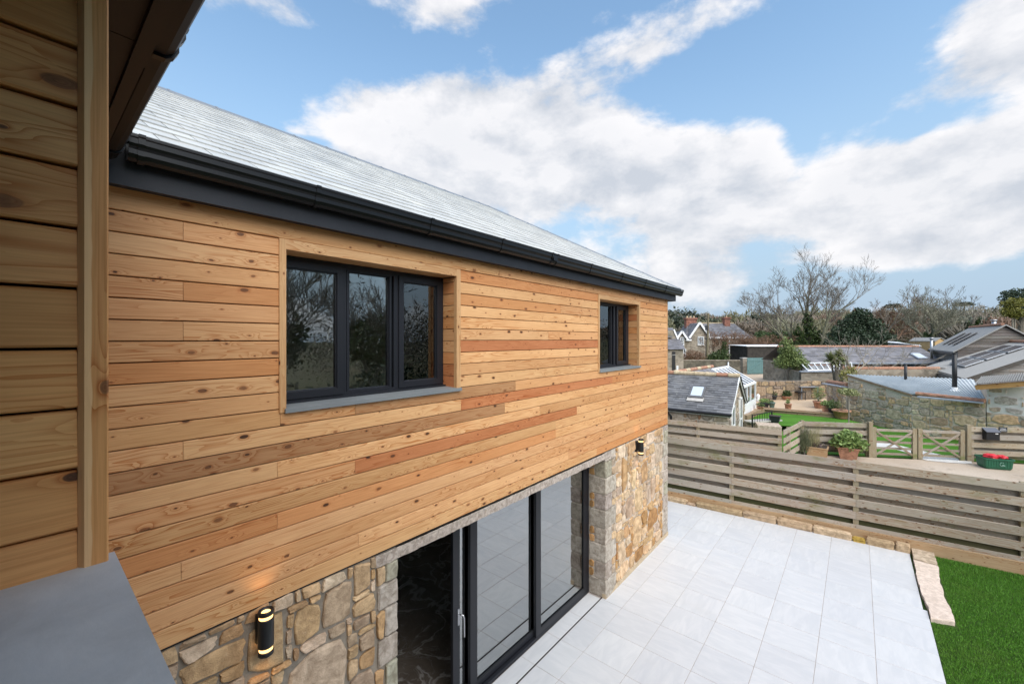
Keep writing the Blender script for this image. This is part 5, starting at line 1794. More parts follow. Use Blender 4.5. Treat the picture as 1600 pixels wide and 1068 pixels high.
for k in range(nk):
    a, c = r1.lerp(r2, k / nk) + Vector((0, 0, 0.05)), r1.lerp(r2, (k + 0.96) / nk) + Vector((0, 0, 0.05))
    MB().tube([a, c], [0.085, 0.095], 8).build('ridge_tile', M['terracotta'] if k % 3 else M['terracotta_pale'], RC)
CN = thing('conservatory', 'white framed conservatory with glazed roof behind the cottage', 'conservatory')
e1_, e2_, q1_, q2_ = onz(1160, 605, 2.14), onz(1180, 597, 2.14), onz(1113, 577, 2.80), onz(1138, 572.5, 2.80)
for k in range(6):
    t_ = k / 5
    MB().beam(e1_.lerp(e2_, t_), q1_.lerp(q2_, t_), 0.06, 0.06).build('roof_bar', M['whitepaint'], CN)
    if k < 5:
        m_ = MB(); m_.poly([e1_.lerp(e2_, t_), e1_.lerp(e2_, t_ + 0.2), q1_.lerp(q2_, t_ + 0.2), q1_.lerp(q2_, t_)]); m_.build('roof_pane', M['cglass'], CN)
MB().beam(q1_, q2_, 0.09, 0.10).build('ridge', M['whitepaint'], CN)
MB().lathe(q2_, [(0.05, 0), (0.03, 0.12), (0.045, 0.16), (0.01, 0.26)], 8).build('finial', M['whitepaint'], CN)
MB().beam(e1_, e2_, 0.10, 0.09).build('eaves_beam', M['whitepaint'], CN)
for k in range(4):
    p_ = e1_.lerp(e2_, [0.0, 0.33, 0.6, 1.0][k])
    MB().beam((p_.x, p_.y, 0.85), (p_.x, p_.y, 2.1), 0.07, 0.07, (1, 0, 0)).build('post', M['whitepaint'], CN)
m_ = MB(); m_.beam((e1_.x, e1_.y, 1.08), (e2_.x, e2_.y, 1.08), 0.06, 0.50); m_.build('base_panel', M['whitepaint'], CN)
e3_ = e2_ + (q2_ - e2_) * 1.0; e3_.z = 2.14
m_ = MB(); m_.beam((e2_.x, e2_.y, 1.08), (e3_.x, e3_.y, 1.08), 0.06, 0.50); m_.build('base_panel', M['whitepaint'], CN)
m_ = MB(); m_.poly([(e1_.x, e1_.y, 1.3), (e2_.x, e2_.y, 1.3), (e2_.x, e2_.y, 2.1), (e1_.x, e1_.y, 2.1)]); m_.build('pane', M['cglass'], CN)
# ---- sleepers, railing, low wall
for (pa, pb_, nm, lb) in (((1193, 640), (1312, 650), 'lawn_sleeper', 'long timber sleeper between upper lawn and terrace'), ((1193, 640), (1164, 653), 'lawn_sleeper', 'short timber sleeper running from the terrace to the railing')):
    a, c = onz(*pa, 0.78), onz(*pb_, 0.78)
    T = thing(nm, lb, 'sleeper', 'sleepers round the upper lawn')
    place(T, a, math.atan2((c - a).y, (c - a).x))
    MB().box(0, (c - a).length, -0.09, 0.09, -0.2, 0.13).build('beam', M['sleeper'], T)
RL = thing('railing', 'black metal railing above the sunken steps by the upper lawn', 'railing')
ra, rb_ = at(1175.5, 663, 17.0), at(1206, 663, 17.6)
za, zb_ = at(1175.5, 647, 17.0).z, at(1206, 642, 17.6).z
for (p_, z_) in ((ra, za), (rb_, zb_)):
    MB().beam((p_.x, p_.y, p_.z - 0.2), (p_.x, p_.y, z_), 0.05, 0.05, (1, 0, 0)).build('post', M['railing'], RL)
MB().beam((ra.x, ra.y, za - 0.03), (rb_.x, rb_.y, zb_ - 0.03), 0.03, 0.03).build('rail', M['railing'], RL)
for k in range(1, 8):
    p_ = ra.lerp(rb_, k / 8)
    MB().beam((p_.x, p_.y, p_.z - 0.15), (p_.x, p_.y, za + (zb_ - za) * k / 8 - 0.03), 0.016, 0.016, (1, 0, 0)).build('baluster', M['railing'], RL)
LW_ = thing('low_retaining_wall', 'low coped stone retaining wall below the black railing', 'wall')
la, lb_ = at(1166, 660, 17.3), at(1216, 661, 17.7)
stone_face(LW_, [(la, 0.2, la.z + 0.02), (lb_, 0.2, la.z + 0.02)], 0.11, 63, [(0.30, 0.22, 0.16), (0.34, 0.25, 0.17), (0.27, 0.22, 0.18)], M['mortar'], sizes=[(3, 1, .1), (2, 1, .2)])
MB().beam((la.x, la.y, la.z + 0.05), (lb_.x, lb_.y, la.z + 0.05), 0.40, 0.05).build('coping', M['concrete'], LW_)
STP = thing('stone_step', 'pale flat stone step beside the low fence corner', 'step')
sp_ = at(1200, 666, 16.0)
MB().ob(sp_, (0.38, 0.10, 0), (-0.1, 0.35, 0), (0, 0, 0.09)).build('block', M['edging'], STP, color=(0.52, 0.43, 0.34))
# ================================================================== farther buildings (built square to the valley, in a frame turned with it)
def vframe(T):
    T.location = (CX, 0, 0)
    T.rotation_euler = (0, 0, R(YAW))
    return T
def LX(px, d): return (px - 800) / 646.0 * d
def LZ(py, d): return CH - (py - 530) / 646.0 * d
def LP(px, py, d): return Vector((LX(px, d), d, LZ(py, d)))
def world_of(p):                                # valley frame -> world
    return Vector((CX, 0, 0)) + RT * p[0] + FW * p[1] + Vector((0, 0, p[2]))

m, t = material('far_rubble')
tc = t.n('ShaderNodeTexCoord').outputs['Object']
vo = t.n('ShaderNodeTexVoronoi', Scale=3.0, Randomness=1.0)
t.put(vo.inputs['Vector'], t.vm('MULTIPLY', tc, (1.0, 1.0, 1.5)))
vd = t.n('ShaderNodeTexVoronoi', {'feature': 'DISTANCE_TO_EDGE'}, Scale=3.0, Randomness=1.0)
t.put(vd.inputs['Vector'], t.vm('MULTIPLY', tc, (1.0, 1.0, 1.5)))
cc = t.n('ShaderNodeSeparateColor', Color=vo.outputs['Color'])
c = t.mix(cc.outputs[0], (0.21, 0.175, 0.135), (0.37, 0.315, 0.245))
c = t.mix(t.ss(vd.outputs['Distance'], 0.0, 0.09, 0.5, 0.0), c, (0.32, 0.29, 0.25))
c = t.mix(t.ss(t.noise(tc, 0.7, 5, 0.6), 0.45, 0.7, 0, 0.5), c, (0.15, 0.14, 0.10))
finish(t, c, 0.9, vd.outputs['Distance'], 0.5, 0.03, 0.2)
M['far_rubble'] = m

def slope(parent, name, p, q, r, s, mat, w=0.35, g=0.25, seed=1):
    """slated slope: p-q eaves, r above q, s above p"""
    p, q, r, s = map(Vector, (p, q, r, s))
    mb = MB()
    rg = random.Random(seed)
    n = max(1, int((s - p).length / g))
    k_ = max(2, int((q - p).length / w))
    nrm = (q - p).cross(s - p).normalized()
    if nrm.z < 0: nrm = -nrm
    for j in range(n):
        for i in range(k_):
            o = (0.5 / k_ if j % 2 else 0)
            f = lambda u, v: p.lerp(q, min(1, max(0, u))).lerp(s.lerp(r, min(1, max(0, u))), v)
            u0, u1 = i / k_ - o, (i + 1) / k_ - o
            if j % 2 and i == k_ - 1: u1 = 1.0
            v0, v1 = j / n, min(1, (j + 1.15) / n)
            h0, h1 = 0.03 + rg.uniform(0, 0.015), 0.004
            mb.poly([f(u0, v0) + nrm * h0, f(u1, v0) + nrm * h0, f(u1, v1) + nrm * h1, f(u0, v1) + nrm * h1])
    mb.poly([p, q, r, s])
    return mb.build(name, mat, parent)

def window_far(parent, x0, x1, z0, z1, y, bars=(2, 3), mat=None):
    f = MB()
    fw = 0.09
    f.box(x0, x1, y - 0.04, y + 0.03, z1 - fw, z1); f.box(x0, x1, y - 0.04, y + 0.03, z0, z0 + fw)
    f.box(x0, x0 + fw, y - 0.04, y + 0.03, z0 + fw, z1 - fw); f.box(x1 - fw, x1, y - 0.04, y + 0.03, z0 + fw, z1 - fw)
    for k in range(1, bars[0] + 1):
        x = x0 + (x1 - x0) * k / (bars[0] + 1)
        f.box(x - 0.035, x + 0.035, y - 0.035, y + 0.02, z0 + fw, z1 - fw)
    for k in range(1, bars[1] + 1):
        z = z0 + (z1 - z0) * k / (bars[1] + 1)
        f.box(x0 + fw, x1 - fw, y - 0.030, y + 0.02, z - 0.02, z + 0.02)
    W_ = f.build('window', M['whitepaint'], parent)
    MB().box(x0 + 0.02, x1 - 0.02, y + 0.0301, y + 0.05, z0 + 0.02, z1 - 0.02).build('pane', M['pane_far'], W_)
    MB().box(x0 - 0.1, x1 + 0.1, y - 0.10, y, z0 - 0.12, z0 - 0.001).build('sill', M['concrete'], W_)

# ---- old gabled house
d = 70.0
HS = vframe(thing('gabled_stone_house', 'distant stone house with white gables, slate roof and two brick chimneys', 'house'))
zb = 0.6
ze, zr = LZ(526, d), LZ(503.5, d)
x0, x1 = LX(1100, d), LX(1171, d)
w = MB()
w.box(x0, x1, d, d + 6.0, zb, ze)
w.build('wall', M['far_rubble'], HS)
xm0, xm1 = LX(1085, d + 3), LX(1146, d + 3)
slope(HS, 'front_slope', (x0 - 2, d - 0.3, ze - 0.1), (x1 + 0.3, d - 0.3, ze - 0.1), (xm1, d + 3, zr), (xm0, d + 3, zr), M['house_slate'], 0.5, 0.35, 2)
m_ = MB(); m_.poly([(x1 + 0.3, d - 0.3, ze - 0.1), (x1 + 0.3, d + 6.3, ze - 0.1), (xm1, d + 3, zr)]); m_.build('hip_slope', M['house_slate'], HS)
m_ = MB(); m_.poly([(x0 - 2, d + 6.3, ze - 0.1), (x1 + 0.3, d + 6.3, ze - 0.1), (xm1, d + 3, zr), (xm0, d + 3, zr)]); m_.build('rear_slope', M['house_slate'], HS)
MB().beam((xm0, d + 3, zr + 0.03), (xm1, d + 3, zr + 0.03), 0.25, 0.16).build('ridge', M['terracotta_pale'], HS)
MB().beam((x0, d - 0.35, ze - 0.15), (x1 + 0.3, d - 0.35, ze - 0.15), 0.12, 0.30).build('eaves_board', M['whitepaint'], HS)
MB().beam((LX(1139, d), d - 0.12, zb), (LX(1139, d), d - 0.12, ze - 0.2), 0.13, 0.13, (1, 0, 0)).build('downpipe', M['whitepaint'], HS)
def gable(xa, xb, y, zeave, zpeak, depth, nm):
    xm = (xa + xb) / 2
    g_ = MB()
    g_.hexa([(xa, y, zb), (xb, y, zb), (xb, y, zeave), (xm, y, zpeak - 0.15), (xa, y, zeave)], [(xa, y + depth, zb), (xb, y + depth, zb), (xb, y + depth, zeave), (xm, y + depth, zpeak - 0.15), (xa, y + depth, zeave)])
    g_.build('gable_wall', M['far_rubble'], HS)
    k = (zpeak - zeave) / (xm - xa)
    for s, xe in ((-1, xa), (1, xb)):
        xo = xe + s * 0.35
        zo = zeave - 0.35 * k
        slope(HS, 'gable_slope', (xo, y - 0.3, zo), (xo, y + depth, zo), (xm, y + depth, zpeak), (xm, y - 0.3, zpeak), M['house_slate'], 0.5, 0.35, 4)
        MB().beam((xo, y - 0.34, zo), (xm, y - 0.34, zpeak + 0.02), 0.08, 0.30).build('bargeboard', M['whitepaint'], HS)
gable(LX(1079, d - 2), LX(1105.5, d - 2), d - 2, LZ(523, d - 2), LZ(504, d - 2), 5.5, 'a')
gable(LX(1058.5, d - 3), LX(1070.5, d - 3), d - 3, LZ(526, d - 3), LZ(517.5, d - 3), 5.0, 'b')
window_far(HS, LX(1090, d - 2), LX(1099.5, d - 2), LZ(538.5, d - 2), LZ(525.5, d - 2), d - 2.06)
window_far(HS, LX(1062.5, d - 3), LX(1068.5, d - 3), LZ(538.5, d - 3), LZ(526.5, d - 3), d - 3.06, (1, 2))
window_far(HS, LX(1067.5, d - 3), LX(1071.5, d - 3), LZ(558, d - 3), LZ(545, d - 3), d - 3.06, (0, 1))
MB().beam((LX(1069, d - 2.4), d - 2.4, LZ(531, d)), (LX(1080, d - 2.4), d - 2.4, LZ(531, d)), 0.3, 0.22).build('porch_eaves', M['whitepaint'], HS)
m_ = MB(); m_.box(LX(1069, d - 2), LX(1080, d - 2), d - 2, d + 3, zb, LZ(531, d)); m_.build('porch_wall', M['far_rubble'], HS)
slope(HS, 'porch_slope', (LX(1069, d - 2.4), d - 2.4, LZ(530, d)), (LX(1081, d - 2.4), d - 2.4, LZ(530, d)), (LX(1086, d + 2), d + 2, LZ(507, d + 2)), (LX(1074, d + 2), d + 2, LZ(507, d + 2)), M['house_slate'], 0.5, 0.35, 5)
def chimney(x0p, x1p, ytop, ybot, dd, pots):
    m_ = MB()
    xa, xb = LX(x0p, dd), LX(x1p, dd)
    m_.box(xa, xb, dd, dd + 0.9, LZ(ybot, dd), LZ(ytop, dd))
    C_ = m_.build('chimney', M['brick'], HS)
    MB().box(xa - 0.12, xb + 0.12, dd - 0.12, dd + 1.02, LZ(ytop, dd) - 0.18, LZ(ytop, dd) + 0.08).build('chimney_cap', M['brick'], C_)
    for k in range(pots):
        MB().lathe((xa + (xb - xa) * (k + 0.5) / pots, dd + 0.45, LZ(ytop, dd) + 0.08), [(0.16, 0), (0.13, 0.3), (0.17, 0.35)], 8).build('chimney_pot', M['terracotta_pale'], C_)
chimney(1072.5, 1088.5, 497, 512, d + 1.5, 3)
chimney(1132.5, 1141, 496, 513, d + 2.2, 1)
MB().beam((LX(1134, d + 2.5), d + 2.5, LZ(494, d)), (LX(1134, d + 2.5), d + 2.5, LZ(488, d)), 0.05, 0.05, (1, 0, 0)).build('aerial', M['railing'], HS)
# ---- neighbour range at the left, with the black door
d = 46.0
LB = vframe(thing('stone_range', 'stone building with grey lean-to roof and narrow black door left of the gabled house', 'building'))
m_ = MB(); m_.box(LX(1010, d), LX(1068, d), d, d + 5, 0.3, LZ(546, d)); m_.build('wall', M['far_rubble'], LB)
slope(LB, 'lean_to_slope', (LX(1008, d), d - 0.25, LZ(545.5, d)), (LX(1069.5, d), d - 0.25, LZ(545.5, d)), (LX(1062, d + 3), d + 3, LZ(529, d + 3)), (LX(1006, d + 3), d + 3, LZ(529, d + 3)), M['scant_slate'], 0.4, 0.3, 6)
m_ = MB(); m_.hexa([(LX(1010, d), d + 3, 0.5), (LX(1061, d + 3), d + 3, 0.5), (LX(1061, d + 3), d + 3, LZ(536, d + 3)), (LX(1052.5, d + 3), d + 3, LZ(516, d + 3)), (LX(1010, d), d + 3, LZ(516, d + 3))],
                   [(LX(1010, d), d + 8, 0.5), (LX(1061, d + 3), d + 8, 0.5), (LX(1061, d + 3), d + 8, LZ(536, d + 3)), (LX(1052.5, d + 3), d + 8, LZ(516, d + 3)), (LX(1010, d), d + 8, LZ(516, d + 3))]); m_.build('gable_wall', M['far_rubble'], LB)
MB().beam((LX(1062, d + 3), d + 2.9, LZ(537, d + 3)), (LX(1052.3, d + 3), d + 2.9, LZ(514.5, d + 3)), 0.08, 0.16).build('bargeboard', M['whitepaint'], LB)
slope(LB, 'upper_slope', (LX(1000, d + 3), d + 2.7, LZ(527, d + 3)), (LX(1049, d + 3), d + 2.7, LZ(527, d + 3)), (LX(1052, d + 5), d + 5, LZ(512, d + 5)), (LX(1000, d + 5), d + 5, LZ(512, d + 5)), M['house_slate'], 0.4, 0.3, 7)
D_ = MB().box(LX(1050, d), LX(1055, d), d - 0.06, d + 0.02, 0.3, LZ(549, d)).build('door', M['black_door'], LB)
MB().box(LX(1050, d), LX(1055, d), d - 0.075, d - 0.061, LZ(554.5, d), LZ(553.8, d)).build('transom', M['concrete'], D_)
window_far(LB, LX(1056.5, d), LX(1059.5, d), LZ(577, d), LZ(571, d), d - 0.05, (0, 1))
# ---- telegraph pole
d = 54.0
PO = vframe(thing('telegraph_pole', 'leaning mossy timber telegraph pole in front of the gabled house', 'pole'))
q = MB(); q.tube([LP(1104.8, 566, d), LP(1106.6, 489, d)], [0.16, 0.11], 10); q.build('shaft', M['pole'], PO)
MB().beam(LP(1103.5, 492, d), LP(1110, 493, d), 0.08, 0.08).build('cross_arm', M['pole'], PO)
MB().ob(LP(1104.3, 512, d - 0.2), (0.16, 0, 0), (0, 0.12, 0), (0, 0, 0.30)).build('junction_box', M['railing'], PO)
MB().beam(LP(1103.2, 508, d - 0.2), LP(1102.6, 558, d - 0.2), 0.05, 0.05, (0, 1, 0)).build('cable_duct', M['railing'], PO)
MB().ob(LP(1103.4, 529, d - 0.2), (0.10, 0, 0), (0, 0.1, 0), (0, 0, 0.10)).build('junction_box', M['railing'], PO)
WR = vframe(thing('overhead_wire', 'thin overhead wire running right from the telegraph pole', 'wire'))
pts = [LP(1108, 492, d).lerp(LP(1330, 497, 46), k / 14) - Vector((0, 0, 1.1 * math.sin(math.pi * k / 14))) for k in range(15)]
MB().tube(pts, 0.012, 4).build('wire', M['railing'], WR)
# ---- ivy topped wall, pier, teal gate
d = 47.0
IW = vframe(thing('dark_lane_wall', 'dark ivy topped stone wall below the gabled house', 'wall'))
m_ = MB(); m_.box(LX(1066, d), LX(1161, d), d, d + 0.5, 0.2, LZ(563.5, d)); m_.build('wall', plain('dark_rubble', (0.13, 0.115, 0.085), 0.95, 0.45, 2.2, bump=0.6), IW)
m_ = MB(); m_.box(LX(1066, d) - 0.05, LX(1161, d), d - 0.06, d + 0.56, LZ(563.5, d), LZ(562.2, d)); m_.build('coping', M['far_rubble'], IW)
GPR = vframe(thing('gate_pier', 'stone gate pier left of the teal gate', 'gate pier'))
m_ = MB(); m_.box(LX(1160.8, 45), LX(1167, 45), 45, 45.5, 0.2, LZ(560, 45)); m_.build('pier', M['far_rubble'], GPR)
m_ = MB(); m_.box(LX(1160.8, 45) - 0.05, LX(1167, 45) + 0.05, 44.95, 45.55, LZ(560, 45), LZ(558.5, 45)); m_.build('cap', M['concrete'], GPR)
d = 44.0
TG = vframe(thing('teal_gate', 'teal painted boarded gate with diagonal brace in the courtyard', 'gate'))
xa, xb, za, zb2 = LX(1167.6, d), LX(1193, d), LZ(584, d), LZ(558.5, d)
nb = 8
for k in range(nb):
    x = xa + (xb - xa) * k / nb
    MB().box(x + 0.006, x + (xb - xa) / nb - 0.006, d, d + 0.04, za, zb2 - 0.02 * (1 - k / nb)).build('board', M['teal'], TG)
for z in (zb2 - 0.28, za + 0.18):
    MB().box(xa, xb - 0.05, d - 0.04, d - 0.001, z - 0.08, z + 0.08).build('ledge', M['teal'], TG)
MB().beam((xa + 0.15, d - 0.03, za + 0.28), (xb - 0.2, d - 0.03, zb2 - 0.4), 0.045, 0.14).build('brace', M['teal'], TG)
# ---- dark shed behind the gate
SH = vframe(thing('dark_shed', 'dark open shed with pale roof edge behind the teal gate', 'shed'))
m_ = MB(); m_.box(LX(1168, 50), LX(1250, 50), 50, 54, 0.4, LZ(541, 50)); m_.build('wall', plain('dark_shed_boards', (0.035, 0.030, 0.025), 0.9, 0.4, 3), SH)
m_ = MB(); m_.hexa([(LX(1168, 50) - .2, 49.8, LZ(541, 50)), (LX(1252, 50), 49.8, LZ(541, 50)), (LX(1252, 50), 54.2, LZ(541, 50) + .1), (LX(1168, 50) - .2, 54.2, LZ(541, 50) + .1)],
                   [(LX(1168, 50) - .2, 49.8, LZ(540.2, 50)), (LX(1252, 50), 49.8, LZ(540.2, 50)), (LX(1252, 50), 54.2, LZ(540.2, 50) + .1), (LX(1168, 50) - .2, 54.2, LZ(540.2, 50) + .1)]); m_.build('roof', M['whitepaint'], SH)
# ---- courtyard wall (right side)
YWL = vframe(thing('courtyard_wall', 'tan rubble courtyard wall right of the teal gate', 'wall'))
a, c = LP(1212, 571, 39), LP(1252, 581, 31); e_ = LP(1330, 580, 30)
for (p_, q_) in ((a, c), (c, e_)):
    m_ = MB(); m_.hexa([(p_.x, p_.y, 0.3), (q_.x, q_.y, 0.3), (q_.x + 0.1, q_.y + 0.4, 0.3), (p_.x + 0.1, p_.y + 0.4, 0.3)], [p_, q_, q_ + Vector((0.1, 0.4, 0)), p_ + Vector((0.1, 0.4, 0))]); m_.build('wall', M['far_rubble'], YWL)
MB().beam(c + Vector((0, 0.15, 0.03)), e_ + Vector((0, 0.15, 0.03)), 0.5, 0.08).build('coping', M['lead'], YWL)
# ---- white cold frame
CF = vframe(thing('white_cold_frame', 'low white glazed cold frame behind the courtyard wall', 'cold frame'))
d = 31.0
p0_, p1_, p2_, p3_ = LP(1262, 578.5, d), LP(1332, 577, d), LP(1330, 566.5, d + 2.5), LP(1251, 567, d + 2.5)
m_ = MB(); m_.poly([p0_, p1_, p2_, p3_]); m_.build('glazing', M['cglass'], CF)
for k in range(9):
    MB().beam(p0_.lerp(p1_, k / 8), p3_.lerp(p2_, k / 8), 0.06, 0.06).build('glazing_bar', M['whitepaint'], CF)
MB().beam(p0_, p1_, 0.07, 0.12).build('sill_rail', M['whitepaint'], CF); MB().beam(p3_, p2_, 0.07, 0.10).build('top_rail', M['whitepaint'], CF)
m_ = MB(); m_.poly([p0_ - Vector((0, 0, 0.1)), p1_ - Vector((0, 0, 0.1)), p2_ - Vector((0, 0, 0.45)), p3_ - Vector((0, 0, 0.45))]); m_.build('bed', plain('pale_bed', (0.42, 0.42, 0.42), 0.9, 0.5, 5), CF)
m_ = MB(); m_.poly([(p0_.x, p0_.y, 0.4), (p1_.x, p1_.y, 0.4), p1_, p0_]); m_.build('front_wall', M['far_rubble'], CF)
# ---- long slate roofed range
d = 34.0
LR = vframe(thing('long_slate_range', 'long low range with grouted slate roof and terracotta ridge', 'building'))
xa, xb = LX(1244, d), LX(1480, d)
zr_, ze_ = LZ(541.5, d + 2.4), LZ(566, d)
m_ = MB(); m_.box(xa, xb, d + 0.25, d + 4.5, 0.3, ze_); m_.build('wall', M['far_rubble'], LR)
slope(LR, 'front_slope', (xa, d, ze_ - 0.02), (xb, d, ze_ - 0.02), (xb, d + 2.4, zr_), (xa, d + 2.4, zr_), M['scant_slate'], 0.45, 0.26, 9)
m_ = MB(); m_.poly([(xa, d + 4.8, ze_), (xb, d + 4.8, ze_), (xb, d + 2.4, zr_), (xa, d + 2.4, zr_)]); m_.build('rear_slope', M['scant_slate'], LR)
n = 30
for k in range(n):
    x = xa + (xb - xa) * k / n
    MB().tube([(x, d + 2.4, zr_ + 0.03), (x + (xb - xa) / n * 0.97, d + 2.4, zr_ + 0.03)], [0.09, 0.1], 8).build('ridge_tile', M['terracotta'], LR)
MB().beam((xa, d - 0.06, ze_ - 0.06), (xb, d - 0.06, ze_ - 0.06), 0.1, 0.12).build('gutter', M['lead'], LR)
for (pa, pb_, mt) in ((1333, 1338, 'cream'), (1340, 1352, 'brown'), (1368, 1378, 'blue'), (1380, 1400, 'brown'), (1425, 1434, 'blue'), (1446, 1460, 'brown'), (1464, 1472, 'blue')):
    col = {'cream': (0.5, 0.46, 0.4), 'brown': (0.20, 0.085, 0.055), 'blue': (0.16, 0.24, 0.29)}[mt]
    MB().box(LX(pa, d), LX(pb_, d), d + 0.18, d + 0.26, 0.6, ze_ - 0.12).build('door', plain('door_' + mt, col, 0.6, 0.1, 4), LR)
u, v = (1433.5 - 1244) / (1480 - 1244), 0.42
sk = MB(); cx_ = LX(1434.5, d + 0.8); sk.ob((cx_, d + 0.75, ze_ + 0.30 * (zr_ - ze_) + 0.12), (0.42, 0, 0), (0, 0.40, 0.40 * (zr_ - ze_) / 2.4), (0, -0.02, 0.05)); S_ = sk.build('rooflight', M['lead'], LR)
sk = MB(); sk.ob((cx_, d + 0.73, ze_ + 0.30 * (zr_ - ze_) + 0.175), (0.34, 0, 0), (0, 0.33, 0.33 * (zr_ - ze_) / 2.4), (0, -0.004, 0.01)); sk.build('pane', plain('far_rooflight_glass', (0.6, 0.65, 0.7), 0.1), S_)
q = MB(); q.tube([LP(1455.5, 560, 33.2), LP(1455.5, 529.5, 33.2)], 0.09, 10); q.tube([LP(1455.5, 529.5, 33.2), LP(1455.5, 527.5, 33.2)], 0.14, 10); q.build('flue', M['fluesteel'], LR, True)
# ---- wall with terracotta coping in front of it
TWL = vframe(thing('terracotta_coped_wall', 'long rubble wall with terracotta coping below the long slate range', 'wall'))
d = 27.0
m_ = MB(); m_.box(LX(1318, d), LX(1472, d), d, d + 0.4, 0.3, LZ(577, d)); m_.build('wall', M['far_rubble'], TWL)
n = 22
for k in range(n):
    x0_, x1_ = LX(1318 + 154 * k / n, d), LX(1318 + 154 * (k + 0.97) / n, d)
    MB().tube([(x0_, d + 0.2, LZ(575.6, d)), (x1_, d + 0.2, LZ(575.6, d))], [0.11, 0.12], 8).build('coping_tile', M['terracotta'], TWL)
m_ = MB(); m_.box(LX(1475, d), LX(1483, d), d - 0.1, d + 0.3, 0.3, LZ(574, d)); m_.build('end_pier', M['concrete'], TWL)
# ---- upper barn
B1 = vframe(thing('upper_barn', 'large grey boarded barn with sheet roof and steel flue', 'barn'))
d = 30.0
eL = LP(1490, 548, d); pk = LP(1567, 508.5, d - 0.6)
eR = Vector((2 * pk.x - eL.x, 2 * pk.y - eL.y, eL.z))
rbk = LP(1515, 513, 0); rbk = Vector((LX(1515, 1), 1, 0)); kk_ = (CH - pk.z) / ((513 - 530) / -646.0 * -1)
dR = (pk.z - CH) * 646.0 / (530 - 513)
rb2 = LP(1515, 513, dR)
back = rb2 - pk; back.z = 0
eLb = eL + back; eRb = eR + back
m_ = MB(); m_.hexa([(eL.x, eL.y, 0.3), (eR.x, eR.y, 0.3), (eRb.x, eRb.y, 0.3), (eLb.x, eLb.y, 0.3)], [eL, eR, eRb, eLb]); m_.build('wall', plain('barn_core', (0.13, 0.125, 0.12), 0.9, 0.3, 3), B1)
fdn = (eR - eL).normalized(); fo = Vector((fdn.y, -fdn.x, 0)); fo = fo if fo.y < 0 else -fo
def gable_boards(T, eL, eR, pk, zlow, pitch, cols, off=0.02):
    z = zlow
    Lg = (eR - eL).length
    while z < pk.z - 0.03:
        zt = min(z + pitch, pk.z)
        def ext(zz):
            if zz <= eL.z: return 0.0, 1.0
            f_ = (zz - eL.z) / (pk.z - eL.z) / 2
            return f_, 1 - f_
        a0, a1 = ext(z); b0, b1 = ext(zt)
        P_ = lambda f_, zz, o: Vector((eL.x, eL.y, 0)) + (Vector((eR.x - eL.x, eR.y - eL.y, 0))) * f_ + Vector((0, 0, zz)) + fo * o
        m_ = MB()
        m_.hexa([P_(a0, z, off - 0.03), P_(a1, z, off - 0.03), P_(b1, zt - 0.015, off - 0.03), P_(b0, zt - 0.015, off - 0.03)], [P_(a0, z, off + 0.02), P_(a1, z, off + 0.02), P_(b1, zt - 0.015, off), P_(b0, zt - 0.015, off)])
        m_.build('board', M['barn'], T, color=jit(rnd.choice(cols), 0.15))
        z = zt
BC = [(0.17, 0.16, 0.155), (0.20, 0.19, 0.185), (0.15, 0.142, 0.138), (0.225, 0.215, 0.21)]
gable_boards(B1, eL, eR, pk, 1.2, 0.21, BC)
o_ = fo * 0.25
m_ = MB(); dn = (eL - pk).normalized() * 0.25
m_.hexa([eL + dn + o_, pk + o_, rb2, eLb + dn], [p + Vector((0, 0, 0.09)) for p in (eL + dn + o_, pk + o_, rb2, eLb + dn)]); m_.build('left_slope', M['grey_roof'], B1)
dn2 = (eR - pk).normalized() * 0.25
m_ = MB(); m_.hexa([pk + o_, eR + dn2 + o_, eRb + dn2, rb2], [p + Vector((0, 0, 0.09)) for p in (pk + o_, eR + dn2 + o_, eRb + dn2, rb2)]); m_.build('right_slope', M['grey_roof'], B1)
n = 14
for k in range(n):
    a, c = pk.lerp(rb2, k / n), pk.lerp(rb2, (k + 0.97) / n)
    MB().tube([a + Vector((0, 0, 0.11)), c + Vector((0, 0, 0.11))], 0.10, 8).build('ridge_tile', M['terracotta'], B1)
for k in range(3):
    c_ = eL.lerp(pk, 0.42) .lerp(eLb.lerp(rb2, 0.42), 0.30 + 0.2 * k) + Vector((0, 0, 0.14))
    up_ = (pk - eL).normalized(); al_ = back.normalized()
    MB().ob(c_, up_ * 0.9, al_ * 0.32, up_.cross(al_) * 0.02).build('rooflight', M['solar'], B1)
MB().beam(eL + dn + o_ - Vector((0, 0, 0.06)), eLb + dn - Vector((0, 0, 0.06)), 0.14, 0.14).build('gutter', M['railing'], B1)
cs = eL + fo * 0.06 + fdn * 0.12
MB().beam((cs.x, cs.y, 0.4), (cs.x, cs.y, eL.z), 0.10, 0.10, (1, 0, 0)).build('downpipe', M['railing'], B1)
q = MB(); fp = LP(1553, 509, 32.5); q.tube([fp - Vector((0, 0, 0.4)), LP(1553, 501, 32.5)], 0.14, 10); q.tube([LP(1553, 501, 32.5), LP(1553, 499.3, 32.5)], 0.19, 10); q.build('flue', M['fluesteel'], B1, True)
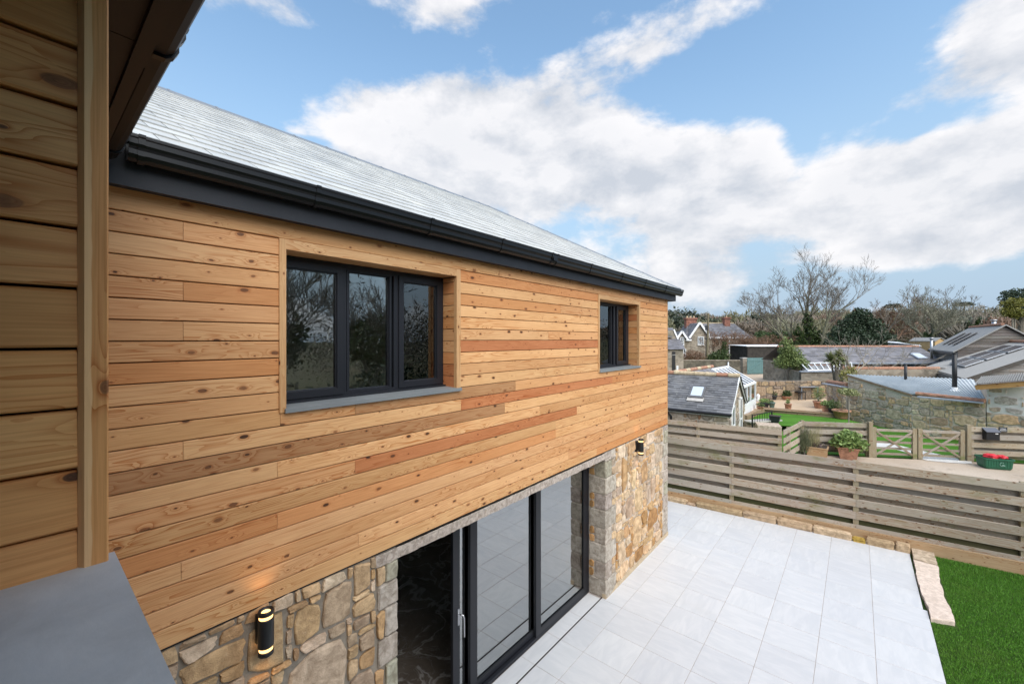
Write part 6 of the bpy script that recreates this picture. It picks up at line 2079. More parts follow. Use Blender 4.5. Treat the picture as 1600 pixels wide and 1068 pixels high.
# ---- lower barn with solar panels
B2 = vframe(thing('solar_barn', 'low grey boarded barn with solar panels on its roof at the right edge', 'barn'))
ef = LP(1500, 592, 22.0); rf2 = LP(1668, 537, 22.1)
rf2.z = 4.05
rbk2 = LP(1565, 535, (CH - 4.05) * 646 / 5.0); rbk2.z = 4.05
bv = rbk2 - rf2; bv.z = 0
efb = ef + bv
eR2 = Vector((2 * rf2.x - ef.x, 2 * rf2.y - ef.y, ef.z))
m_ = MB(); m_.hexa([(ef.x, ef.y, 0.3), (eR2.x, eR2.y, 0.3), (eR2.x + bv.x, eR2.y + bv.y, 0.3), (efb.x, efb.y, 0.3)], [ef, eR2, eR2 + bv, efb]); m_.build('wall', plain('barn_core_low', (0.15, 0.145, 0.14), 0.9, 0.3, 3), B2)
fdn = (eR2 - ef).normalized(); fo = Vector((fdn.y, -fdn.x, 0)); fo = fo if fo.y < 0 else -fo
gable_boards(B2, ef, eR2, rf2, 1.9, 0.17, [(0.26, 0.25, 0.245), (0.30, 0.29, 0.285), (0.235, 0.225, 0.22), (0.33, 0.32, 0.315)])
o_ = fo * 0.22
q = MB(); corrugate(q, ef + o_ + Vector((0, 0, 0.05)), efb + Vector((0, 0, 0.05)), rf2 + o_ + Vector((0, 0, 0.05)), rbk2 + Vector((0, 0, 0.05)), 46, 0.03); q.build('left_slope', M['grey_roof'], B2)
q = MB(); corrugate(q, eR2 + o_ + Vector((0, 0, 0.05)), eR2 + bv + Vector((0, 0, 0.05)), rf2 + o_ + Vector((0, 0, 0.05)), rbk2 + Vector((0, 0, 0.05)), 46, 0.03); q.build('right_slope', M['grey_roof'], B2)
MB().beam(ef + o_ - Vector((0, 0, 0.06)), rf2 + o_ - Vector((0, 0, 0.06)), 0.05, 0.16).build('verge_board', M['barn'], B2, color=(0.09, 0.085, 0.08))
n = 12
for k in range(n):
    a, c = rf2.lerp(rbk2, k / n), rf2.lerp(rbk2, (k + 0.97) / n)
    MB().tube([a + Vector((0, 0, 0.10)), c + Vector((0, 0, 0.10))], 0.11, 8).build('ridge_tile', M['terracotta'], B2)
upv = (rf2 - ef); alv = bv
nr_ = upv.cross(alv).normalized()
if nr_.z < 0: nr_ = -nr_
for r_ in range(3):
    for c_ in range(2):
        f0, f1 = 0.20 + r_ * 0.225, 0.20 + r_ * 0.225 + 0.20
        g0, g1 = 0.30 + c_ * 0.20, 0.30 + c_ * 0.20 + 0.185
        Q = [ef + upv * a + alv * c for a, c in ((f0, g0), (f1, g0), (f1, g1), (f0, g1))]
        m_ = MB(); m_.hexa([p + nr_ * 0.10 for p in Q], [p + nr_ * 0.15 for p in Q]); S_ = m_.build('solar_panel', M['alu'], B2)
        ctr = sum(Q, Vector()) / 4
        m_ = MB(); Q2 = [ctr + (p - ctr) * 0.93 for p in Q]; m_.hexa([p + nr_ * 0.150 for p in Q2], [p + nr_ * 0.156 for p in Q2]); m_.build('solar_glass', M['solar'], S_)
# white van roof-like far sheds between the trees
FS = vframe(thing('far_white_shed', 'far small white roofed shed behind the long slate range', 'shed'))
d = 48.0
m_ = MB(); m_.box(LX(1424, d), LX(1438, d), d, d + 3, 1.0, LZ(538, d)); m_.build('wall', M['lead'], FS)
m_ = MB(); m_.hexa([(LX(1423, d), d - .1, LZ(538, d)), (LX(1439, d), d - .1, LZ(541, d)), (LX(1439, d), d + 3, LZ(538, d)), (LX(1423, d), d + 3, LZ(535, d))], [(LX(1423, d), d - .1, LZ(537.4, d)), (LX(1439, d), d - .1, LZ(540.4, d)), (LX(1439, d), d + 3, LZ(534, d)), (LX(1425, d), d + 3, LZ(533, d))]); m_.build('roof', M['whitepaint'], FS)
FT = vframe(thing('ochre_shed', 'far small ochre gabled shed left of the upper barn', 'shed'))
m_ = MB(); m_.hexa([(LX(1461, d), d, 1), (LX(1478, d), d, 1), (LX(1478, d), d, LZ(533, d)), (LX(1469, d), d, LZ(528.5, d)), (LX(1461, d), d, LZ(533, d))], [(LX(1461, d), d + 3, 1), (LX(1478, d), d + 3, 1), (LX(1478, d), d + 3, LZ(533, d)), (LX(1469, d), d + 3, LZ(528.5, d)), (LX(1461, d), d + 3, LZ(533, d))]); m_.build('wall', plain('ochre_boards', (0.48, 0.32, 0.15), 0.8, 0.1, 2), FT)
for (a, c) in (((1460, 533.5), (1469, 528)), ((1479, 533.5), (1469, 528))):
    m_ = MB(); pa, pb_ = LP(*a, d), LP(*c, d); m_.hexa([pa - Vector((0, .1, 0)), pb_ - Vector((0, .1, 0)), pb_ + Vector((0, 3.1, 0)), pa + Vector((0, 3.1, 0))], [p + Vector((0, 0, .08)) for p in (pa - Vector((0, .1, 0)), pb_ - Vector((0, .1, 0)), pb_ + Vector((0, 3.1, 0)), pa + Vector((0, 3.1, 0)))]); m_.build('roof_slope', M['grey_roof'], FT)
# ================================================================== vegetation
def quads(centres, normals_rng, size, aspect, r, up=0.0):
    """leaf quads at the given points, random attitude"""
    n = len(centres)
    a = r.normal(size=(n, 3)); a[:, 2] += up * np.sign(r.uniform(-0.2, 1, n)); a /= np.linalg.norm(a, axis=1)[:, None]
    b = r.normal(size=(n, 3)); b -= (b * a).sum(1)[:, None] * a; b /= np.linalg.norm(b, axis=1)[:, None]
    s = (size * r.uniform(0.6, 1.4, n))[:, None]
    v = np.empty((n, 4, 3))
    v[:, 0] = centres - a * s
    v[:, 1] = centres + b * s * aspect
    v[:, 2] = centres + a * s
    v[:, 3] = centres - b * s * aspect
    return v.reshape(-1, 3), np.arange(n * 4).reshape(n, 4)
def cloud_pts(blobs, n, r, shell=0.55):
    """points in ellipsoids, thicker towards their skin; blobs (centre, radii)"""
    vol = np.array([b[1][0] * b[1][1] * b[1][2] for b in blobs]); vol = vol ** 0.8; vol /= vol.sum()
    out = []
    for (c, rad), f in zip(blobs, vol):
        m_ = max(8, int(n * f))
        d_ = r.normal(size=(m_, 3)); d_ /= np.linalg.norm(d_, axis=1)[:, None]
        rr = r.uniform(shell ** 3, 1, m_) ** (1 / 3)
        rr *= 1 + 0.22 * np.sin(d_[:, 0] * 7 + c[0]) * np.sin(d_[:, 2] * 6 + c[1]) + r.normal(0, 0.05, m_)
        out.append(np.array(c) + d_ * rr[:, None] * np.array(rad))
    return np.concatenate(out)
def leafy(name, parent, blobs, n, size, mat, seed, aspect=0.5, shell=0.55, up=0.0):
    r = np.random.default_rng(seed)
    v, f = quads(cloud_pts(blobs, n, r, shell), None, size, aspect, r, up)
    return np_mesh(name, v, f, mat, parent)
def branchset(p, d, L, rad, depth, rg, out, bend=0.25, up=0.25, split=(2, 4), ratio=0.68, spread=0.7, minr=0.012, sub=4, first=0.35):
    pts, rr = [Vector(p)], [rad]
    d = Vector(d).normalized()
    kids = []
    for k in range(sub):
        d = (d + Vector((rg.gauss(0, bend), rg.gauss(0, bend), rg.gauss(0, bend * 0.7) + up * 0.3)) * 0.5).normalized()
        pts.append(pts[-1] + d * (L / sub)); rr.append(max(minr, rad * (1 - 0.55 * (k + 1) / sub)))
        if depth > 0 and (k + 1) / sub > first:
            for _ in range(rg.randint(*split) if k == sub - 1 else rg.randint(0, max(1, split[1] - 2))):
                q = Vector((rg.gauss(0, 1), rg.gauss(0, 1), rg.gauss(0, 0.6) + up)).normalized()
                kids.append((pts[-1].copy(), (d + q * spread).normalized(), L * ratio * rg.uniform(0.7, 1.15), rr[-1] * 0.72))
    out.append((depth, pts, rr))
    for (a, b_, l_, r_) in kids:
        branchset(a, b_, l_, max(minr, r_), depth - 1, rg, out, bend, up, split, ratio, spread, minr, max(2, sub - 1), first)
def bare_tree(name, label, base, stems, depth, seed, bark, twig, group=None, ivy=None, minr=0.012, split=(2, 4), ratio=0.68, spread=0.7, up=0.25, bend=0.25, trunk_depth=None, first=0.35, cat='tree'):
    T = thing(name, label, cat, group)
    T.location = base
    rg = random.Random(seed)
    out = []
    for (p, d_, L, r_) in stems:
        branchset(p, d_, L, r_, depth, rg, out, bend, up, split, ratio, spread, minr, 5, first)
    td = depth if trunk_depth is None else trunk_depth
    a, c = MB(), MB()
    for (dp, pts, rr) in out:
        (a if dp >= td else c).tube(pts, rr, 7 if dp >= td else (4 if dp > 1 else 3), cap=False)
    a.build('trunk', bark, T, True)
    if c.v: c.build('crown', twig, T)
    if ivy:
        leafy('ivy', T, ivy[0], ivy[1], ivy[2], M['ivy'], seed + 5, 0.7, 0.6)
    return T
# big bare tree
b0 = at(1266, 556, 62.0); b0.z = terrain(b0)
s = 62 / 646.0
rt = RT; 
def dirp(dx, dz, dy=0): return RT * dx + Vector((0, 0, dz)) + FW * dy
bare_tree('bare_oak', 'tall many stemmed bare winter tree with ivy clad trunks above the rooftops', b0,
          [((0, 0, 0), dirp(0.10, 1.0), 6.6, 0.50), (tuple(dirp(-0.6, 0)), dirp(-0.40, 1.0, 0.2), 6.0, 0.36), (tuple(dirp(0.8, 0)), dirp(0.30, 1.0, -0.2), 6.2, 0.36), (tuple(dirp(-1.6, 0)), dirp(-0.75, 1.0), 5.4, 0.28), (tuple(dirp(1.4, 0)), dirp(0.7, 1.0, 0.3), 4.6, 0.24)],
          5, 11, M['bark_green'], M['twig'], ivy=([((0.0, 0, 2.6), (0.9, 0.9, 2.6)), (tuple(dirp(-1.8, 2.6)), (1.0, 0.8, 2.4)), (tuple(dirp(1.2, 2.2)), (0.8, 0.8, 2.2)), (tuple(dirp(-0.4, 5.6)), (0.7, 0.6, 1.5))], 3600, 0.16), minr=0.011, split=(2, 4), ratio=0.63, spread=0.62, up=0.30, bend=0.22, trunk_depth=4, first=0.42)
# evergreen mass
b0 = at(1345, 560, 56.0); b0.z = terrain(b0)
def P3(px, py, d): return tuple(at(px, py, d) - b0)
T = thing('evergreen_oak', 'broad dark evergreen tree beside the bare tree', 'tree'); T.location = b0
MB().tube([(0, 0, -0.2), (0.1, 0, 2.0), (0, 0.1, 4.0)], [0.4, 0.32, 0.2], 8).build('trunk', M['bark'], T)
MB().tube([(0, 0, 1.5), (1.2, 0.6, 3.2), (2.4, 1.2, 4.2)], [0.22, 0.16, 0.08], 6).build('limb', M['bark'], T)
MB().tube([(0, 0, 1.5), (-1.2, -0.6, 3.0), (-2.2, -1.2, 3.8)], [0.22, 0.16, 0.08], 6).build('limb', M['bark'], T)
bl_ = [(P3(1342, 500, 56), (1.6, 1.6, 1.5)), (P3(1325, 510, 56), (1.5, 1.5, 1.2)), (P3(1358, 512, 56), (1.6, 1.4, 1.4)), (P3(1312, 528, 55), (1.5, 1.4, 1.4)), (P3(1335, 530, 55), (2.0, 1.6, 1.6)), (P3(1365, 530, 55), (2.0, 1.6, 1.5)), (P3(1388, 535, 55), (1.3, 1.3, 1.1)), (P3(1343, 490, 56.5), (0.9, 0.9, 0.9)), (P3(1405, 541, 54), (1.0, 1.0, 0.7)), (P3(1300, 538, 54), (1.0, 1.0, 1.0))]
leafy('crown', T, bl_, 16000, 0.13, M['evergreen'], 21, 0.55, 0.35)
# pollarded bare tree and its neighbours
b0 = at(1449, 556, 56.0); b0.z = terrain(b0)
bare_tree('pollard_tree', 'pale spreading pollarded tree with ivy trunk behind the long slate range', b0,
          [((0, 0, 0), dirp(0, 1), 4.4, 0.42), (tuple(dirp(0, 3.2)), dirp(-0.7, 0.8, 0.2), 2.6, 0.2), (tuple(dirp(0, 3.2)), dirp(0.75, 0.9, -0.2), 2.8, 0.2), (tuple(dirp(0, 3.0)), dirp(0.2, 0.9, -0.8), 2.6, 0.18), (tuple(dirp(0, 3.4)), dirp(-0.3, 1.0, 0.7), 2.6, 0.18)],
          4, 31, M['bark_green'], plain('twig_pale', (0.235, 0.225, 0.165), 0.9, 0.2, 4), ivy=([((0, 0, 2.2), (0.8, 0.8, 2.2)), (tuple(dirp(0.5, 1.4)), (0.9, 0.8, 1.0))], 2600, 0.15), minr=0.016, split=(2, 4), ratio=0.64, spread=0.75, up=0.2, trunk_depth=4)
b0 = at(1514, 552, 58.0); b0.z = terrain(b0)
bare_tree('ivy_tree', 'slender bare tree with bright ivy on its trunk left of the upper barn roof', b0,
          [((0, 0, 0), dirp(-0.05, 1), 6.0, 0.3), (tuple(dirp(0, 3.0)), dirp(0.55, 1.0), 3.4, 0.2), (tuple(dirp(0, 2.5)), dirp(-0.7, 0.8), 2.6, 0.15)],
          4, 37, M['bark'], M['twig'], ivy=([(tuple(dirp(0, 3.2)), (0.45, 0.45, 2.6)), (tuple(dirp(1.3, 5.0)), (0.4, 0.4, 1.2)), (tuple(dirp(-1.0, 3.8)), (0.7, 0.5, 0.6)), (tuple(dirp(0, 2.0)), (1.3, 0.8, 0.9))], 2600, 0.14), minr=0.016, split=(2, 3), ratio=0.60, spread=0.7, up=0.3, trunk_depth=4)
b0 = at(1376, 556, 62.0); b0.z = terrain(b0)
bare_tree('slim_bare_tree', 'slim dark bare tree rising behind the evergreen', b0, [((0, 0, 0), dirp(0.05, 1), 5.4, 0.25), (tuple(dirp(0.1, 3)), dirp(0.5, 1), 3.2, 0.14)], 4, 41, M['bark'], M['twig'],
          ivy=([(tuple(dirp(0, 3.0)), (0.4, 0.4, 2.2))], 900, 0.14), minr=0.016, split=(2, 3), ratio=0.60, spread=0.6, up=0.35, trunk_depth=4)
b0 = at(1392, 556, 66.0); b0.z = terrain(b0)
bare_tree('rusty_bare_tree', 'reddish brown bare tree in the scrub right of the evergreen', b0, [((0, 0, 0), dirp(0.05, 1), 4.6, 0.22), (tuple(dirp(-0.1, 2)), dirp(-0.6, 1), 3.0, 0.14), (tuple(dirp(0.1, 2)), dirp(0.6, 1), 3.0, 0.14)], 4, 43, M['brownbush'], M['brownbush'], minr=0.022, split=(2, 4), ratio=0.66, spread=0.7, up=0.3, trunk_depth=4)
# pine at the right edge
b0 = at(1592, 560, 52.0); b0.z = terrain(b0)
T = thing('umbrella_pine', 'dark spreading pine at the right edge of the sky', 'tree'); T.location = b0
MB().tube([(0, 0, -0.2), (0.1, 0, 3.5), (0.3, 0.1, 7.0), (0.4, 0, 9.0)], [0.35, 0.28, 0.2, 0.1], 8).build('trunk', M['bark'], T)
for k, (dx, dz) in enumerate(((-2.4, 8.6), (1.8, 8.4), (-1.2, 7.2), (2.2, 7.0))):
    MB().tube([(0.2, 0, dz - 2.0), tuple(dirp(dx * 0.6, dz - 0.7)), tuple(dirp(dx, dz))], [0.14, 0.09, 0.04], 5).build('limb', M['bark'], T)
def P3(px, py, d): return tuple(at(px, py, d) - b0)
leafy('crown', T, [(P3(1594, 457, 52), (1.7, 1.4, 0.55)), (P3(1583, 464, 52), (1.3, 1.2, 0.5)), (P3(1603, 470, 52), (2.2, 1.6, 0.7)), (P3(1590, 482, 52), (1.3, 1.2, 0.9)), (P3(1608, 490, 52), (1.8, 1.5, 1.2))], 4200, 0.15, M['evergreen'], 51, 0.4, 0.2)
b0 = at(1581, 560, 50.0); b0.z = terrain(b0)
T = thing('yellow_flowering_tree', 'small yellowish green tree with twin pale trunks below the pine', 'tree'); T.location = b0
def P3(px, py, d): return tuple(at(px, py, d) - b0)
MB().tube([(0, 0, -0.2), P3(1583, 530, 50), P3(1582, 498, 50)], [0.14, 0.12, 0.08], 7).build('trunk', M['bark_pale'], T)
MB().tube([tuple(dirp(0.3, -0.2)), P3(1586, 530, 50), P3(1586, 498, 50)], [0.12, 0.10, 0.07], 7).build('trunk', M['bark_pale'], T)
leafy('crown', T, [(P3(1583, 474, 50), (1.0, 0.9, 0.7)), (P3(1580, 486, 50), (0.9, 0.9, 0.7)), (P3(1588, 490, 50), (0.8, 0.8, 0.6))], 2400, 0.12, M['gorse'], 52, 0.5, 0.2)
# small bare tree in the near gardens
b0 = at(1336, 592, 26.0); b0.z = 0.5
bare_tree('garden_bare_tree', 'small spreading bare tree in front of the long slate roof', b0,
          [((0, 0, 0), dirp(0.0, 1), 1.9, 0.075), (tuple(dirp(0.0, 1.7)), dirp(-0.9, 0.75, 0.1), 1.5, 0.045), (tuple(dirp(0.0, 1.7)), dirp(0.9, 0.65, -0.1), 1.7, 0.045), (tuple(dirp(0.0, 1.75)), dirp(0.45, 1.0, 0.4), 1.3, 0.035), (tuple(dirp(0.0, 1.5)), dirp(1.0, 0.25, 0.3), 1.8, 0.035), (tuple(dirp(0.0, 1.5)), dirp(-1.0, 0.35, -0.3), 1.5, 0.035)],
          3, 61, M['bark_pale'], M['bark_pale'], minr=0.008, split=(1, 3), ratio=0.62, spread=0.55, up=0.12, bend=0.3, trunk_depth=3)
b0 = at(1366, 590, 27.5); b0.z = 0.5
bare_tree('second_garden_tree', 'low wide bare tree with arching pale twigs right of the small bare tree', b0,
          [((0, 0, 0), dirp(-0.1, 1), 1.2, 0.06), (tuple(dirp(0, 1.0)), dirp(0.9, 0.7, 0.1), 1.6, 0.04), (tuple(dirp(0, 1.0)), dirp(-0.8, 0.8, 0.1), 1.5, 0.04), (tuple(dirp(0, 0.9)), dirp(1.0, 0.2, 0.1), 2.0, 0.035)],
          3, 67, M['bark_pale'], M['bark_pale'], minr=0.008, split=(1, 3), ratio=0.62, spread=0.55, up=0.1, bend=0.3, trunk_depth=3)
# cordyline
b0 = at(1306, 596, 27.0); b0.z = 0.5
T = thing('cordyline_palm', 'spiky cordyline palm with forked trunk above the garden wall', 'palm'); T.location = b0
def P3(px, py, d): return Vector(at(px, py, d) - b0)
heads = [P3(1298, 561, 27), P3(1311, 556, 27), P3(1305, 565, 26.7), P3(1317, 564, 27.2)]
for h_ in heads:
    MB().tube([(0, 0, -0.1), Vector((0, 0, 0.6)).lerp(h_, 0.2), h_], [0.10, 0.07, 0.05], 7).build('trunk', M['bark'], T)
r = np.random.default_rng(8)
vs, fs = [], []
for h_ in heads:
    for k in range(150):
        a, e = r.uniform(0, 6.28), r.uniform(-0.5, 1.4)
        L = r.uniform(0.40, 0.66); d_ = np.array([math.cos(a) * math.cos(e), math.sin(a) * math.cos(e), math.sin(e)])
        side = np.cross(d_, [0, 0, 1.0]) * 0.04 / max(0.2, np.linalg.norm(np.cross(d_, [0, 0, 1.0])))
        p0 = np.array(h_); p1 = p0 + d_ * L * 0.6; p2 = p0 + d_ * L - np.array([0, 0, 0.10 * L])
        i = len(vs); vs += [p0 - side * .5, p0 + side * .5, p1 + side, p1 - side, p2 + side * .15, p2 - side * .15]; fs += [(i, i + 1, i + 2, i + 3), (i + 3, i + 2, i + 4, i + 5)]
np_mesh('crown', np.array(vs), np.array(fs), M['palmleaf'], T)
# shrubs
def shrub(name, label, base, blobs, n, size, mat, seed, stems=3, cat='shrub', group=None, aspect=0.4, shell=0.15):
    T = thing(name, label, cat, group)
    T.location = base
    rg = random.Random(seed)
    for k in range(stems):
        c = Vector(blobs[k % len(blobs)][0])
        MB().tube([(0, 0, -0.05), Vector((0, 0, 0.1)).lerp(c, 0.5) + Vector((rg.uniform(-.1, .1), rg.uniform(-.1, .1), 0)), c], [0.03, 0.02, 0.01], 5).build('stem', M['bark'], T)
    leafy('foliage', T, blobs, n, size, mat, seed, aspect, shell)
    return T
def blobs_px(base, lst):
    return [(tuple(at(px, py, d) - base), (rx, rx, rz)) for px, py, d, rx, rz in lst]
b0 = at(1232, 590, 34.0); b0.z = 0.45
shrub('bamboo_shrub', 'tall pale green bushy shrub above the courtyard wall', b0, blobs_px(b0, [(1228, 545, 34, .55, 1.0), (1236, 560, 34, .9, .8), (1222, 566, 34, .7, .5), (1248, 567, 33.5, .7, .45), (1234, 552, 34, .7, .8)]), 5000, 0.12, M['bamboo'], 71, aspect=0.25)
b0 = at(1083, 566, 52.0); b0.z = 0.6
shrub('brown_bush', 'rounded russet brown bush below the gabled house', b0, blobs_px(b0, [(1082, 556, 52, 1.1, .8), (1092, 557, 52, .9, .7), (1074, 558, 52, .7, .6)]), 2200, 0.14, M['brownbush'], 72, aspect=0.15)
b0 = at(1120, 566, 52.0); b0.z = 0.6
shrub('green_hedge_bush', 'dark green bush right of the telegraph pole', b0, blobs_px(b0, [(1116, 558, 52, .9, .6), (1126, 556, 52, 1.0, .8), (1132, 545, 53, .4, 1.2)]), 1800, 0.13, M['ivy'], 73)
b0 = at(1150, 566, 56.0); b0.z = 0.7
bare_tree('bare_thicket', 'brown leafless thicket in front of the hipped slate roof', b0, [(tuple(dirp(dx, 0)), dirp(dx * 0.12, 1), 2.0, 0.07) for dx in (-2.2, -1.4, -0.6, 0.2, 1.0, 1.8)], 4, 81, M['brownbush'], M['brownbush'], minr=0.014, split=(2, 4), ratio=0.66, spread=0.75, up=0.2, trunk_depth=4, cat='shrub')
b0 = at(1188, 560, 60.0); b0.z = 1.0
bare_tree('bramble_thicket', 'purplish brown leafless thicket behind the dark shed', b0, [(tuple(dirp(dx, 0)), dirp(dx * 0.1, 1), 1.7, 0.06) for dx in (-2.4, -1.4, -0.5, 0.5, 1.5, 2.5, 3.4)], 4, 83, M['brownbush'], M['brownbush'], minr=0.016, split=(2, 4), ratio=0.66, spread=0.8, up=0.15, trunk_depth=4, cat='shrub')
b0 = at(1218, 560, 66.0); b0.z = 1.2
shrub('laurel_hedge', 'bright green hedge below the big bare tree', b0, blobs_px(b0, [(1200, 527, 66, 1.6, .8), (1218, 524, 66, 2.0, .8), (1238, 530, 66, 1.8, 0.7), (1190, 522, 68, 1.2, .6)]), 3200, 0.17, M['midleaf'], 75)
b0 = at(1336, 596, 25.0); b0.z = 0.6
shrub('golden_shrub', 'yellowish shrub at the foot of the small bare tree', b0, blobs_px(b0, [(1322, 586, 24, .35, .35), (1330, 580, 24.5, .3, .4)]), 700, 0.05, M['gorse'], 76)
# woodland on the hill, one far mass
r = np.random.default_rng(12)
V, F, MI = [], [], []
nv = 0
def add(v, f, mi):
    global nv
    V.append(v); F.append(f + nv); MI.append(np.full(len(f), mi)); nv += len(v)
for i in range(640):
    d_ = 84 + 240 * r.uniform(0, 1) ** 1.25
    px = r.uniform(985, 1690) if i < 430 else r.uniform(1690, 3400)
    p = at(px, 530, d_); zg = terrain(p)
    H_ = r.uniform(6.5, 10.5) * (1.0 if d_ > 120 else 0.72)
    kind = r.choice([0, 1, 1, 2, 2, 3, 4], p=[.2, .17, .17, .14, .12, .1, .1])
    if px < 1110 and r.uniform() < 0.5: kind = 3
    w_ = H_ * r.uniform(0.38, 0.6)
    c0 = np.array([p.x, p.y, zg])
    n = int(420 if d_ < 160 else 300)
    blobs = [((c0[0] + r.normal(0, w_ * .4), c0[1] + r.normal(0, w_ * .4), zg + H_ * r.uniform(.45, .75)), (w_ * r.uniform(.5, .8), w_ * r.uniform(.5, .8), H_ * r.uniform(.22, .36))) for _ in range(4)]
    pts = cloud_pts(blobs, n, r, 0.3)
    n = len(pts)
    if kind == 3:
        v, f = quads(pts, None, 0.48 * d_ / 150 + 0.1, 0.6, r)
        add(v, f, 3)
    else:
        # upright twig fans
        dirs = pts - (c0 + np.array([0, 0, H_ * 0.15])); dirs /= np.linalg.norm(dirs, axis=1)[:, None]
        dirs += r.normal(0, 0.45, dirs.shape); L_ = r.uniform(0.25, 0.7, (n, 1)) * (0.6 + d_ / 300)
        sd = np.cross(dirs, np.array([FW.x, FW.y, 0])); sd /= np.linalg.norm(sd, axis=1)[:, None] + 1e-6
        wd = 0.05 + 0.15 * d_ / 150
        v = np.empty((n, 4, 3)); v[:, 0] = pts - sd * wd - dirs * L_; v[:, 1] = pts + sd * wd - dirs * L_; v[:, 2] = pts + sd * wd * .2 + dirs * L_; v[:, 3] = pts - sd * wd * .2 + dirs * L_
        add(v.reshape(-1, 3), np.arange(n * 4).reshape(n, 4), kind if kind < 3 else 4)
stuff(np_mesh('hillside_woodland', np.concatenate(V), np.concatenate(F), WOOD_M, None, np.concatenate(MI)), 'brown and grey winter woodland covering the far hillside', 'woodland')
# the same wood beyond the lawn at the side, seen mirrored in the glass
V, F, MI = [], [], []
nv = 0
for i in range(46):
    p = Vector((r.uniform(24, 60), r.uniform(-8, 75), -0.1))
    H_ = r.uniform(6, 11); w_ = H_ * r.uniform(0.4, 0.6)
    blobs = [((p.x + r.normal(0, w_ * .4), p.y + r.normal(0, w_ * .4), H_ * r.uniform(.2, .75)), (w_ * .7, w_ * .7, H_ * .34)) for _ in range(4)]
    v, f = quads(cloud_pts(blobs, 900, r, 0.3), None, 0.17, 0.3, r)
    add(v, f, int(r.choice([0, 1, 2, 3])))
stuff(np_mesh('side_woodland', np.concatenate(V), np.concatenate(F), WOOD_M, None, np.concatenate(MI)), 'winter woodland beyond the side lawn, mirrored in the windows', 'woodland')
# scattered dark pines on the skyline
for i, (px, py, d_, lab) in enumerate(((1188, 497, 170, 'rounded dark pine crown on the skyline right of the gabled house'), (1395, 477, 190, 'flat topped dark pine on the skyline above the evergreen'), (1506, 474, 190, 'flat topped dark pine on the skyline left of the yellow tree'), (1062, 497, 160, 'dark pine on the skyline left of the brick chimney'))):
    p = at(px, py, d_); zg = terrain(p)
    T = thing('skyline_pine', lab, 'tree', 'skyline pines'); T.location = (p.x, p.y, zg)
    hh = p.z - zg
    MB().tube([(0, 0, -1), (0, 0, hh * 0.6), (0.3, 0, hh)], [0.5, 0.4, 0.2], 6).build('trunk', M['bark'], T)
    k = d_ / 646.0
    fl = [0.8, 0.35, 0.35, 0.7][i]
    leafy('crown', T, [((0, 0, hh), (9 * k, 9 * k, 5 * k * fl)), ((tuple(dirp(6 * k, hh - 2 * k))), (7 * k, 7 * k, 4 * k * fl)), ((tuple(dirp(-7 * k, hh - 2.5 * k))), (7 * k, 7 * k, 4 * k * fl))], 1500, 0.42, WOOD_M[3], 90 + i, 0.6, 0.2)

# ================================================================== pots and small garden things
def pot(name, label, p, r0, r1, h, mat, plant=None, group='pots on the terrace', square=False):
    T = thing(name, label, 'plant pot', group)
    T.location = p
    if group == 'pots on the terrace': T.scale = (0.82, 0.82, 0.82)
    if square:
        q = MB()
        q.hexa([(-r0, -r0, 0), (r0, -r0, 0), (r0, r0, 0), (-r0, r0, 0)], [(-r1, -r1, h), (r1, -r1, h), (r1, r1, h), (-r1, r1, h)])
        q.box(-r1 - 0.02, r1 + 0.02, -r1 - 0.02, r1 + 0.02, h, h + 0.03)
        q.build('pot', mat, T)
        MB().box(-r1 + 0.02, r1 - 0.02, -r1 + 0.02, r1 - 0.02, h + 0.03, h + 0.036).build('soil', M['soil'], T)
    else:
        MB().lathe((0, 0, 0), [(r0, 0), (r0 * 1.02, 0.01), (r1 * 0.97, h * 0.8), (r1 * 1.1, h * 0.81), (r1 * 1.1, h), (r1 * 0.95, h), (r1 * 0.9, h * 0.9)], 18).build('pot', mat, T, True)
        MB().lathe((0, 0, 0), [(r1 * 0.9, h * 0.88), (r1 * 0.5, h * 0.93)], 12).build('soil', M['soil'], T)
    if plant:
        m_, blobs, n, size, asp = plant
        leafy('plant', T, [((b[0][0], b[0][1], b[0][2] + h), b[1]) for b in blobs], n, size, m_, sum(map(ord, label)) % 1000, asp, 0.1)
        for k in range(4):
            a = k * 1.6
            MB().tube([(0, 0, h * 0.85), (0.3 * r1 * math.cos(a), 0.3 * r1 * math.sin(a), h + blobs[0][0][2] * 0.6), (0.6 * r1 * math.cos(a), 0.6 * r1 * math.sin(a), h + blobs[0][0][2])], [0.012, 0.009, 0.005], 5).build('stem', M['bark'], T)
    return T
g1 = lambda r_, hz, rz: [((0, 0, hz), (r_, r_, rz))]
pot('plant_pot', 'green glazed pot at the terrace edge', onz(1206, 637, 0.86), 0.12, 0.17, 0.36, M['potgreen'], (M['midleaf'], g1(.12, .05, .06), 60, .04, .4))
pot('plant_pot', 'terracotta pot with small pale plant in the middle of the terrace edge', onz(1231.5, 639, 0.86), 0.15, 0.18, 0.34, M['terracotta'], (M['potleaf'], g1(.12, .12, .16), 140, .045, .35))
pot('plant_pot', 'black pot with yellow green leafy plant beside the conservatory', onz(1195, 636, 0.86), 0.18, 0.24, 0.30, M['potblack'], (M['potleaf'], g1(.34, .10, .14), 320, .055, .4))
pot('plant_pot', 'low terracotta pot with green leaves in front of the conservatory', onz(1188, 640, 0.86), 0.14, 0.18, 0.20, M['terracotta'], (M['midleaf'], g1(.24, .10, .12), 200, .05, .4))
pot('plant_pot', 'white pot at the foot of the brown garden wall', onz(1217, 622.5, 0.86), 0.12, 0.17, 0.38, M['whiteplastic'])
pot('plant_pot', 'dark pot with trailing leaves left of the white pot', onz(1209, 624, 0.86), 0.15, 0.2, 0.3, M['potblack'], (M['ivy'], g1(.25, .12, .2), 200, .06, .4))
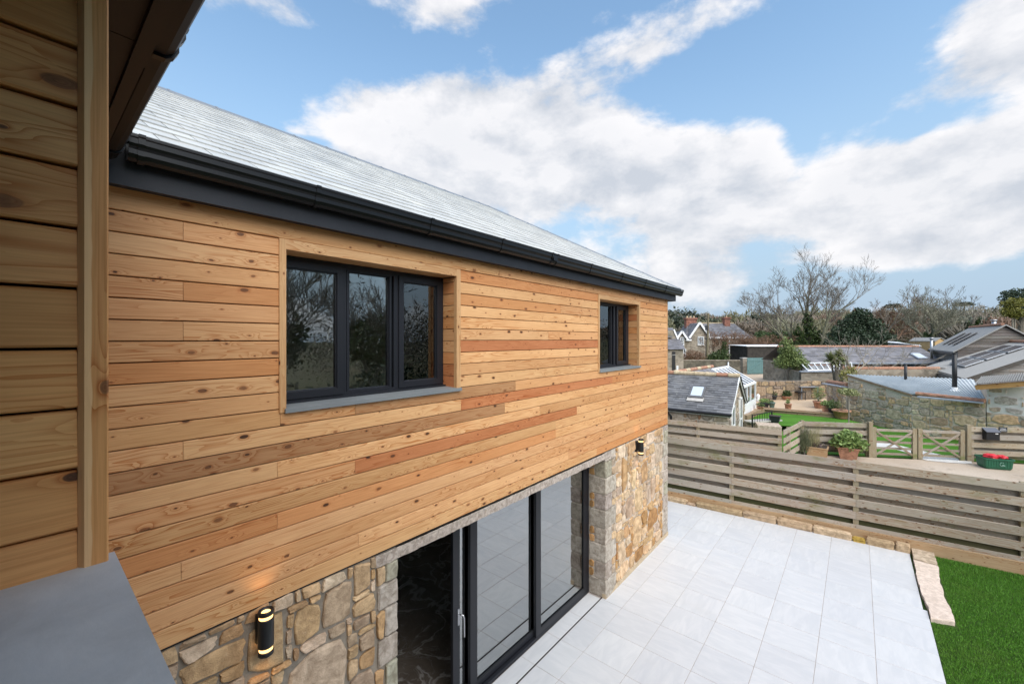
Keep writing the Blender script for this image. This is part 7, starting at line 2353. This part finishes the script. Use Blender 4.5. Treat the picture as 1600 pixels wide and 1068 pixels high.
pot('plant_pot', 'wide pot of dark foliage right of the white pot', onz(1228, 624, 0.86), 0.2, 0.28, 0.25, M['terracotta'], (M['ivy'], g1(.36, .16, .24), 520, .06, .4))
pot('plant_pot', 'terracotta pot with arching grassy plant by the coped wall', onz(1279, 637, 0.86), 0.20, 0.27, 0.42, M['terracotta'], (M['bamboo'], g1(.34, .45, .45), 420, .09, .12))
pot('plant_pot', 'square terracotta planter with bright leaves right of the grassy pot', onz(1291.5, 643, 0.86), 0.18, 0.21, 0.34, M['terracotta'], (M['potleaf'], g1(.28, .14, .16), 260, .055, .4), square=True)
pot('plant_pot', 'dark pot with blue green rounded bush', onz(1302, 645, 0.86), 0.2, 0.24, 0.25, M['potblack'], (M['midleaf'], g1(.36, .2, .28), 420, .06, .4))
pot('plant_pot', 'large wide terracotta bowl at the end of the long sleeper', onz(1314.5, 653, 0.72), 0.26, 0.40, 0.46, M['terracotta'], (M['drygrass'], g1(.25, .3, .35), 120, .08, .08))
pot('plant_pot', 'black square tub standing by the railing', at(1211, 659, 17.4), 0.17, 0.23, 0.30, M['potblack'], None, square=True)
T = thing('garden_ornament', 'small white ornament beside the conservatory', 'ornament'); T.location = onz(1184.5, 627, 0.86)
MB().lathe((0, 0, 0), [(0.10, 0), (0.11, 0.1), (0.06, 0.2), (0.10, 0.28), (0.07, 0.38), (0.02, 0.42)], 12).build('figure', M['whitepaint'], T, True)
# garden table and chairs against the wall
T = thing('garden_table', 'grey metal garden table against the brown garden wall', 'table'); p = onz(1259, 623, 0.86); T.location = p; T.rotation_euler = (0, 0, R(46))
MB().box(-0.55, 0.55, -0.32, 0.32, 0.70, 0.74).build('tabletop', M['garden_table'], T)
for sx in (-1, 1):
    for sy in (-1, 1):
        MB().box(sx * 0.5 - 0.02, sx * 0.5 + 0.02, sy * 0.27 - 0.02, sy * 0.27 + 0.02, 0, 0.70).build('leg', M['garden_table'], T)
T = thing('garden_chair', 'dark garden chair left of the grey garden table', 'chair'); T.location = onz(1249, 624, 0.86); T.rotation_euler = (0, 0, R(46))
MB().box(-0.22, 0.22, -0.22, 0.22, 0.42, 0.46).build('seat', M['railing'], T)
MB().box(-0.22, 0.22, 0.19, 0.23, 0.46, 0.92).build('backrest', M['garden_table'], T)
for sx in (-1, 1):
    for sy in (-1, 1):
        MB().box(sx * 0.2 - 0.015, sx * 0.2 + 0.015, sy * 0.19 - 0.015, sy * 0.19 + 0.015, 0, 0.42).build('leg', M['railing'], T)
# plants along the lane fence
pp = onz(1325.5, 716, Z2); pp.z = Z2
pot('plant_pot', 'square terracotta planter with bright green leafy bush at the lane fence', pp, 0.20, 0.27, 0.36, M['terracotta'], (M['potleaf'], [((0, 0, .22), (.42, .42, .28)), ((-.2, -.05, .12), (.3, .3, .2)), ((.24, 0, .1), (.28, .28, .2)), ((0, 0, .42), (.25, .25, .16))], 1500, .055, .5), 'planters at the lane fence', square=True)
pp = onz(1277, 712, Z2)
T = pot('plant_pot', 'wooden box planter of purplish plants left of the green bush', pp, 0.26, 0.28, 0.30, M['newtimber'], (M['purple'], [((-.16, 0, .08), (.32, .22, .14))], 420, .04, .4), 'planters at the lane fence', square=True)
# feathery plant
T = thing('feathery_shrub', 'tall wispy dark feathery shrub at the fence corner', 'shrub'); b0 = onz(1257, 712, Z2); T.location = b0
r = np.random.default_rng(77)
vs, fs, mi = [], [], []
for k in range(900):
    right = r.uniform() < 0.45
    a = r.uniform(0, 6.28); sp = abs(r.normal(0, 0.22)); L = r.uniform(0.6, 1.12)
    base = np.array([r.normal(0, .06), r.normal(0, .06), 0.05]) + (np.array(RT) * 0.30 if right else 0)
    d_ = np.array([math.cos(a) * sp, math.sin(a) * sp, 1.0]); d_ /= np.linalg.norm(d_)
    t0 = r.uniform(0.1, 0.75)
    p0 = base + d_ * L * t0; p1 = p0 + d_ * r.uniform(.12, .3) + r.normal(0, .03, 3)
    sd = np.array(RT) * 0.005
    i = len(vs); vs += [p0 - sd, p0 + sd, p1 + sd * .3, p1 - sd * .3]; fs.append((i, i + 1, i + 2, i + 3)); mi.append(1 if right else 0)
np_mesh('foliage', np.array(vs), np.array(fs), [M['rosemary'], M['drygrass']], T, np.array(mi))
for k in range(5):
    MB().tube([(0, 0, 0), tuple(Vector((random.Random(k).uniform(-.1, .1), 0.02 * k, 0.9)))], [0.012, 0.004], 5).build('stem', M['bark'], T)
# standard tree with an umbrella head
T = thing('standard_tree', 'slender umbrella headed standard tree rising above the green bush', 'tree'); b0 = onz(1325, 700, 0.44); T.location = b0
zt = at(1326, 618, 14.5).z - b0.z
MB().tube([(0, 0, -0.1), (0.02, 0, zt * 0.5), (0.03, 0, zt)], [0.028, 0.022, 0.018], 7).build('trunk', M['bark_pale'], T)
for k in range(6):
    a = k * 1.05
    MB().tube([(0.03, 0, zt - 0.02), (0.15 * math.cos(a), 0.15 * math.sin(a), zt + 0.08), (0.27 * math.cos(a), 0.27 * math.sin(a), zt + 0.10)], [0.012, 0.008, 0.005], 5).build('limb', M['bark_pale'], T)
leafy('crown', T, [((0, 0, zt + 0.13), (.30, .30, .11)), ((.1, 0, zt + 0.05), (.24, .24, .06))], 650, 0.045, M['palmleaf'], 95, 0.35, 0.1)
# ---- trees at the side of the garden, seen mirrored in the windows
for i, (x, y, lab) in enumerate(((16.0, 7.0, 'bare garden tree beside the lawn, seen only mirrored in the large window'), (17.5, 13.0, 'second bare garden tree mirrored in the large window'), (15.5, 20.5, 'far bare garden tree mirrored in the small window'))):
    b0 = Vector((x, y, 0.0))
    bare_tree('side_tree', lab, b0, [((0, 0, 0), (0.05, 0.05, 1), 3.2, 0.22), ((0, 0, 1.6), (-0.4, 0.3, 1), 2.8, 0.14), ((0, 0, 1.8), (0.3, -0.5, 1), 2.8, 0.14)], 4, 120 + i, M['bark'], M['twig'], 'trees beside the lawn', ivy=([((0, 0, 1.8), (.6, .6, 1.8)), ((0, 0, 4.2), (1.6, 1.6, 1.4))], 2200, 0.12), minr=0.012, split=(2, 4), ratio=0.66, spread=0.7, up=0.25, trunk_depth=4)
b0 = Vector((14.5, 0, -0.1))
T = thing('side_hedge', 'dark evergreen hedge along the side of the lawn, mirrored in the glass', 'hedge'); T.location = b0
MB().box(-0.2, 0.2, 2, 26, 0, 1.4).build('core', M['bark'], T)
leafy('foliage', T, [((0, 3 + 2.0 * k, 1.3 + 0.4 * math.sin(k * 1.7)), (0.9, 1.4, 1.5)) for k in range(12)], 9000, 0.12, M['evergreen'], 131, 0.5, 0.5)
